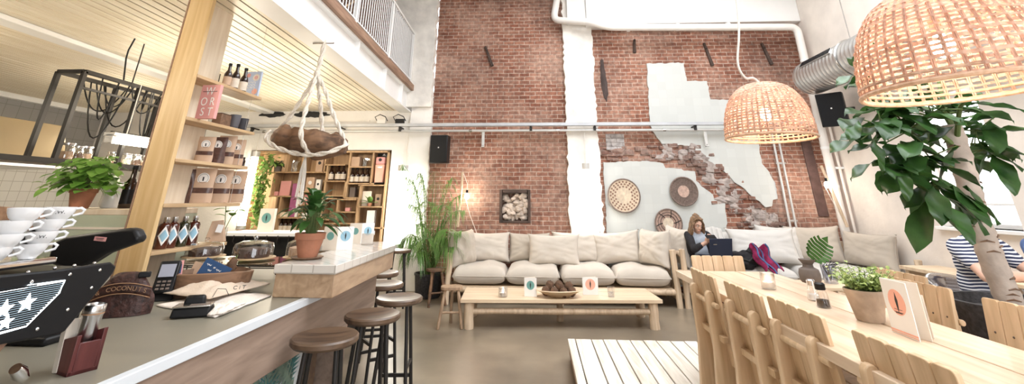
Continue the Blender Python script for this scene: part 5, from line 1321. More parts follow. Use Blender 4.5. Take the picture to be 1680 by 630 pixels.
q = at(918, 488, z=TZ)
bo2 = thing('wooden_tray_bowl', 'shallow carved wooden bowl holding brown coconuts', 'bowl', (q.x, q.y + .04, TZ), R(4))
b = MB(); b.lathe([(0, 0), (.12, 0), (.25, .06), (.29, .075), (.28, .083), (.24, .07), (.12, .014), (0, .012)], 32, M=Matrix.Diagonal((1, .62, 1)), jitter=.06); b.build('bowl_body', M['pine'], bo2)
rr = random.Random(6)
CO = [(-.16, -.02, .062, 'lying at the left rim'), (-.06, -.06, .058, 'at the front left'), (.05, -.06, .055, 'at the front right'), (.15, -.02, .06, 'at the right rim'), (-.09, .06, .058, 'at the back left'), (.04, .07, .06, 'at the back middle'), (.0, .0, .075 + .045, 'on top of the heap'), (.12, .05, .10, 'on top at the right'), (-.11, .02, .115, 'on top at the left')]
for i, (x, y, z, lb) in enumerate(CO):
    t = thing('coconut', 'brown shaggy coconut %s in the wooden bowl' % lb, 'coconut', bo2.location + Vector((x, y, z + .0)), rr.uniform(0, 3), 'coconuts in the bowl')
    b = MB(); b.ball((0, 0, 0), (.052, .05, .056), 16, 11, .12); b.build('shell', M['coconut'], t, smooth=80); b = MB()
    for k in range(3): b.ball((.018 * math.cos(k * 2.1), .018 * math.sin(k * 2.1), .051), .006, 6, 5)
    b.build('eyes', M['ink'], t)
# ---- corner sofa with log frame
cx0 = 2.0
cs_ = thing('corner_sofa', 'corner sofa frame of peeled logs in the right corner', 'sofa', (3.4, 7.4, 0))
def C_(x, y, z): return (x - 3.4, y - 7.4, z)
b = MB(); b.box2(C_(cx0 + .08, 7.1, .24), C_(4.84, 7.86, .275)); b.box2(C_(4.05, 6.45, .24), C_(4.84, 7.099, .275)); b.build('seat_board', M['pine'], cs_, bevel=.004)
for i, (p, q, r) in enumerate((((cx0 + .05, 7.08, .22), (4.0, 7.08, .22), .035), ((cx0 + .05, 7.08, .12), (cx0 + .05, 7.86, .12), .03), ((cx0 + .05, 7.08, .66), (cx0 + .05, 7.86, .66), .035), ((4.02, 6.45, .22), (4.02, 7.08, .22), .035), ((4.02, 6.43, .22), (4.82, 6.43, .22), .035), ((cx0, 7.86, .6), (4.8, 7.86, .6), .035))):
    b = MB(); logpole(b, C_(*p), C_(*q), r, seed=i + 3); b.build('rail', M['log'], cs_)
for i, (x, y, z) in enumerate(((cx0 + .06, 7.06, .74), (cx0 + .05, 7.86, .8), (4.02, 7.08, .23), (4.02, 6.43, .23), (4.8, 6.43, .7), (4.8, 7.86, .8))):
    b = MB(); logpole(b, C_(x, y, 0), C_(x, y, z), .042, seed=i + 40); b.build('leg', M['log'], cs_)
b = MB(); b.box((cx0 - 3.4 + .03, 6.98 - 7.4, .46), (.20, .24, .03)); b.build('arm_board', M['log'], cs_, bevel=.006)
for i, (x, lb) in enumerate(((2.52, 'pale seat cushion under the seated woman on the corner sofa'), (3.27, 'pale seat cushion under the dark coats on the corner sofa'))):
    seat_cushion(lb, (x, 7.46, .276), .76, .76, .24, R((1, -2)[i]), 'linen2', 11 + i * 2.3, 'seat cushions of the corner sofa')
seat_cushion('wide pale seat cushion in the corner of the corner sofa', (4.24, 7.44, .276), 1.1, .78, .24, R(1), 'linen2', 19, 'seat cushions of the corner sofa')
seat_cushion('pale seat cushion of the sofa along the right wall', (4.44, 6.75, .276), .78, .58, .24, R(0), 'linen2', 22, 'seat cushions of the corner sofa')
GS = 'back cushions of the corner sofa'; ZC2 = .52
pillow('large cushion leaning over the left arm of the corner sofa beside the woman', (2.09, 7.46, ZC2 - .02), .58, .52, .22, (R(-6), R(4), R(-72)), 'linen', 31, GS)
pillow('pale back cushion behind the folded throw and the dark coats', (2.90, 7.72, ZC2), .70, .44, .20, (R(-12), 0, R(2)), 'linen2', 32, GS)
pillow('big pale square cushion leaning forward right of the dark coats', (3.40, 7.42, ZC2), .98, .50, .22, (R(-16), R(-1), R(-5)), 'linen2', 33, GS)
pillow('pale cushion half hidden behind the big square one', (3.76, 7.68, ZC2), .66, .52, .22, (R(-13), R(3), R(4)), 'linen2', 34, GS)
pillow('grey beige cushion set in the very corner of the sofa', (4.26, 7.66, ZC2), .74, .52, .24, (R(-12), R(-2), R(-28)), 'linen3', 35, GS)
pillow('broad beige cushion leaning on the right hand wall', (4.66, 7.12, ZC2), .92, .46, .24, (R(-10), 0, R(-84)), 'linen3', 36, GS)
# throw over the backrest
tv = thing('folded_throw', 'white fringed throw hanging over the cushion beside the woman', 'throw', (2.72, 7.44, ZC2 - .02))
b = MB(); b.surf(lambda u, v: Vector(((u - .5) * .36 * (1 - .3 * v) + .02 * math.sin(u * 22) * (1 - v), .17 * v - .03 - .025 * math.cos(u * 24) * (1 - v * .4), .02 + .50 * v ** .9 - (.06 * abs(u - .5) * v))), 40, 12); b.build('fabric', M['linen2'], tv, solid=.012, smooth=80)
b = MB()
for k in range(16): x = -.17 + k * .0225; b.tube([(x, -.035 + .02 * math.cos((x / .36 + .5) * 24) * -1, .035), (x + .004, -.05, .005)], .004, 5)
b.build('fringe', M['linen2'], tv)
# coats
cp = thing('dark_coat', 'crumpled black coat piled on the corner sofa beside the laptop', 'coat', (2.98, 7.22, ZC2 - .01))
b = MB(); b.ball((0, 0, .08), (.25, .16, .105), 30, 18, .55); b.ball((.16, .0, .12), (.12, .11, .11), 20, 14, .6); b.ball((-.16, -.02, .05), (.13, .11, .07), 20, 14, .6); b.build('fabric', M['coat'], cp, smooth=80)
b = MB(); b.tube([(-.2, -.13, .06), (-.1, -.17, .12), (.0, -.17, .09), (.1, -.15, .16), (.15, -.10, .2)], .012, 8); b.build('strap', M['ink'], cp)
cp2 = thing('plaid_scarf', 'magenta and navy plaid scarf falling off the coat pile', 'scarf', (3.17, 7.10, ZC2 - .02))
b = MB(); b.surf(lambda u, v: Vector((-.16 + .24 * u + .10 * v + .02 * math.sin(v * 9), -.05 - .12 * v ** 2 + .03 * math.sin(u * 13 + v * 4), .30 - .30 * v + .04 * math.sin(u * 9) - .10 * (u - .5) ** 2)), 30, 24); b.build('fabric', M['magenta'], cp2, solid=.016, smooth=80)
b = MB()
for u0 in (.2, .55, .85): b.tube([Vector((-.16 + .24 * u0 + .10 * v + .02 * math.sin(v * 9), -.066 - .12 * v ** 2 + .03 * math.sin(u0 * 13 + v * 4), .30 - .30 * v + .04 * math.sin(u0 * 9) - .10 * (u0 - .5) ** 2)) for v in [k / 14 for k in range(15)]], .011, 6)
b.build('stripes', M['bluedenim'], cp2)
# ---- low table with vase
lt = thing('side_table', 'small low wooden side table behind the dining table', 'table', (2.84, 5.2, 0))
b = MB(); b.prism(rrect(.62, .44, .03), .03, Matrix.Translation((0, 0, .58))); b.build('top', M['pine'], lt, bevel=.004)
for sx in (-1, 1):
    for sy in (-1, 1): b = MB(); logpole(b, (sx * .25, sy * .16, 0), (sx * .25, sy * .16, .579), .022, 10, sx + sy); b.build('leg', M['log'], lt)
va = thing('clay_vase', 'grey brown clay vase with flaring rim holding one monstera leaf', 'vase', (2.78, 5.2, .611))
b = MB(); b.lathe([(0, 0), (.075, 0), (.095, .03), (.098, .09), (.088, .13), (.05, .150), (.045, .175), (.075, .215), (.078, .222), (.068, .218), (.036, .18), (.03, .1), (0, .05)], 32); b.build('vase_body', M['clay'], va)
ml = thing('monstera_leaf', 'single split monstera leaf standing in the clay vase', 'leaf', (2.79, 5.2, .80))
b = MB(); b.tube([(0, 0, -.05), (.02, 0, .02), (.07, -.01, .07)], .004, 6); b.build('stem', M['stem'], ml)
b = MB(); base = Vector((.07, -.012, .07)); axis = Vector((.75, -.12, .85)).normalized(); sdv = Vector((-.85, -.05, .75)).normalized()
def ml_pt(t, s): return base + axis * (t * .27 - .045) + sdv * s
for sg in (-1, 1):
    for k in range(7):
        t0 = k / 7 * .86; t1 = t0 + .105; wv = .135 * math.sin(PI * (t0 * .8 + .2)) ** .8
        t1 = t0 + .062; a0, a1 = ml_pt(t0, 0), ml_pt(t1 + .045, 0); e0, e1 = ml_pt(t0 + .05, sg * wv) + Vector((0, -.02, 0)), ml_pt(t1 + .07, sg * wv * .94) + Vector((0, -.02, 0))
        m0, m1 = ml_pt(t0 - .005, sg * wv * .5), ml_pt(t1 + .035, sg * wv * .5)
        b._add([a0, a1, m1, m0, e1, e0], [(0, 1, 2, 3), (3, 2, 4, 5)])
b._add([ml_pt(.86, -.04), ml_pt(.86, .04), ml_pt(1.08, 0)], [(0, 1, 2)])
b.build('blade', M['green'], ml, solid=.0015, smooth=0)
t = thing('glass_pitcher', 'clear plastic pitcher of cut flowers beside the clay vase', 'pitcher', (2.99, 5.22, .611)); b = MB(); b.lathe([(0, 0), (.06, 0), (.07, .17), (.066, .17), (.056, .01), (0, .01)], 24); b.build('pitcher_body', M['plastic'], t)
b = MB(); rr = random.Random(3)
for k in range(14): b.tube([(0, 0, .02), (rr.uniform(-.04, .04), rr.uniform(-.04, .04), .15), (rr.uniform(-.1, .14), rr.uniform(-.1, .05), rr.uniform(.12, .22))], .003, 5)
b.build('stem', M['ink'], t)
# ---- on the brick wall
def wall_basket(label, px, py, r, mats, style):
    q = at(px, py, y=7.95)
    t = thing('woven_wall_basket', label, 'basket', (q.x, 7.96, q.z), rot=(R(90), 0, 0), group='round woven baskets on the wall')
    b = MB()
    nr = int(r / .013)
    for k in range(nr): rr_ = .006 + k * .013; b.tube([(rr_ * math.cos(a), rr_ * math.sin(a), .012 + .035 * (k / nr) ** 2) for a in [2 * PI * i / 40 for i in range(40)]], .0075, 5, closed=True)
    b.build('coiled_base', M[mats[0]], t)
    b = MB(); b.tube([(r * math.cos(a), r * math.sin(a), .05) for a in [2 * PI * i / 56 for i in range(56)]], .012, 7, closed=True); b.build('rim', M['basket2'], t)
    def zof(q): return .0205 + .035 * (q / r) ** 2
    if style == 'diamond':
        b = MB()
        for ring, m in ((.55, 16), (.70, 20), (.84, 24)):
            for i in range(m):
                a = 2 * PI * (i + (.5 if ring == .70 else 0)) / m; da = PI / m * .62; p = [(ring - .07, 0), (ring, da), (ring + .07, 0), (ring, -da)]
                b._add([Vector((r * q * math.cos(a + o), r * q * math.sin(a + o), zof(r * q) + .001)) for q, o in p], [(0, 1, 2, 3)])
        b.build('pattern', M[mats[1]], t, smooth=0, fixn=False)
    elif style == 'ring':
        b = MB(); b.lathe([(0, .0215), (r * .42, zof(r * .42) + .001)], 36, jitter=0); b.build('pattern', M[mats[1]], t, smooth=0)
    else:
        b = MB(); b.lathe([(0, .0215), (r * .40, zof(r * .40) + .001)], 36); b.build('pattern', M[mats[1]], t, smooth=0)
        b = MB()
        for i in range(6):
            a = 2 * PI * i / 6; b.tube([(r * k * math.cos(a + (k - .4) * .4), r * k * math.sin(a + (k - .4) * .4), zof(r * k) + .001) for k in (.42, .6, .8, .96)], .006, 5)
        for rr_ in (.58, .78): b.tube([(r * rr_ * math.cos(a), r * rr_ * math.sin(a), zof(r * rr_) + .001) for a in [2 * PI * i / 40 for i in range(40)]], .004, 5, closed=True)
        b.build('lines', M['ink'], t)
wall_basket('pale straw basket with diamond pattern, the largest and leftmost on the wall', 1023, 321, .265, ('basket1', 'basketdark'), 'diamond')
wall_basket('grey brown round basket with pale centre, the right one on the wall', 1121, 314, .225, ('basket2', 'basket3'), 'ring')
wall_basket('striped round basket low on the wall above the seated woman', 1096, 366, .215, ('basket3', 'basket1'), 'spoke')
def speaker(label, px, py, w, h, d, y, rz, tilt=0):
    q = at(px, py, y=y)
    t = thing('loudspeaker', label, 'speaker', q, rot=(tilt, 0, rz))
    b = MB(); b.box((0, 0, 0), (w, d, h)); b.build('cabinet', M['black'], t, bevel=.012)
    b = MB(); b.box((0, -d / 2 - .004, 0), (w * .92, .01, h * .95)); b.build('grille', M['satin'], t, bevel=.004)
    b = MB(); b.ball((0, -d / 2 - .009, .02), (.012, .004, .012), 10, 6); b.build('badge', M['paper'], t)
    b = MB(); b.tube([(0, d / 2 - .01, 0), (0, d / 2 + .06, 0)] + ([(.26, d / 2 + .16, 0), (.36, d / 2 + .24, 0)] if rz < -.3 else []), .02, 8); b.box((0, d / 2 + .04, 0), (.10, .012, .14)); b.build('bracket', M['iron'], t)
    return t
speaker('black loudspeaker on the brick wall above the palm', 722, 245, .31, .47, .2, 7.80, R(-4))
sp = speaker('black loudspeaker tilted on the right hand wall under the duct', 1366, 180, .34, .50, .24, 6.90, R(-38), R(8))
# ---- conduits
cr_ = thing('cable_tray', 'grey cable tray running across the whole back wall', 'cable tray', (0, 7.78, 2.63))
b = MB(); b.box2((-5.5, -.03, .0), (XR - .02, .05, .012)); b.box2((-5.5, -.034, .0), (XR - .02, -.026, .05)); b.box2((-5.5, .05, .0), (XR - .02, .056, .05)); b.build('channel', M['tray'], cr_)
for x in (-5.2, -3.55, -2.45, -.1, 1.02, 2.75, 4.3):
    b = MB(); b.box((x, .09, -.012), (.03, .24, .02)); b.box((x, .02, -.05), (.045, .05, .07)); b.build('bracket', M['iron'], cr_, bevel=.003)
pr2 = thing('conduit_pipe', 'pale pipe running just below the cable tray', 'pipe', (0, 7.82, 2.555))
b = MB(); b.cyl((-5.5, 0, 0), (XR - .02, 0, 0), .022, n=12); b.build('pipe_run', M['conduit'], pr2)
for x in (-5.0, -3.9, -1.2, .35, 1.04, 2.2, 3.4): b = MB(); b.cyl((x, 0, 0), (x + .05, 0, 0), .029, n=12); b.build('clip', M['steel'], pr2)
for i, (px, lb) in enumerate(((793, 'short metal bracket hanging from the conduit left of the pilaster'), (1156, 'short metal bracket hanging from the conduit before the plaster patch'))):
    q = at(px, 214, y=7.84); t = thing('hanging_bracket', lb, 'bracket', (q.x, 7.84, 2.27)); b = MB(); b.box2((-.025, -.012, 0), (.025, .012, .27)); b.box2((-.025, -.05, 0), (.025, .012, .014)); b.build('bar', M['conduit'], t, bevel=.004); b = MB(); b.cyl((0, -.02, .03), (0, 0, .03), .01, n=8); b.build('bolt', M['steel'], t)
# power adapters on the tray
for i, (px, lb, m_) in enumerate(((626, 'small white power block on the cable tray', 'paper'), (656, 'black power adapter on the cable tray', 'black'))):
    q = at(px, 200, y=7.79); t = thing('power_adapter', lb, 'adapter', (q.x, 7.79, 2.685)); b = MB(); b.box((0, 0, .04), (.16, .06, .08)); b.build('body', M[m_], t, bevel=.006); b = MB(); b.tube([(-.08, 0, .04), (-.13, 0, .12), (-.05, .02, .17), (.05, .03, .13), (.10, .02, .05)], .008, 6); b.build('cable', M['black'], t)
# ---- white drain pipe bending along the top of the wall
dp = thing('drain_pipe', 'thick white drain pipe bending over the brick wall and down the right corner', 'pipe', (1.0, 7.62, 4.4))
def bend(pts, r=.14, n=6):
    P = [Vector(p) for p in pts]; o = [P[0]]
    for i in range(1, len(P) - 1):
        a, c, d = P[i - 1], P[i], P[i + 1]; u = (a - c).normalized(); v = (d - c).normalized()
        for k in range(n + 1): t = k / n; o.append((c + u * r) * (1 - t) ** 2 + c * 2 * t * (1 - t) + (c + v * r) * t * t)
    return o + [P[-1]]
PPt = [at(917, -20, y=7.8), at(908, 33, y=7.8), at(968, 36, y=7.6), at(998, 45, y=7.58), at(1306, 45, y=7.58)]
e = PPt[-1]; PPt += [Vector((4.74, 7.62, 4.36)), Vector((4.74, 7.62, .3))]; PPt.pop(4)
b = MB(); b.tube([p - dp.location for p in bend(PPt)], .065, 16); b.build('pipe_run', M['pipe'], dp)
for x in (1.7, 2.6, 3.5): b = MB(); b.cyl((x - 1, -.0, PPt[3].z - 4.4), (x - .95, 0, PPt[3].z - 4.4), .073, n=16); b.build('clamp', M['paint'], dp)
for z in (3.7, 2.2, 1.6): b = MB(); b.cyl((3.74, 0, z - 4.4), (3.74, 0, z - 4.36), .073, n=16); b.build('clamp', M['paint'], dp)
# thin copper and steel risers
ri = thing('riser_pipes', 'pair of thin steel pipes running down the brick under the small pendant', 'pipe', (4.12, 7.9, 0.4))
for dx in (-.046, .046): b = MB(); b.cyl((dx, 0, 0), (dx, 0, 2.15), .018, n=10); b.build('pipe', M['conduit'], ri)
for z in (.7, 1.6): b = MB(); b.box((0, .01, z), (.16, .05, .03)); b.build('clip', M['steel'], ri)
t = thing('black_duct_end', 'dark junction box under the cable tray in the right corner', 'box', (4.42, 7.86, 2.40)); b = MB(); b.box((0, 0, .1), (.36, .16, .16)); b.build('body', M['satin'], t, bevel=.008); b = MB(); b.cyl((-.18, 0, .1), (-.3, 0, .1), .03, n=10); b.build('gland', M['iron'], t)
t = thing('corner_pipe', 'thin pinkish pipe in the corner beside the thick white one', 'pipe', (4.84, 7.55, .3)); b = MB(); b.cyl((0, 0, 0), (0, 0, 2.5), .02, n=10); b.build('pipe_run', M['cream'], t); b = MB(); b.box((0, 0, 1.6), (.12, .04, .03)); b.build('clip', M['paint'], t)
# ---- iron wall anchors
for px, py, rt, l, lb in ((802, 92, -20, .42, 'rusty iron wall anchor left of the pilaster, leaning'), (1162, 89, -12, .46, 'rusty iron wall anchor with pale top right of the pilaster'), (1258, 88, -14, .44, 'dark rusty wall anchor nearest the right corner'), (1041, 76, 4, .26, 'short rusty bracket stub just right of the pilaster top')):
    q = at(px, py, y=7.97); t = thing('iron_anchor', lb, 'anchor', (q.x, 7.978, q.z), rot=(0, R(rt), 0)); b = MB(); b.box((0, 0, 0), (.055, .05, l), taper=(.7, 1)); b.build('bar', M['rust'], t, bevel=.006); b = MB(); b.ball((0, -.03, .12), .022, 8, 6); b.build('bolt_head', M['rust'], t)
# ---- bulbs on sticks
def stick_bulb(label, px0, py0, px1, py1, bx, by, y):
    p0, p1, q = at(px0, py0, y=y), at(px1, py1, y=y), at(bx, by, y=y)
    t = thing('stick_lamp', label, 'lamp', p0)
    b = MB(); logpole(b, (0, 0, 0), p1 - p0, .022, 10, 2); b.build('stick', M['log'], t)
    l = q - p0; b = MB(); b.ball(l, (.04, .04, .05), 14, 10); b.build('bulb', M['bulb'], t)
    b = MB(); b.cyl(l + Vector((0, 0, .045)), l + Vector((0, 0, .10)), .02, n=10); b.build('socket', M['black'], t)
    b = MB(); b.tube([l + Vector((0, 0, .1)), l + Vector((0, 0, .2)), (p1 - p0) * .98 + Vector((.02, 0, .0))], .005, 6); b.tube([l + Vector((-.03, .02, -.02)), l + Vector((.06, .03, -.3)), l + Vector((.2, .05, -.62))], .005, 6); b.build('cord', M['cord'], t)
    return q
bq1 = stick_bulb('bare glowing bulb hung from a thin log left of the sofa', 751, 372, 759, 283, 766, 322, 7.78)
bq2 = stick_bulb('bare glowing bulb at the white pipe in the right corner', 1390, 372, 1347, 272, 1357, 303, 7.45)
pt = at(964, 275, y=7.8); tube_lamp('bright vertical tube lamp on the white pilaster', 964, 7.80, at(966, 392, y=7.8).z, pt.z, 'tube', .05)
# ---- ventilation duct
du = thing('ventilation_duct', 'galvanised round ventilation duct with slotted grilles under the right ceiling', 'duct', (4.42, 4.4, 3.26))
b = MB(); prof = []
n = 74
for k in range(n): y0 = -3.4 + 6.1 * k / n; prof += [(.262, y0), (.268, y0 + .01), (.268, y0 + .02), (.262, y0 + .03)]
prof = [(0, -3.4)] + prof + [(.262, 2.7), (.20, 2.76), (0, 2.76)]
b.lathe(prof, 36, M=Matrix.Rotation(R(-90), 3, 'X')); b.build('tube', M['duct'], du)
for yy in (2.10, .45, -1.2):
    a = R(145); c = Vector((.268 * math.cos(a), 0, .268 * math.sin(a)))
    Mx = Matrix.Translation((c.x, yy, c.z)) @ Matrix.Rotation(-(a - R(90)), 4, 'Y')
    b = MB(); b.box((0, 0, .004), (.10, .75, .02)); g = b.build('grille_frame', M['steel'], du, bevel=.003); g.matrix_local = Mx
    b = MB()
    for k in range(18): b.box((0, -.34 + k * .04, .017), (.085, .022, .008))
    g2 = b.build('slats', M['satin'], g)
for yy in (1.6, -1.0):
    b = MB(); b.tube([(.262 * 1.04 * math.cos(a), yy, .262 * 1.04 * math.sin(a)) for a in [2 * PI * i / 28 for i in range(28)]], .012, 6, closed=True); b.cyl((0, yy, .27), (0, yy, 2.3), .008, n=6); b.build('hanger', M['steel'], du)
# ---- balcony railing
ra = thing('balcony_railing', 'white steel balcony railing with thin upright bars along the mezzanine edge', 'railing', (-2.2, 5, 3.411))
def RL(x, y, z): return (x - ra.location.x, y - ra.location.y, z - ra.location.z)
def xr(y): return xf(y) + .02
zt_ = 4.42
b = MB(); b.beam(RL(xr(7.85), 7.85, zt_), RL(xr(2.2), 2.2, zt_), .05, .04); b.build('hand_rail', M['paint'], ra, bevel=.005)
b = MB(); b.beam(RL(xr(7.85), 7.85, 3.50), RL(xr(2.2), 2.2, 3.50), .03, .02); b.build('bottom_rail', M['paint'], ra)
for y in (7.8, 6.35, 4.9, 3.45, 2.2): b = MB(); b.beam(RL(xr(y), y, 3.412), RL(xr(y), y, zt_ - .02), .045, .045, (0, 1, 0)); b.build('post', M['paint'], ra, bevel=.004)
y = 7.72; k = 0
while y > 2.25:
    b = MB(); b.cyl(RL(xr(y), y, 3.51), RL(xr(y), y, zt_ - .02), .008, n=6); b.build('baluster', M['paint'], ra); y -= .085; k += 1
# chair up on the balcony
bcr = thing('bentwood_chair', 'curved bentwood armchair behind the balcony railing', 'chair', (-2.78, 5.5, 3.27), R(-60))
b = MB(); b.lathe([(0, .42), (.21, .42), (.22, .44), (0, .45)], 24); b.build('seat', M['oak'], bcr)
for i in range(4): a = R(45 + 90 * i); b = MB(); b.cyl((.16 * math.cos(a), .16 * math.sin(a), .42), (.23 * math.cos(a), .23 * math.sin(a), 0), .014, n=8); b.build('leg', M['oak'], bcr)
b = MB(); b.tube([(-.2, -.05, .44), (-.24, .08, .62), (-.2, .2, .74), (0, .25, .82), (.2, .2, .74), (.24, .08, .62), (.2, -.05, .44)], .015, 8); b.build('bent_frame', M['oak'], bcr)
for x in (-.12, -.04, .04, .12): b = MB(); b.tube([(x, .17, .44), (x * 1.1, .25, .78)], .009, 6); b.build('spindle', M['oak'], bcr)
# dark gap boxes where the planks meet the wall, seen above the conduit
t = thing('dark_opening', 'ragged dark openings in the wall above the conduit', 'opening', (-4.1, 7.985, 2.84)); b = MB()
for px in (448, 500, 522): q = at(px, 188, y=7.985) - t.location; b.ball((q.x, 0, q.z), (.22, .02, .05), 12, 8, .5)
b.build('hole', M['ink'], t); b = MB(); b.box((.2, .005, -.07), (1.6, .02, .02)); b.build('ledge', M['flake'], t)
# ================================================================== DINING DECK
ZP = .17
pf_ = thing('plank_deck', 'low deck of whitewashed planks under the dining table', 'platform', (1.3, 2.2, 0))
px0, px1, py0, py1 = .262, 2.34, -1.2, 4.86
wv = [.075, .15, .11, .125, .125, .12, .12, .13, .125, .12, .13, .12, .125, .13, .12, .125, .13, .12]
x = px0
for i, w in enumerate(wv):
    if x >= px1 - .02: break
    b = MB(); b.box2((x - 1.3 + .002, py0 - 2.2, ZP - .028), (x + w - 1.3 - .008, py1 - 2.2 + (.006 if i % 3 == 0 else 0), ZP - .0005 * (i % 3))); b.build('plank', M['deck'], pf_, bevel=.003); x += w
px1 = x
b = MB(); b.box2((px0 - 1.3 + .02, py1 - 2.2 - .04, 0), (px1 - 1.3 - .02, py1 - 2.2 - .01, ZP - .029)); b.box2((px0 - 1.3 + .012, py0 - 2.2, .055), (px0 - 1.3 + .042, py1 - 2.2 - .01, ZP - .029)); b.box2((px1 - 1.3 - .05, py0 - 2.2, 0), (px1 - 1.3 - .02, py1 - 2.2 - .01, ZP - .029)); b.build('skirt', M['beamwood'], pf_)
b = MB()
for yy in (-.5, 1, 2.5, 4.2): b.box2((px0 - 1.3 + .06, yy - 2.2, 0), (px1 - 1.3 - .06, yy - 2.2 + .06, ZP - .029))
b.build('joist', M['dark'], pf_)
# ---- table
tx0, tx1, ty0, ty1, TZ2 = 1.085, 1.80, .45, 3.93, .88
tb = thing('dining_table', 'long blond oak dining table on the plank deck', 'table', (1.44, 2.2, ZP))
for a, c in ((tx0, 1.315), (1.317, 1.542), (1.551, tx1)):
    b = MB(); b.box2((a - 1.44, ty0 - 2.2, TZ2 - .045 - ZP), (c - 1.44, ty1 - 2.2, TZ2 - ZP)); b.build('top_board', M['table'], tb, bevel=.003)
for yy in (3.55, .8):
    for xx in (1.18, 1.70): b = MB(); b.box((xx - 1.44, yy - 2.2, (TZ2 - .045 - ZP) / 2), (.07, .07, TZ2 - .046 - ZP)); b.build('leg', M['oak'], tb, bevel=.004)
b = MB(); b.box((0, 3.55 - 2.2, .60), (.46, .04, .07)); b.box((0, .8 - 2.2, .60), (.46, .04, .07)); b.box((0, 0, .57), (.05, 2.7, .06)); b.build('under_frame', M['beamwood'], tb)
# ---- chairs
def make_chair(label):
    t = thing('slat_back_chair', label, 'chair', (0, 0, 0), 0, 'slat back oak chairs round the dining table')
    W = .415
    out = [(-.292, 0), (-.192, 0)]
    out += [(-.155, .26)] + [(-.105 + .05 * math.cos(R(180 - a)), .29 + .05 * math.sin(R(a))) for a in range(0, 91, 15)] + [(.06 + .05 * math.cos(R(90 - a)), .29 + .05 * math.sin(R(90 - a))) for a in range(0, 91, 15)]
    out += [(.11, 0), (.185, 0), (.195, .405), (-.15, .43), (-.185, .46), (-.222, .69)] + [(-.247 + .025 * math.cos(R(a)), .70 + .025 * math.sin(R(a))) for a in range(0, 181, 30)] + [(-.272, .69), (-.262, .42)]
    for sy in (-.135, .135):
        b = MB(); b.prism(out, .034, Matrix(((1, 0, 0, 0), (0, 0, 1, sy - .017), (0, 1, 0, 0), (0, 0, 0, 1)))); b.build('side_frame', M['oak'], t, bevel=.004, smooth=30)
    ang = math.atan(.13); sw = W / 5
    for i in range(5):
        y = -W / 2 + sw * (i + .5); w = sw - .004; h = .455
        pts = [(-w / 2, 0), (w / 2, 0)] + [(w / 2 - .014 + .014 * math.cos(R(a)), h - .014 + .014 * math.sin(R(a))) for a in range(0, 91, 30)] + [(-w / 2 + .014 + .014 * math.cos(R(a)), h - .014 + .014 * math.sin(R(a))) for a in range(90, 181, 30)]
        Mx = Matrix.Translation((-.180, y, .355)) @ Matrix.Rotation(-ang, 4, 'Y') @ Matrix(((0, 0, 1, 0), (1, 0, 0, 0), (0, 1, 0, 0), (0, 0, 0, 1)))
        b = MB(); b.prism(pts, .018, Mx); s_ = b.build('slat', M['oak'], t, bevel=.0025, smooth=30)
        b = MB(); q = Mx @ Vector((0, h * .70, .018)); b.ball(q, .0048, 8, 6); b.build('screw', M['dark'], s_)
    for z, k in ((.655, 0), (.49, 1)):
        x_ = -.180 - (z - .355) * .13 - .0165
        b = MB()
        if k == 0: b.tube([(x_, -W / 2 - .004, z), (x_, W / 2 + .004, z)], .015, 10)
        else: b.box((x_, 0, z), (.03, W + .01, .032))
        b.build('cross_rail', M['oak'], t, bevel=.003)
    b = MB()
    for i in range(4): b.box((-.14 + .095 * (i + .5), 0, .438 - .004 * i), (.091, .40, .02), (0, R(3), 0))
    b.build('seat', M['oak'], t, bevel=.003)
    b = MB(); b.box((.15, 0, .17), (.03, .25, .04)); b.box((-.20, 0, .12), (.025, .25, .035)); b.build('stretcher', M['beamwood'], t, bevel=.003)
    return t
ch0 = make_chair('chair at the far end of the left row, beside the head of the dining table')
ox = .27 - .03
ch0.location = (1.02 + ox, 3.16, ZP)
for x_, y_, rz, lb in ((1.045 + ox, 2.655, 1, 'second chair from the far end in the left row, beside the candle glass'), (1.085 + ox, 2.24, 1.5, 'third chair from the far end in the left row, nearest the salt shaker'), (1.095 + ox, 1.66, 0, 'nearest chair of the left row, only its back in view'),
                       (1.455, 4.06 - ox, -90, 'chair at the head of the dining table, facing the camera'), (2.32 - ox, 3.27, 180, 'chair on the window side behind the potted herb'), (2.13 - ox, 2.88, 181, 'chair on the window side just behind the menu card'), (2.105 - ox, 2.27, 180, 'chair on the window side in front of the big tree pot')):
    dup(ch0, (x_, y_, ZP), R(rz), lb)
# ---- on the table
TT = TZ2 + .001
q = at(1262, 474, z=TT); glass_candle('lit candle glass near the far end of the dining table', (q.x, q.y, TT), .042, .09)
def shaker(label, p, r, h, fill):
    t = thing('shaker', label, 'shaker', p, 0, 'salt and pepper shakers')
    b = MB(); b.lathe([(0, 0), (r, 0), (r * 1.02, .01), (r * .78, h * .55), (r * .6, h * .72), (r * .6, h * .76), (0, h * .76)], 22); b.build('glass_body', M['glass'], t)
    b = MB(); b.lathe([(0, .004), (r * .88, .004), (r * .82, h * .3), (0, h * .32)], 18); b.build('contents', M[fill], t)
    b = MB(); b.lathe([(r * .66, h * .70), (r * .72, h * .72), (r * .72, h * .94), (r * .5, h), (0, h)], 20); b.build('lid', M['black' if fill != 'paper' else 'steel'], t)
q = at(1352, 504, z=TT); shaker('pepper shaker with dark lid on the dining table', (q.x, q.y, TT), .034, .115, 'soil')
q = at(1341, 494, z=TT); shaker('salt shaker with steel lid just behind the pepper', (q.x - .005, q.y + .02, TT), .030, .105, 'paper')
q = at(1437, 531, z=TT)
hb = thing('potted_herb', 'weathered clay pot of yellow green herb on the dining table', 'plant', (q.x + .012, q.y + .05, TT)); hb.scale = (.88, .88, .92)
b = MB(); b.lathe([(0, 0), (.058, 0), (.062, .004), (.088, .125), (.092, .13), (.092, .142), (.084, .142), (.078, .12), (0, .118)], 32, jitter=.01); b.build('pot', M['oldterra'], hb)
b = MB(); b.lathe([(0, .128), (.08, .124)], 20, jitter=.1); b.build('soil', M['soil'], hb)
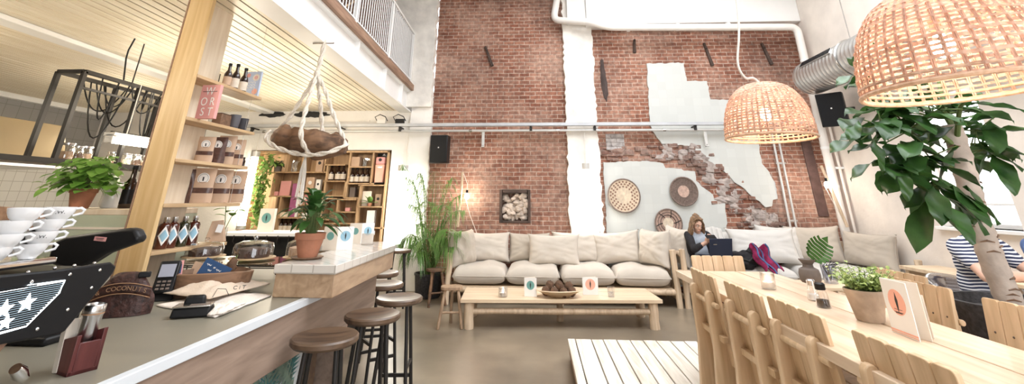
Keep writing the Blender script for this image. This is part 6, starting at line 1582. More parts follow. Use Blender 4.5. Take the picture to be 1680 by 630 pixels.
b = MB(); c = MB(); rr = random.Random(77)
for k in range(120):
    a = rr.uniform(0, 2 * PI); rad = rr.uniform(.0, .07); l = rr.uniform(.05, .12); lean = rr.uniform(.2, 1.3)
    p0 = Vector((rad * math.cos(a), rad * math.sin(a), .125)); p1 = p0 + Vector((math.cos(a) * l * lean, math.sin(a) * l * lean, l * (1.1 - .35 * lean)))
    c.tube([p0, p0.lerp(p1, .5) + Vector((0, 0, .012)), p1], .0013, 4)
    for j in range(7):
        q2 = p0.lerp(p1, .35 + .65 * j / 6) + Vector((0, 0, .008)); b.leaf(q2, (rr.uniform(-1, 1), rr.uniform(-1, 1), rr.uniform(-.2, .9)), rr.uniform(.018, .032), rr.uniform(.014, .022), .3, n=3)
b.build('foliage', M['lime'], hb); c.build('stem', M['stem'], hb)
t = menu_card('open menu book with peach circle standing beside the potted herb', (1.497, 2.25, TT), .15, .205, R(-92), 'peach', open_=20, group='menus on the dining table')
fl0 = [o for o in kids(t) if o.name.startswith('card_leaf')][0]
b = MB(); b.box((0, -.0024, -.088), (.15, .0008, .006)); b.box((0, -.0024, -.096), (.15, .0008, .003)); b.build('foot_stripe', M['peach'], fl0)
b = MB(); 
for k, (w_, z_) in enumerate(((.046, -.006), (.05, -.016), (.036, -.019))): b.box((0, -.0032, z_), (w_, .0006, .0016 if k < 2 else .003))
b.build('fine_print', M['ink'], fl0)
t = menu_card('thin white booklet with dark pictures tucked behind the open menu', (1.545, 2.24, TT), .10, .155, R(-80), 'paper', open_=12, group='menus on the dining table', d=.002)
fl1 = [o for o in kids(t) if o.name.startswith('card_leaf')][0]
b = MB(); b.box((0.02, .0013, .02), (.04, .001, .03)); b.prism(disc(18, .022, (.01, -.025)), .001, TR((0, .0008, 0), (R(90), 0, 0))); b.box((.02, -.0016, -.02), (.04, .001, .03)); b.build('picture', M['navy'], fl1)
# ---- woven pendant lamps
def translucent(m, f=.3):
    nt = m.node_tree; bs = nt.nodes['Principled BSDF']; rmp = [n for n in nt.nodes if n.type == 'VALTORGB'][0]
    tr = nt.nodes.new('ShaderNodeBsdfTranslucent'); nt.links.new(rmp.outputs['Color'], tr.inputs['Color']); mx = nt.nodes.new('ShaderNodeMixShader'); mx.inputs[0].default_value = f
    nt.links.new(bs.outputs[0], mx.inputs[1]); nt.links.new(tr.outputs[0], mx.inputs[2]); nt.links.new(mx.outputs[0], nt.nodes['Material Output'].inputs['Surface'])
translucent(M['rattan'], .4); translucent(M['linen2'], .08)
def pendant(label, loc, Rr, Hh_, cord, nb, nr, seed, tilt):
    t = thing('pendant_lamp', label, 'lamp', loc, rot=tilt, group='woven pendant lamps')
    def prof(s):   # s 0 rim .. 1 top
        a = s * PI / 2; return Rr * (math.cos(a) ** .72), Hh_ * (math.sin(a) ** .95)
    rnd = random.Random(seed); b = MB(); N_ = nr * 2
    for j in range(nb):
        s = (j + .2) / nb * .97; r, z = prof(s); r2, z2 = prof(min(1, s + .013)); tx = Vector((r2 - r, z2 - z)).normalized(); hw = .0056 * rnd.uniform(.75, 1.25); ring = []
        for k in range(N_):
            a = 2 * PI * k / N_; w = (.0035 if (k // 1 + j) % 2 else -.0035) * (1 if k % 2 == 0 else .0) + rnd.uniform(-.0012, .0012)
            zz = z + rnd.uniform(-.0016, .0016); rr_ = r + w; ca, sa = math.cos(a), math.sin(a)
            q = [(rr_ - tx.x * hw, zz - tx.y * hw), (rr_ + tx.x * hw, zz + tx.y * hw), (rr_ + tx.x * hw + .0022, zz + tx.y * hw), (rr_ - tx.x * hw + .0022, zz - tx.y * hw)]
            ring.append([b.bm.verts.new((u * ca, u * sa, v)) for u, v in q])
        for k in range(N_):
            A, Bq = ring[k], ring[(k + 1) % N_]
            for e in range(4): b.bm.faces.new((A[e], A[(e + 1) % 4], Bq[(e + 1) % 4], Bq[e]))
    b.build('woven_bands', M['rattan'], t, smooth=0)
    b = MB()
    for k in range(nr):
        a0 = 2 * PI * k / nr + rnd.uniform(-.012, .012)
        for da in (-.011, .011):
            a = a0 + da; P = []
            for i in range(13): r, z = prof(i / 12 * .985); P.append((r * math.cos(a), r * math.sin(a), z))
            b.tube(P, .0034, 5)
    b.build('ribs', M['rattan'], t)
    b = MB(); b.tube([(Rr * math.cos(2 * PI * i / 48), Rr * math.sin(2 * PI * i / 48), -.002) for i in range(48)], .009, 7, closed=True); b.tube([(Rr * .997 * math.cos(2 * PI * i / 48), Rr * .997 * math.sin(2 * PI * i / 48), .028) for i in range(48)], .006, 6, closed=True); b.build('rim', M['rattanrim'], t)
    b = MB(); b.ball((0, 0, Hh_ * .42), (.036, .036, .046), 16, 12); b.build('bulb', M['bulb'], t)
    b = MB(); b.cyl((0, 0, Hh_ * .535), (0, 0, Hh_ * .68), .018, n=12); b.cyl((0, 0, Hh_ * .66), (0, 0, Hh_ * 1.0), .006, n=8); b.build('socket', M['rattanrim'], t)
    b = MB(); b.tube([Vector(p) - Vector(loc) for p in cord], .0085, 8); b.build('cord', M['cord'], t)
    return t
def smooth_path(P, n=6):
    P = [Vector(p) for p in P]; S = []
    for i in range(len(P) - 1):
        a0 = P[max(i - 1, 0)]; a1, a2 = P[i], P[i + 1]; a3 = P[min(i + 2, len(P) - 1)]
        for k in range(n):
            t_ = k / n; S.append(.5 * ((2 * a1) + (a2 - a0) * t_ + (2 * a0 - 5 * a1 + 4 * a2 - a3) * t_ ** 2 + (3 * a1 - a0 - 3 * a2 + a3) * t_ ** 3))
    return S + [P[-1]]
p2l = (1.632, 3.2, 1.815)
pendant('woven bamboo dome pendant farther over the dining table', p2l, .283, .39, smooth_path([(1.60, 3.2, HI), (1.58, 3.2, 3.4), (1.565, 3.2, 2.88), (1.54, 3.2, 2.60), (1.495, 3.2, 2.36), (1.53, 3.2, 2.25), (1.59, 3.2, 2.245), p2l[:2] + (2.20,)]), 30, 46, 3, (R(0), R(1), 0))
p1l = (1.555, 1.66, 1.79)
pendant('large looking woven bamboo pendant nearest the camera at top right', p1l, .288, .40, smooth_path([(1.56, 1.66, HI), (1.55, 1.66, 3.0), p1l[:2] + (2.19,)]), 30, 46, 9, (R(0), R(-1), 0))
# ================================================================== PEOPLE
def limb(b, p0, p1, r0, r1):
    p0, p1 = Vector(p0), Vector(p1); P = []; Q = []
    for i in range(6): t = i / 5; P.append(p0.lerp(p1, t)); Q.append(r0 + (r1 - r0) * t + .10 * max(r0, r1) * math.sin(PI * min(1, t * 1.5)))
    b.tube(P, Q, 14); b.ball(p0, r0, 14, 9); b.ball(p1, r1, 14, 9)
def hand(b, w, d, n, side, curl=.5, s=1.0):
    """palm from the wrist along d, palm facing n; five bent fingers of unequal length"""
    w, d, n = Vector(w), Vector(d).normalized(), Vector(n).normalized(); n = (n - d * n.dot(d)).normalized(); x = d.cross(n) * side
    Mx = Matrix((x, d, n)).transposed()
    b.ball(w + d * .045 * s, (.040 * s, .052 * s, .017 * s), 14, 9, M=Mx)
    b.ball(w + d * .072 * s, (.040 * s, .028 * s, .015 * s), 14, 9, M=Mx)
    for i, (o, l) in enumerate(((-.030, .066), (-.010, .076), (.010, .071), (.029, .056))):
        p = w + d * .082 * s + x * o * s; dd = d.copy(); q = [p]
        for k in range(3):
            a = curl * (.45 + .35 * k); dd = (d * math.cos(a * 1.0) + n * math.sin(a)).normalized(); q.append(q[-1] + dd * l * s * (.42, .33, .25)[k])
        b.tube(smooth_path(q, 3), [.0095 * s - .00022 * s * k for k in range(10)], 8); b.ball(q[-1], .0075 * s, 8, 6)
    q = [w + d * .022 * s - x * .028 * s, w + d * .052 * s - x * .052 * s + n * .008 * s, w + d * .08 * s - x * .058 * s + n * .018 * s]
    b.tube(q, [.012 * s, .0105 * s, .0085 * s], 8); b.ball(q[-1], .0085 * s, 8, 6)
def head(b, c, f, up, s=1.0):
    f = Vector(f).normalized(); up = Vector(up); up = (up - f * up.dot(f)).normalized(); x = f.cross(up)
    Mx = Matrix((x, f, up)).transposed(); c = Vector(c)
    def P(a, q, r): return c + Mx @ Vector((a * s, q * s, r * s))
    b.ball(P(0, -.012, .028), (.074 * s, .092 * s, .085 * s), 22, 16, M=Mx)
    b.ball(P(0, .018, -.03), (.057 * s, .066 * s, .080 * s), 20, 14, M=Mx)
    b.ball(P(0, .045, -.085), (.030 * s, .034 * s, .026 * s), 14, 10, M=Mx)
    b.tube([P(0, .074, .018), P(0, .092, -.012), P(0, .098, -.024)], [.008 * s, .011 * s, .014 * s], 8); b.ball(P(0, .092, -.026), (.016 * s, .013 * s, .010 * s), 10, 7, M=Mx)
    b.tube([P(-.045, .070, .030), P(0, .082, .026), P(.045, .070, .030)], .009 * s, 8)
    for k in (-1, 1): b.ball(P(.074 * k, -.008, -.005), (.009 * s, .018 * s, .030 * s), 10, 8, M=Mx); b.ball(P(.036 * k, .052, -.03), (.022 * s, .02 * s, .022 * s), 10, 8, M=Mx)
    b.tube([P(-.022, .073, -.056), P(0, .081, -.056), P(.022, .073, -.056)], .0075 * s, 8)
    return P, Mx
def face_parts(par, P, Mx, s=1.0, lip='peach'):
    for k in (-1, 1):
        b = MB(); b.ball(P(.030 * k, .0705, .006), (.013 * s, .008 * s, .007 * s), 10, 8, M=Mx); b.build('eye', M['paper'], par)
        b = MB(); b.ball(P(.030 * k, .077, .005), (.0055 * s, .004 * s, .0055 * s), 8, 6, M=Mx); b.build('iris', M['ink'], par)
        b = MB(); b.tube([P(.012 * k, .086, .032), P(.032 * k, .080, .037), P(.05 * k, .068, .03)], .0034 * s, 6); b.build('eyebrow', M['hairdark'], par)
    b = MB(); b.tube([P(-.022, .080, -.056), P(0, .0885, -.0545), P(.022, .080, -.056)], .0048 * s, 7); b.build('lips', M[lip], par)
def lt_(o, p): return Vector(p) - o.location
# ---------------------------------------------------------------- woman on the corner sofa
wo = thing('person', 'person with long hair and black cardigan looking at a phone on the corner sofa', 'person', (2.33, 7.2, .5))
UP = Vector((.06, -.12, .10))
hc = Vector((2.285, 7.26, .965))
fw = Vector((.25, -1, -.42))
pel, che, nek = Vector((2.36, 7.30, .575)), Vector((2.30, 7.33, .745)), Vector((2.285, 7.31, .86))
shR, shL = Vector((2.155, 7.31, .82)), Vector((2.435, 7.33, .815))
elR, elL = Vector((2.15, 7.10, .65)), Vector((2.50, 7.12, .64))
waR, waL = Vector((2.305, 7.02, .745)), Vector((2.40, 7.02, .745))
knR, knL = Vector((2.31, 6.86, .60)), Vector((2.50, 6.88, .60))
anR, anL = Vector((2.32, 6.76, .08)), Vector((2.47, 6.78, .08))
hc, che, nek, shR, shL, elR, elL, waR, waL = [v + UP for v in (hc, che, nek, shR, shL, elR, elL, waR, waL)]; pel = pel + Vector((.06, -.08, .03))
def tors(b, g=1.0):
    b.ball(lt_(wo, pel), (.155 * g, .115 * g, .10 * g), 18, 12); b.ball(lt_(wo, pel.lerp(che, .5)), (.135 * g, .10 * g, .13 * g), 18, 12); b.ball(lt_(wo, che), (.155 * g, .105 * g, .12 * g), 18, 12)
    limb(b, lt_(wo, shR), lt_(wo, shL), .055 * g, .055 * g)
b = MB(); tors(b, .93); limb(b, lt_(wo, che + Vector((0, 0, .08))), lt_(wo, nek + Vector((0, -.02, .03))), .05, .045)
P, Mx = head(b, lt_(wo, hc), fw, (0.05, 0, 1), .92)
for s_, e_, w_, sd in ((shR, elR, waR, 1), (shL, elL, waL, -1)): limb(b, lt_(wo, s_), lt_(wo, e_), .045, .036); limb(b, lt_(wo, e_), lt_(wo, w_), .036, .025); hand(b, lt_(wo, w_), Vector((.25 * sd, -.35, .75)), Vector((.6 * sd, .7, 0)), sd, .8, .85)
for k_, a_, sx in ((knR, anR, -.07), (knL, anL, .08)): limb(b, lt_(wo, pel + Vector((sx, -.03, -.02))), lt_(wo, k_), .078, .055); limb(b, lt_(wo, k_), lt_(wo, a_), .052, .036); limb(b, lt_(wo, a_), lt_(wo, a_ + Vector((0, -.16, -.035))), .035, .028)
b.build('body', M['skin'], wo, remesh=.0075)
face_parts(wo, P, Mx, .92)
b = MB(); tors(b, 1.0); b.build('sweater', M['greyknit'], wo, remesh=.012)
b = MB()
for s_, e_, w_ in ((shR, elR, waR), (shL, elL, waL)):
    limb(b, lt_(wo, s_), lt_(wo, e_), .060, .050); limb(b, lt_(wo, e_), lt_(wo, e_.lerp(w_, .55)), .050, .040)
for sg in (-1, 1):
    b.ball(lt_(wo, che + Vector((sg * .125, .01, -.05))), (.065, .115, .19), 16, 12)
b.ball(lt_(wo, che + Vector((0, .05, -.03))), (.16, .085, .18), 16, 12); b.build('cardigan', M['coat'], wo, remesh=.012)
b = MB(); b.ball(lt_(wo, pel + Vector((0, 0, -.02))), (.168, .125, .095), 18, 12)
for k_, a_, sx in ((knR, anR, -.07), (knL, anL, .08)): limb(b, lt_(wo, pel + Vector((sx, -.03, -.02))), lt_(wo, k_), .088, .066); limb(b, lt_(wo, k_), lt_(wo, a_ + Vector((0, 0, .04))), .062, .046)
b.build('trousers', M['denim'], wo, remesh=.012)
b = MB()
for a_ in (anR, anL): limb(b, lt_(wo, a_ + Vector((0, .02, -.02))), lt_(wo, a_ + Vector((0, -.16, -.04))), .043, .034)
b.build('shoes', M['black'], wo, remesh=.01)
b = MB(); b.ball(P(0, -.03, .045), (.086, .088, .088), 20, 14, .08, M=Mx); rr = random.Random(5)
for k in range(46):
    sg = 1 if k % 2 else -1; a0 = P(sg * rr.uniform(.0, .05), rr.uniform(-.06, .06), .115); a1 = P(sg * rr.uniform(.078, .095), rr.uniform(-.05, .045), .02); a2 = P(sg * rr.uniform(.085, .125), rr.uniform(-.03, .06), -.10); a3 = P(sg * rr.uniform(.09, .135), rr.uniform(-.02, .07), -.19 - rr.uniform(0, .05))
    b.tube(smooth_path([a0, a1, a2, a3], 4), [.013] * 9 + [.010, .008, .006, .003], 6)
b.ball(P(0, -.055, .118), (.05, .05, .035), 14, 9, .25, M=Mx); b.build('hair', M['hair'], wo, smooth=80)
ph = thing('phone', 'black phone held up in both hands by the woman on the sofa', 'phone', (2.415, 6.835, .925), rot=(R(-55), 0, R(10))); b = MB(); b.box((0, 0, 0), (.145, .008, .07)); b.build('case', M['black'], ph, bevel=.003); b = MB(); b.box((0, .0045, 0), (.13, .001, .062)); b.build('screen', M['screen'], ph)
lp = thing('laptop', 'dark blue laptop open on the lap of the woman on the sofa', 'laptop', (2.50, 6.80, .672), R(9))
b = MB(); b.box((0, .10, .008), (.33, .22, .016)); b.build('base', M['laptop'], lp, bevel=.004)
Mt = Matrix.Rotation(R(14), 4, 'X')
b = MB(); b.box((0, 0, .118), (.33, .012, .225)); o = b.build('lid', M['laptop'], lp, bevel=.005); o.matrix_local = Matrix.Translation((0, -.012, .014)) @ Mt
b = MB(); b.box((-.085, -.0066, .155), (.05, .001, .011)); b.build('badge', M['steel'], o)
b = MB(); b.box((0, .0066, .12), (.30, .001, .19)); b.build('screen', M['screen'], o)
# ---------------------------------------------------------------- man in the striped shirt by the window
def stripemat(name, c1, c2, n):
    m = bpy.data.materials.new(name); nt, N, L_, bs_ = nodes_of(m); setp(bs_, .9)
    tc = N.new('ShaderNodeTexCoord'); sp_ = N.new('ShaderNodeSeparateXYZ'); L_.new(tc.outputs['Object'], sp_.inputs[0])
    nz_ = N.new('ShaderNodeTexNoise'); nz_.inputs['Scale'].default_value = 5; L_.new(tc.outputs['Object'], nz_.inputs['Vector'])
    a = N.new('ShaderNodeMath'); a.operation = 'MULTIPLY_ADD'; L_.new(nz_.outputs['Fac'], a.inputs[0]); a.inputs[1].default_value = .035; L_.new(sp_.outputs[2], a.inputs[2])
    m1 = N.new('ShaderNodeMath'); m1.operation = 'MULTIPLY'; L_.new(a.outputs[0], m1.inputs[0]); m1.inputs[1].default_value = n
    m2 = N.new('ShaderNodeMath'); m2.operation = 'FRACT'; L_.new(m1.outputs[0], m2.inputs[0])
    m3 = N.new('ShaderNodeMath'); m3.operation = 'GREATER_THAN'; L_.new(m2.outputs[0], m3.inputs[0]); m3.inputs[1].default_value = .45
    mx = N.new('ShaderNodeMix'); mx.data_type = 'RGBA'; L_.new(m3.outputs[0], mx.inputs[0]); mx.inputs[6].default_value = (*c1, 1); mx.inputs[7].default_value = (*c2, 1); L_.new(mx.outputs[2], bs_.inputs['Base Color'])
    return m
M['stripe'] = stripemat('navy and white striped jersey', (.74, .75, .78), (.022, .03, .075), 38)
def seated(label, base, shirt, tro, hairm, sleeve=.62, yaw=0, reach=((.06, -.36), (-.10, -.40)), lean=.06, longs=False, hl=True):
    """seated figure facing -y before yaw; base = seat point"""
    t = thing('person', label, 'person', base, yaw)
    V = Vector
    pel, che, nek = V((0, 0, .09)), V((0, -lean * .6, .40)), V((0, -lean, .58)); hc = V((0, -lean - .05, .76))
    sh = {-1: V((-.20, -lean, .52)), 1: V((.20, -lean, .52))}; el = {-1: V((-.245, -lean - .17, .325)), 1: V((.245, -lean - .17, .325))}
    wr = {-1: V((-.05 + reach[0][0], reach[0][1], .335)), 1: V((.05 + reach[1][0], reach[1][1], .335))}
    kn = {-1: V((-.13, -.44, .085)), 1: V((.13, -.44, .085))}; an = {-1: V((-.13, -.42, -.36)), 1: V((.13, -.42, -.36))}
    def tors(b, g=1):
        b.ball(pel, (.17 * g, .125 * g, .11 * g), 18, 12); b.ball(pel.lerp(che, .45), (.150 * g, .11 * g, .17 * g), 18, 12); b.ball(che, (.175 * g, .115 * g, .17 * g), 18, 12); limb(b, sh[-1], sh[1], .068 * g, .068 * g); b.ball(che + V((0, 0, .12)), (.13 * g, .09 * g, .09 * g), 16, 10)
    b = MB(); tors(b, .94); limb(b, che + V((0, 0, .12)), nek + V((0, -.02, .06)), .058, .054); P, Mx = head(b, hc, (0, -1, -.25), (0, 0, 1), 1.0)
    for k in (-1, 1):
        limb(b, sh[k], el[k], .052, .042); limb(b, el[k], wr[k], .043, .030); hand(b, wr[k], V((-.25 * k, -1, -.08)), V((0, -.1, -1)), -k, .5)
        limb(b, pel + V((.085 * k, 0, -.01)), kn[k], .085, .060); limb(b, kn[k], an[k], .058, .04); limb(b, an[k], an[k] + V((0, -.18, -.04)), .042, .034)
    b.build('body', M['skin'], t, remesh=.0085); face_parts(t, P, Mx)
    b = MB(); tors(b, 1.06)
    for k in (-1, 1):
        limb(b, sh[k], sh[k].lerp(el[k], sleeve), .074, .066)
        if longs: limb(b, el[k], el[k].lerp(wr[k], .8), .058, .044)
    b.build('shirt', M[shirt], t, remesh=.012)
    b = MB(); b.ball(pel + V((0, 0, -.01)), (.178, .135, .105), 18, 12)
    for k in (-1, 1): limb(b, pel + V((.085 * k, 0, -.01)), kn[k], .098, .074); limb(b, kn[k], an[k] + V((0, 0, .03)), .07, .054)
    b.build('trousers', M[tro], t, remesh=.013)
    b = MB()
    for k in (-1, 1): limb(b, an[k] + V((0, .02, -.03)), an[k] + V((0, -.19, -.045)), .05, .038)
    b.build('shoes', M['black'], t, remesh=.012)
    b = MB(); b.ball(P(0, -.028, .05), (.082, .090, .082), 20, 14, .10, M=Mx); b.ball(P(0, -.06, -.02), (.074, .055, .07), 16, 10, .1, M=Mx); b.build('hair', M[hairm], t, smooth=80)
    return t
seated('person in a navy and white striped T-shirt sitting with forearms on the window table', (3.70, 4.40, .52), 'stripe', 'denim', 'hairdark', .50, R(14), ((.17, -.42), (.06, -.44)), .10)
seated('person in a blue top at the right edge of the photo beside the striped shirt', (4.42, 4.36, .52), 'bluedenim', 'bluedenim', 'hair', 1, R(-12), ((.05, -.36), (-.05, -.38)), .06, True)
wt = thing('window_table', 'pale wooden table by the window where the striped shirt person rests', 'table', (4.05, 3.78, 0))
b = MB(); b.box((0, 0, .80), (.84, .66, .03)); b.build('top', M['pine'], wt, bevel=.004)
for sx in (-.37, .37):
    for sy in (-.27, .27): b = MB(); b.box((sx, sy, .392), (.045, .045, .784)); b.build('leg', M['pine'], wt, bevel=.003)
t = thing('laptop', 'dark laptop on the window table at the right edge', 'laptop', (4.17, 3.74, .816), R(160)); b = MB(); b.box((0, .02, .008), (.32, .22, .015)); b.build('base', M['laptop'], t, bevel=.003); b = MB(); b.box((0, .13, .03), (.32, .012, .045), (R(70), 0, 0)); b.build('lid', M['laptop'], t, bevel=.003)
# chairs they sit on
def shell_chair(label, loc, rz, m):
    t = thing('shell_chair', label, 'chair', loc, rz)
    b = MB()
    def f(u, v):
        a = R(-100) + R(200) * u + R(90)
        r = .25; h = .43 + .36 * v * (1 - .35 * (abs(2 * u - 1) ** 2))
        return Vector((r * (1 + .1 * v) * math.cos(a), r * (1 + .1 * v) * math.sin(a) * .95, h))
    b.surf(f, 26, 8); b.build('back_shell', M[m], t, solid=.012, smooth=80)
    b = MB(); b.lathe([(0, .425), (.2, .42), (.25, .435), (.24, .445), (0, .44)], 28); b.build('seat', M[m], t)
    for k in range(4): a = R(45 + 90 * k); b = MB(); b.cyl((.15 * math.cos(a), .15 * math.sin(a), .424), (.25 * math.cos(a), .25 * math.sin(a), 0), .014, n=10); b.build('leg', M['steel'], t)
shell_chair('translucent white tub chair under the striped shirt person', (3.66, 4.42, 0), R(14), 'plastic')
shell_chair('translucent tub chair under the person in blue', (4.42, 4.40, 0), R(-12), 'plastic')
t = thing('bench', 'plain wooden bench along the right hand wall under the window', 'bench', (4.62, 5.55, 0)); b = MB(); b.box((0, 0, .65), (.46, 1.3, .04)); b.build('top', M['pine'], t, bevel=.004)
for sy in (-.58, .58): b = MB(); b.box((0, sy, .315), (.40, .05, .628)); b.build('leg', M['pine'], t)
# ================================================================== BIG PLANTS
tr_ = thing('potted_tree', 'tall tree with thick scarred trunk and big glossy leaves in a dark stone pot', 'tree', (2.66, 2.92, 0))
b = MB(); b.lathe([(0, 0), (.22, 0), (.24, .02), (.315, .835), (.325, .855), (.325, .88), (.295, .88), (.28, .82), (0, .80)], 44); b.build('pot', M['stone'], tr_)
b = MB(); b.lathe([(0, .822), (.15, .828), (.283, .82)], 30, jitter=.03); b.build('soil', M['soil'], tr_)
b = MB(); P = []; Q = []
for i in range(40):
    t = i / 39; P.append(Vector((-.045 - .015 * math.sin(t * 4) - .02 * t, -.0 + .01 * math.sin(t * 5), .81 + 1.04 * t))); Q.append(.060 - .010 * t + (.006 if i % 4 == 0 else 0) + .004 * noise.noise(Vector((t * 14, 0, 0))))
b.tube(P, Q, 18); tk = b.build('trunk', M['bark'], tr_, smooth=60)
rr = random.Random(8)
for i in range(26):
    t = rr.random(); p = P[int(t * 38)]; a = rr.uniform(0, 2 * PI); d = Vector((math.cos(a), math.sin(a), 0)); s_ = d.cross(Vector((0, 0, 1)))
    b = MB(); b.tube([p + d * .052 - s_ * .03, p + d * .062 + Vector((0, 0, .008)), p + d * .052 + s_ * .03], [.003, .006, .003], 6); b.build('leaf_scar', M['bowl'], tk)
top = P[-1]
b = MB(); c = MB(); rr = random.Random(21)
def bigleaf(p, d, l, w, droop):
    # broad leaf, widest past the middle, wavy edge
    p, d = Vector(p), Vector(d).normalized(); sd = d.cross(Vector((.1, -.25, 1))).normalized(); nn = sd.cross(d); n = 8; rows = []
    for i in range(n + 1):
        t = i / n; c_ = p + d * l * t - Vector((0, 0, 1)) * droop * .5 * l * t * t
        ww = w * .5 * max(.03, math.sin(PI * t ** 1.25)) ** .75 * (1 + .08 * math.sin(t * 19)) if 0 < i < n else .002
        rows.append([b.bm.verts.new(c_ + sd * ww * k + nn * (.22 * ww * abs(k) + .012 * math.sin(t * 9 + k * 2))) for k in (1, .5, 0, -.5, -1)])
    for A, Bq in zip(rows, rows[1:]):
        for k in range(4): b.bm.faces.new((A[k], A[k + 1], Bq[k + 1], Bq[k]))
br = [(top, top + Vector((-.18, -.10, .30)), top + Vector((-.42, -.12, .52))), (top, top + Vector((.05, .05, .22)), top + Vector((.12, .10, .40))), (top + Vector((0, 0, -.15)), top + Vector((-.22, -.06, .02)), top + Vector((-.40, -.10, .06))), (top + Vector((0, 0, -.1)), top + Vector((-.12, -.22, .06)), top + Vector((-.2, -.36, .08))), (top + Vector((0, 0, -.3)), top + Vector((-.15, .05, -.2)), top + Vector((-.25, .05, -.22)))]
for q in br: c.tube(smooth_path(q, 5), [.016 - .0009 * k for k in range(11)], 8)
def spray(center, n, spread, seed, dz=(-.8, .5), bias=(-.5, -.3), L_=(.2, .3)):
    rr = random.Random(seed)
    for k in range(n):
        a = rr.uniform(0, 2 * PI); d = Vector((math.cos(a) + bias[0], math.sin(a) + bias[1], rr.uniform(*dz))); p = Vector(center) + Vector((rr.gauss(0, spread), rr.gauss(0, spread), rr.gauss(0, spread * .8)))
        c.tube([Vector(center), p], .004, 5); bigleaf(p, d, rr.uniform(*L_) * .86, rr.uniform(.105, .145), rr.uniform(.2, .7))
def tp(px, py, y): return at(px, py, y=y) - tr_.location
spray(tp(1490, 215, 2.9), 16, .09, 1, (-.7, .5)); spray(tp(1445, 205, 2.85), 11, .06, 2, (-.8, .4), (-.8, -.2)); spray(tp(1500, 268, 2.85), 14, .07, 3, (-1.2, -.1), (-.3, -.3)); spray(tp(1530, 305, 2.85), 10, .05, 4, (-1.6, -.4), (-.3, -.3)); spray(tp(1530, 190, 3.0), 14, .08, 5, (-.4, .7), (-.2, -.1)); spray(tp(1600, 215, 3.1), 12, .07, 6, (-1.0, .3), (.5, .3)); spray(tp(1470, 178, 2.95), 10, .05, 11, (-.3, .6), (-.6, -.2)); spray(tp(1500, 250, 2.8), 7, .06, 12, (-1, .2), (-.5, -.4))
spray(tp(1420, 118, 2.85), 4, .03, 7, (-.6, .7), (-.3, -.2), (.16, .22)); spray(tp(1615, 245, 3.15), 8, .05, 8, (-1.4, -.1), (.5, 0.2)); spray(tp(1540, 180, 2.75), 9, .06, 13, (-.2, .5), (0, -.5))
for px, py, d, l, w in ((1545, 355, (.0, -.6, -1), .22, .12), (1560, 330, (.2, -.3, -1), .24, .10), (1582, 330, (.45, -.2, -1), .2, .07), (1530, 330, (-.3, -.3, -1), .2, .11), (1480, 300, (-.2, -.1, -1), .17, .07), (1410, 225, (-.6, -.2, -.6), .15, .08), (1432, 255, (0, -.1, -1), .16, .08)): bigleaf(tp(px, py - 25, 2.72), d, l, w, .2)
b.build('foliage', M['deep'], tr_, smooth=80); c.build('branch', M['stem'], tr_)
# ---- palm beside the sofa
pm = thing('potted_palm', 'feathery green palm in a dark pot left of the long sofa', 'plant', (-1.70, 7.52, 0))
b = MB(); b.lathe([(0, 0), (.17, 0), (.19, .02), (.215, .30), (.225, .31), (.225, .335), (.20, .335), (.19, .29), (0, .28)], 32); b.build('pot', M['stone'], pm)
b = MB(); b.lathe([(0, .30), (.19, .295)], 20, jitter=.05); b.build('soil', M['soil'], pm)
b = MB(); c = MB(); rr = random.Random(14)
def frond(base, tip, lift, nl, ll, w=.0115):
    base, tip = Vector(base), Vector(tip); mid = base.lerp(tip, .55) + Vector((0, 0, lift)); S = smooth_path([base, mid, tip], 9)
    c.tube(S, [.009 - .00035 * k for k in range(len(S))], 6)
    for i in range(nl):
        t = .22 + .78 * i / nl; f = t * (len(S) - 1.01); k = int(f); p = S[k].lerp(S[k + 1], f - k); d = (S[k + 1] - S[k]).normalized()
        sd = d.cross(Vector((0, 0, 1))); sd = sd.normalized() if sd.length > .05 else Vector((1, 0, 0))
        for sg in (-1, 1):
            l = ll * (math.sin(PI * (.15 + .8 * (t - .22) / .78)) ** .7) * rr.uniform(.85, 1.1)
            b.leaf(p, d * .9 + sd * sg * .8 + Vector((rr.uniform(-.1, .1), rr.uniform(-.1, .1), .15)), l, w, rr.uniform(.5, 1.3), n=4, fold=.1)
def pp(px, py, y=7.5): q = at(px, py, y=y) - pm.location; return q
for tx, ty, yy, lift in ((668, 290, 7.3, .35), (690, 285, 7.5, .35), (712, 282, 7.3, .28), (742, 292, 7.4, .30), (758, 318, 7.3, .3), (762, 345, 7.2, .3), (672, 335, 7.2, .28), (682, 368, 7.1, .25), (668, 390, 7.1, .22), (758, 378, 7.1, .18), (700, 330, 7.0, .30), (728, 335, 6.9, .30), (735, 375, 6.9, .2), (700, 392, 6.95, .2), (745, 405, 7.1, .15), (682, 415, 7.0, .15), (716, 300, 7.75, .3), (662, 270, 7.5, .32)):
    q = pp(tx, ty, yy); frond((rr.uniform(-.06, .06), rr.uniform(-.06, .06), .30), q, lift, 27, .36)
for k in range(10):
    a = rr.uniform(0, 2 * PI); frond((.05 * math.cos(a), .05 * math.sin(a), .30), (.45 * math.cos(a), .30 * math.sin(a) - .1, rr.uniform(.55, .95)), .25, 30, .26)
b.build('foliage', M['palm'], pm, smooth=80); c.build('stem', M['stem'], pm)
WORLD, EXPO = 4.2, 0.85
SPOTS = ((-3.3, 2.0, 18), (-3.5, 4.6, 27), (-5.6, 3.2, 11), (-5.8, 5.8, 13), (-3.6, 6.6, 20))
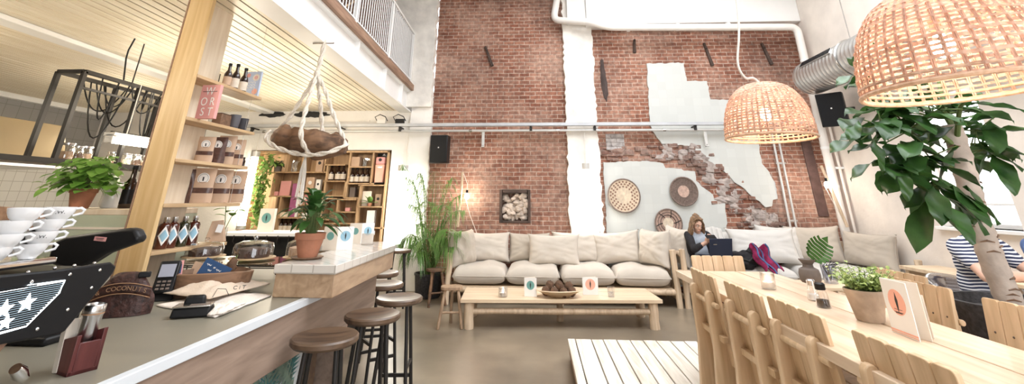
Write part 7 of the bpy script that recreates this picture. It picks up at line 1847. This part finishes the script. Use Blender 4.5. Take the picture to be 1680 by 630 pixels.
# ------------------------------------------------------------------ camera, light, view
cd = bpy.data.cameras.new('camera'); cam = bpy.data.objects.new('camera', cd); COL.objects.link(cam)
cm = Matrix((CR, -CD, -CF)).transposed().to_4x4(); cm.translation = CAMPOS; cam.matrix_world = cm
cd.sensor_width = 36; cd.sensor_fit = 'HORIZONTAL'; cd.lens = FPX / 1680 * 36
cd.shift_x = (840 - PPX) / 1680; cd.shift_y = -(315 - PPY) / 1680
cd.clip_start = .02
scene.camera = cam
wd = bpy.data.worlds.new('sky'); scene.world = wd; wd.use_nodes = True
bg = wd.node_tree.nodes['Background']; bg.inputs[0].default_value = (.93, .96, 1, 1); bg.inputs[1].default_value = WORLD
def lamp(name, kind, loc, power, col=(1, .9, .75), size=.1, rot=(0, 0, 0), size_y=None, spread=None):
    l = bpy.data.lights.new(name, kind); l.energy = power; l.color = col
    if kind == 'AREA':
        l.size = size
        if size_y: l.shape = 'RECTANGLE'; l.size_y = size_y
        if spread: l.spread = spread
    else: l.shadow_soft_size = size
    o = bpy.data.objects.new(name, l); COL.objects.link(o); o.location = loc; o.rotation_euler = rot
    return o
vs = scene.view_settings
vs.view_transform = 'Standard'; vs.look = 'None'; vs.gamma = 1; vs.use_curve_mapping = False; vs.exposure = EXPO
def portal(name, loc, sx, sy, rot):
    o = lamp(name, 'AREA', loc, 1, (1, 1, 1), sx, rot, sy); o.data.cycles.is_portal = True
portal('added_roof_portal', ((KX0 + KX1) / 2, (KY0 + KY1) / 2, HI + .1), KX1 - KX0, KY1 - KY0, (0, 0, 0))  # samples the sky through the opening added in the ceiling
portal('added_front_portal', ((FX0 + FX1) / 2, -2.65, (FZ0 + FZ1) / 2), FX1 - FX0, FZ1 - FZ0, (R(90), 0, 0))  # samples the sky through the added opening behind the camera
portal('window_portal', (XR + .25, (wy0 + wy1) / 2, (wz0 + wz1) / 2), wz1 - wz0, wy1 - wy0, (0, R(90), 0))
# lit spots under the mezzanine
for xx, yy, pw_ in SPOTS:
    lamp('mezzanine_spot', 'POINT', (xx, yy, 2.3), pw_, (1, .88, .70), .12)
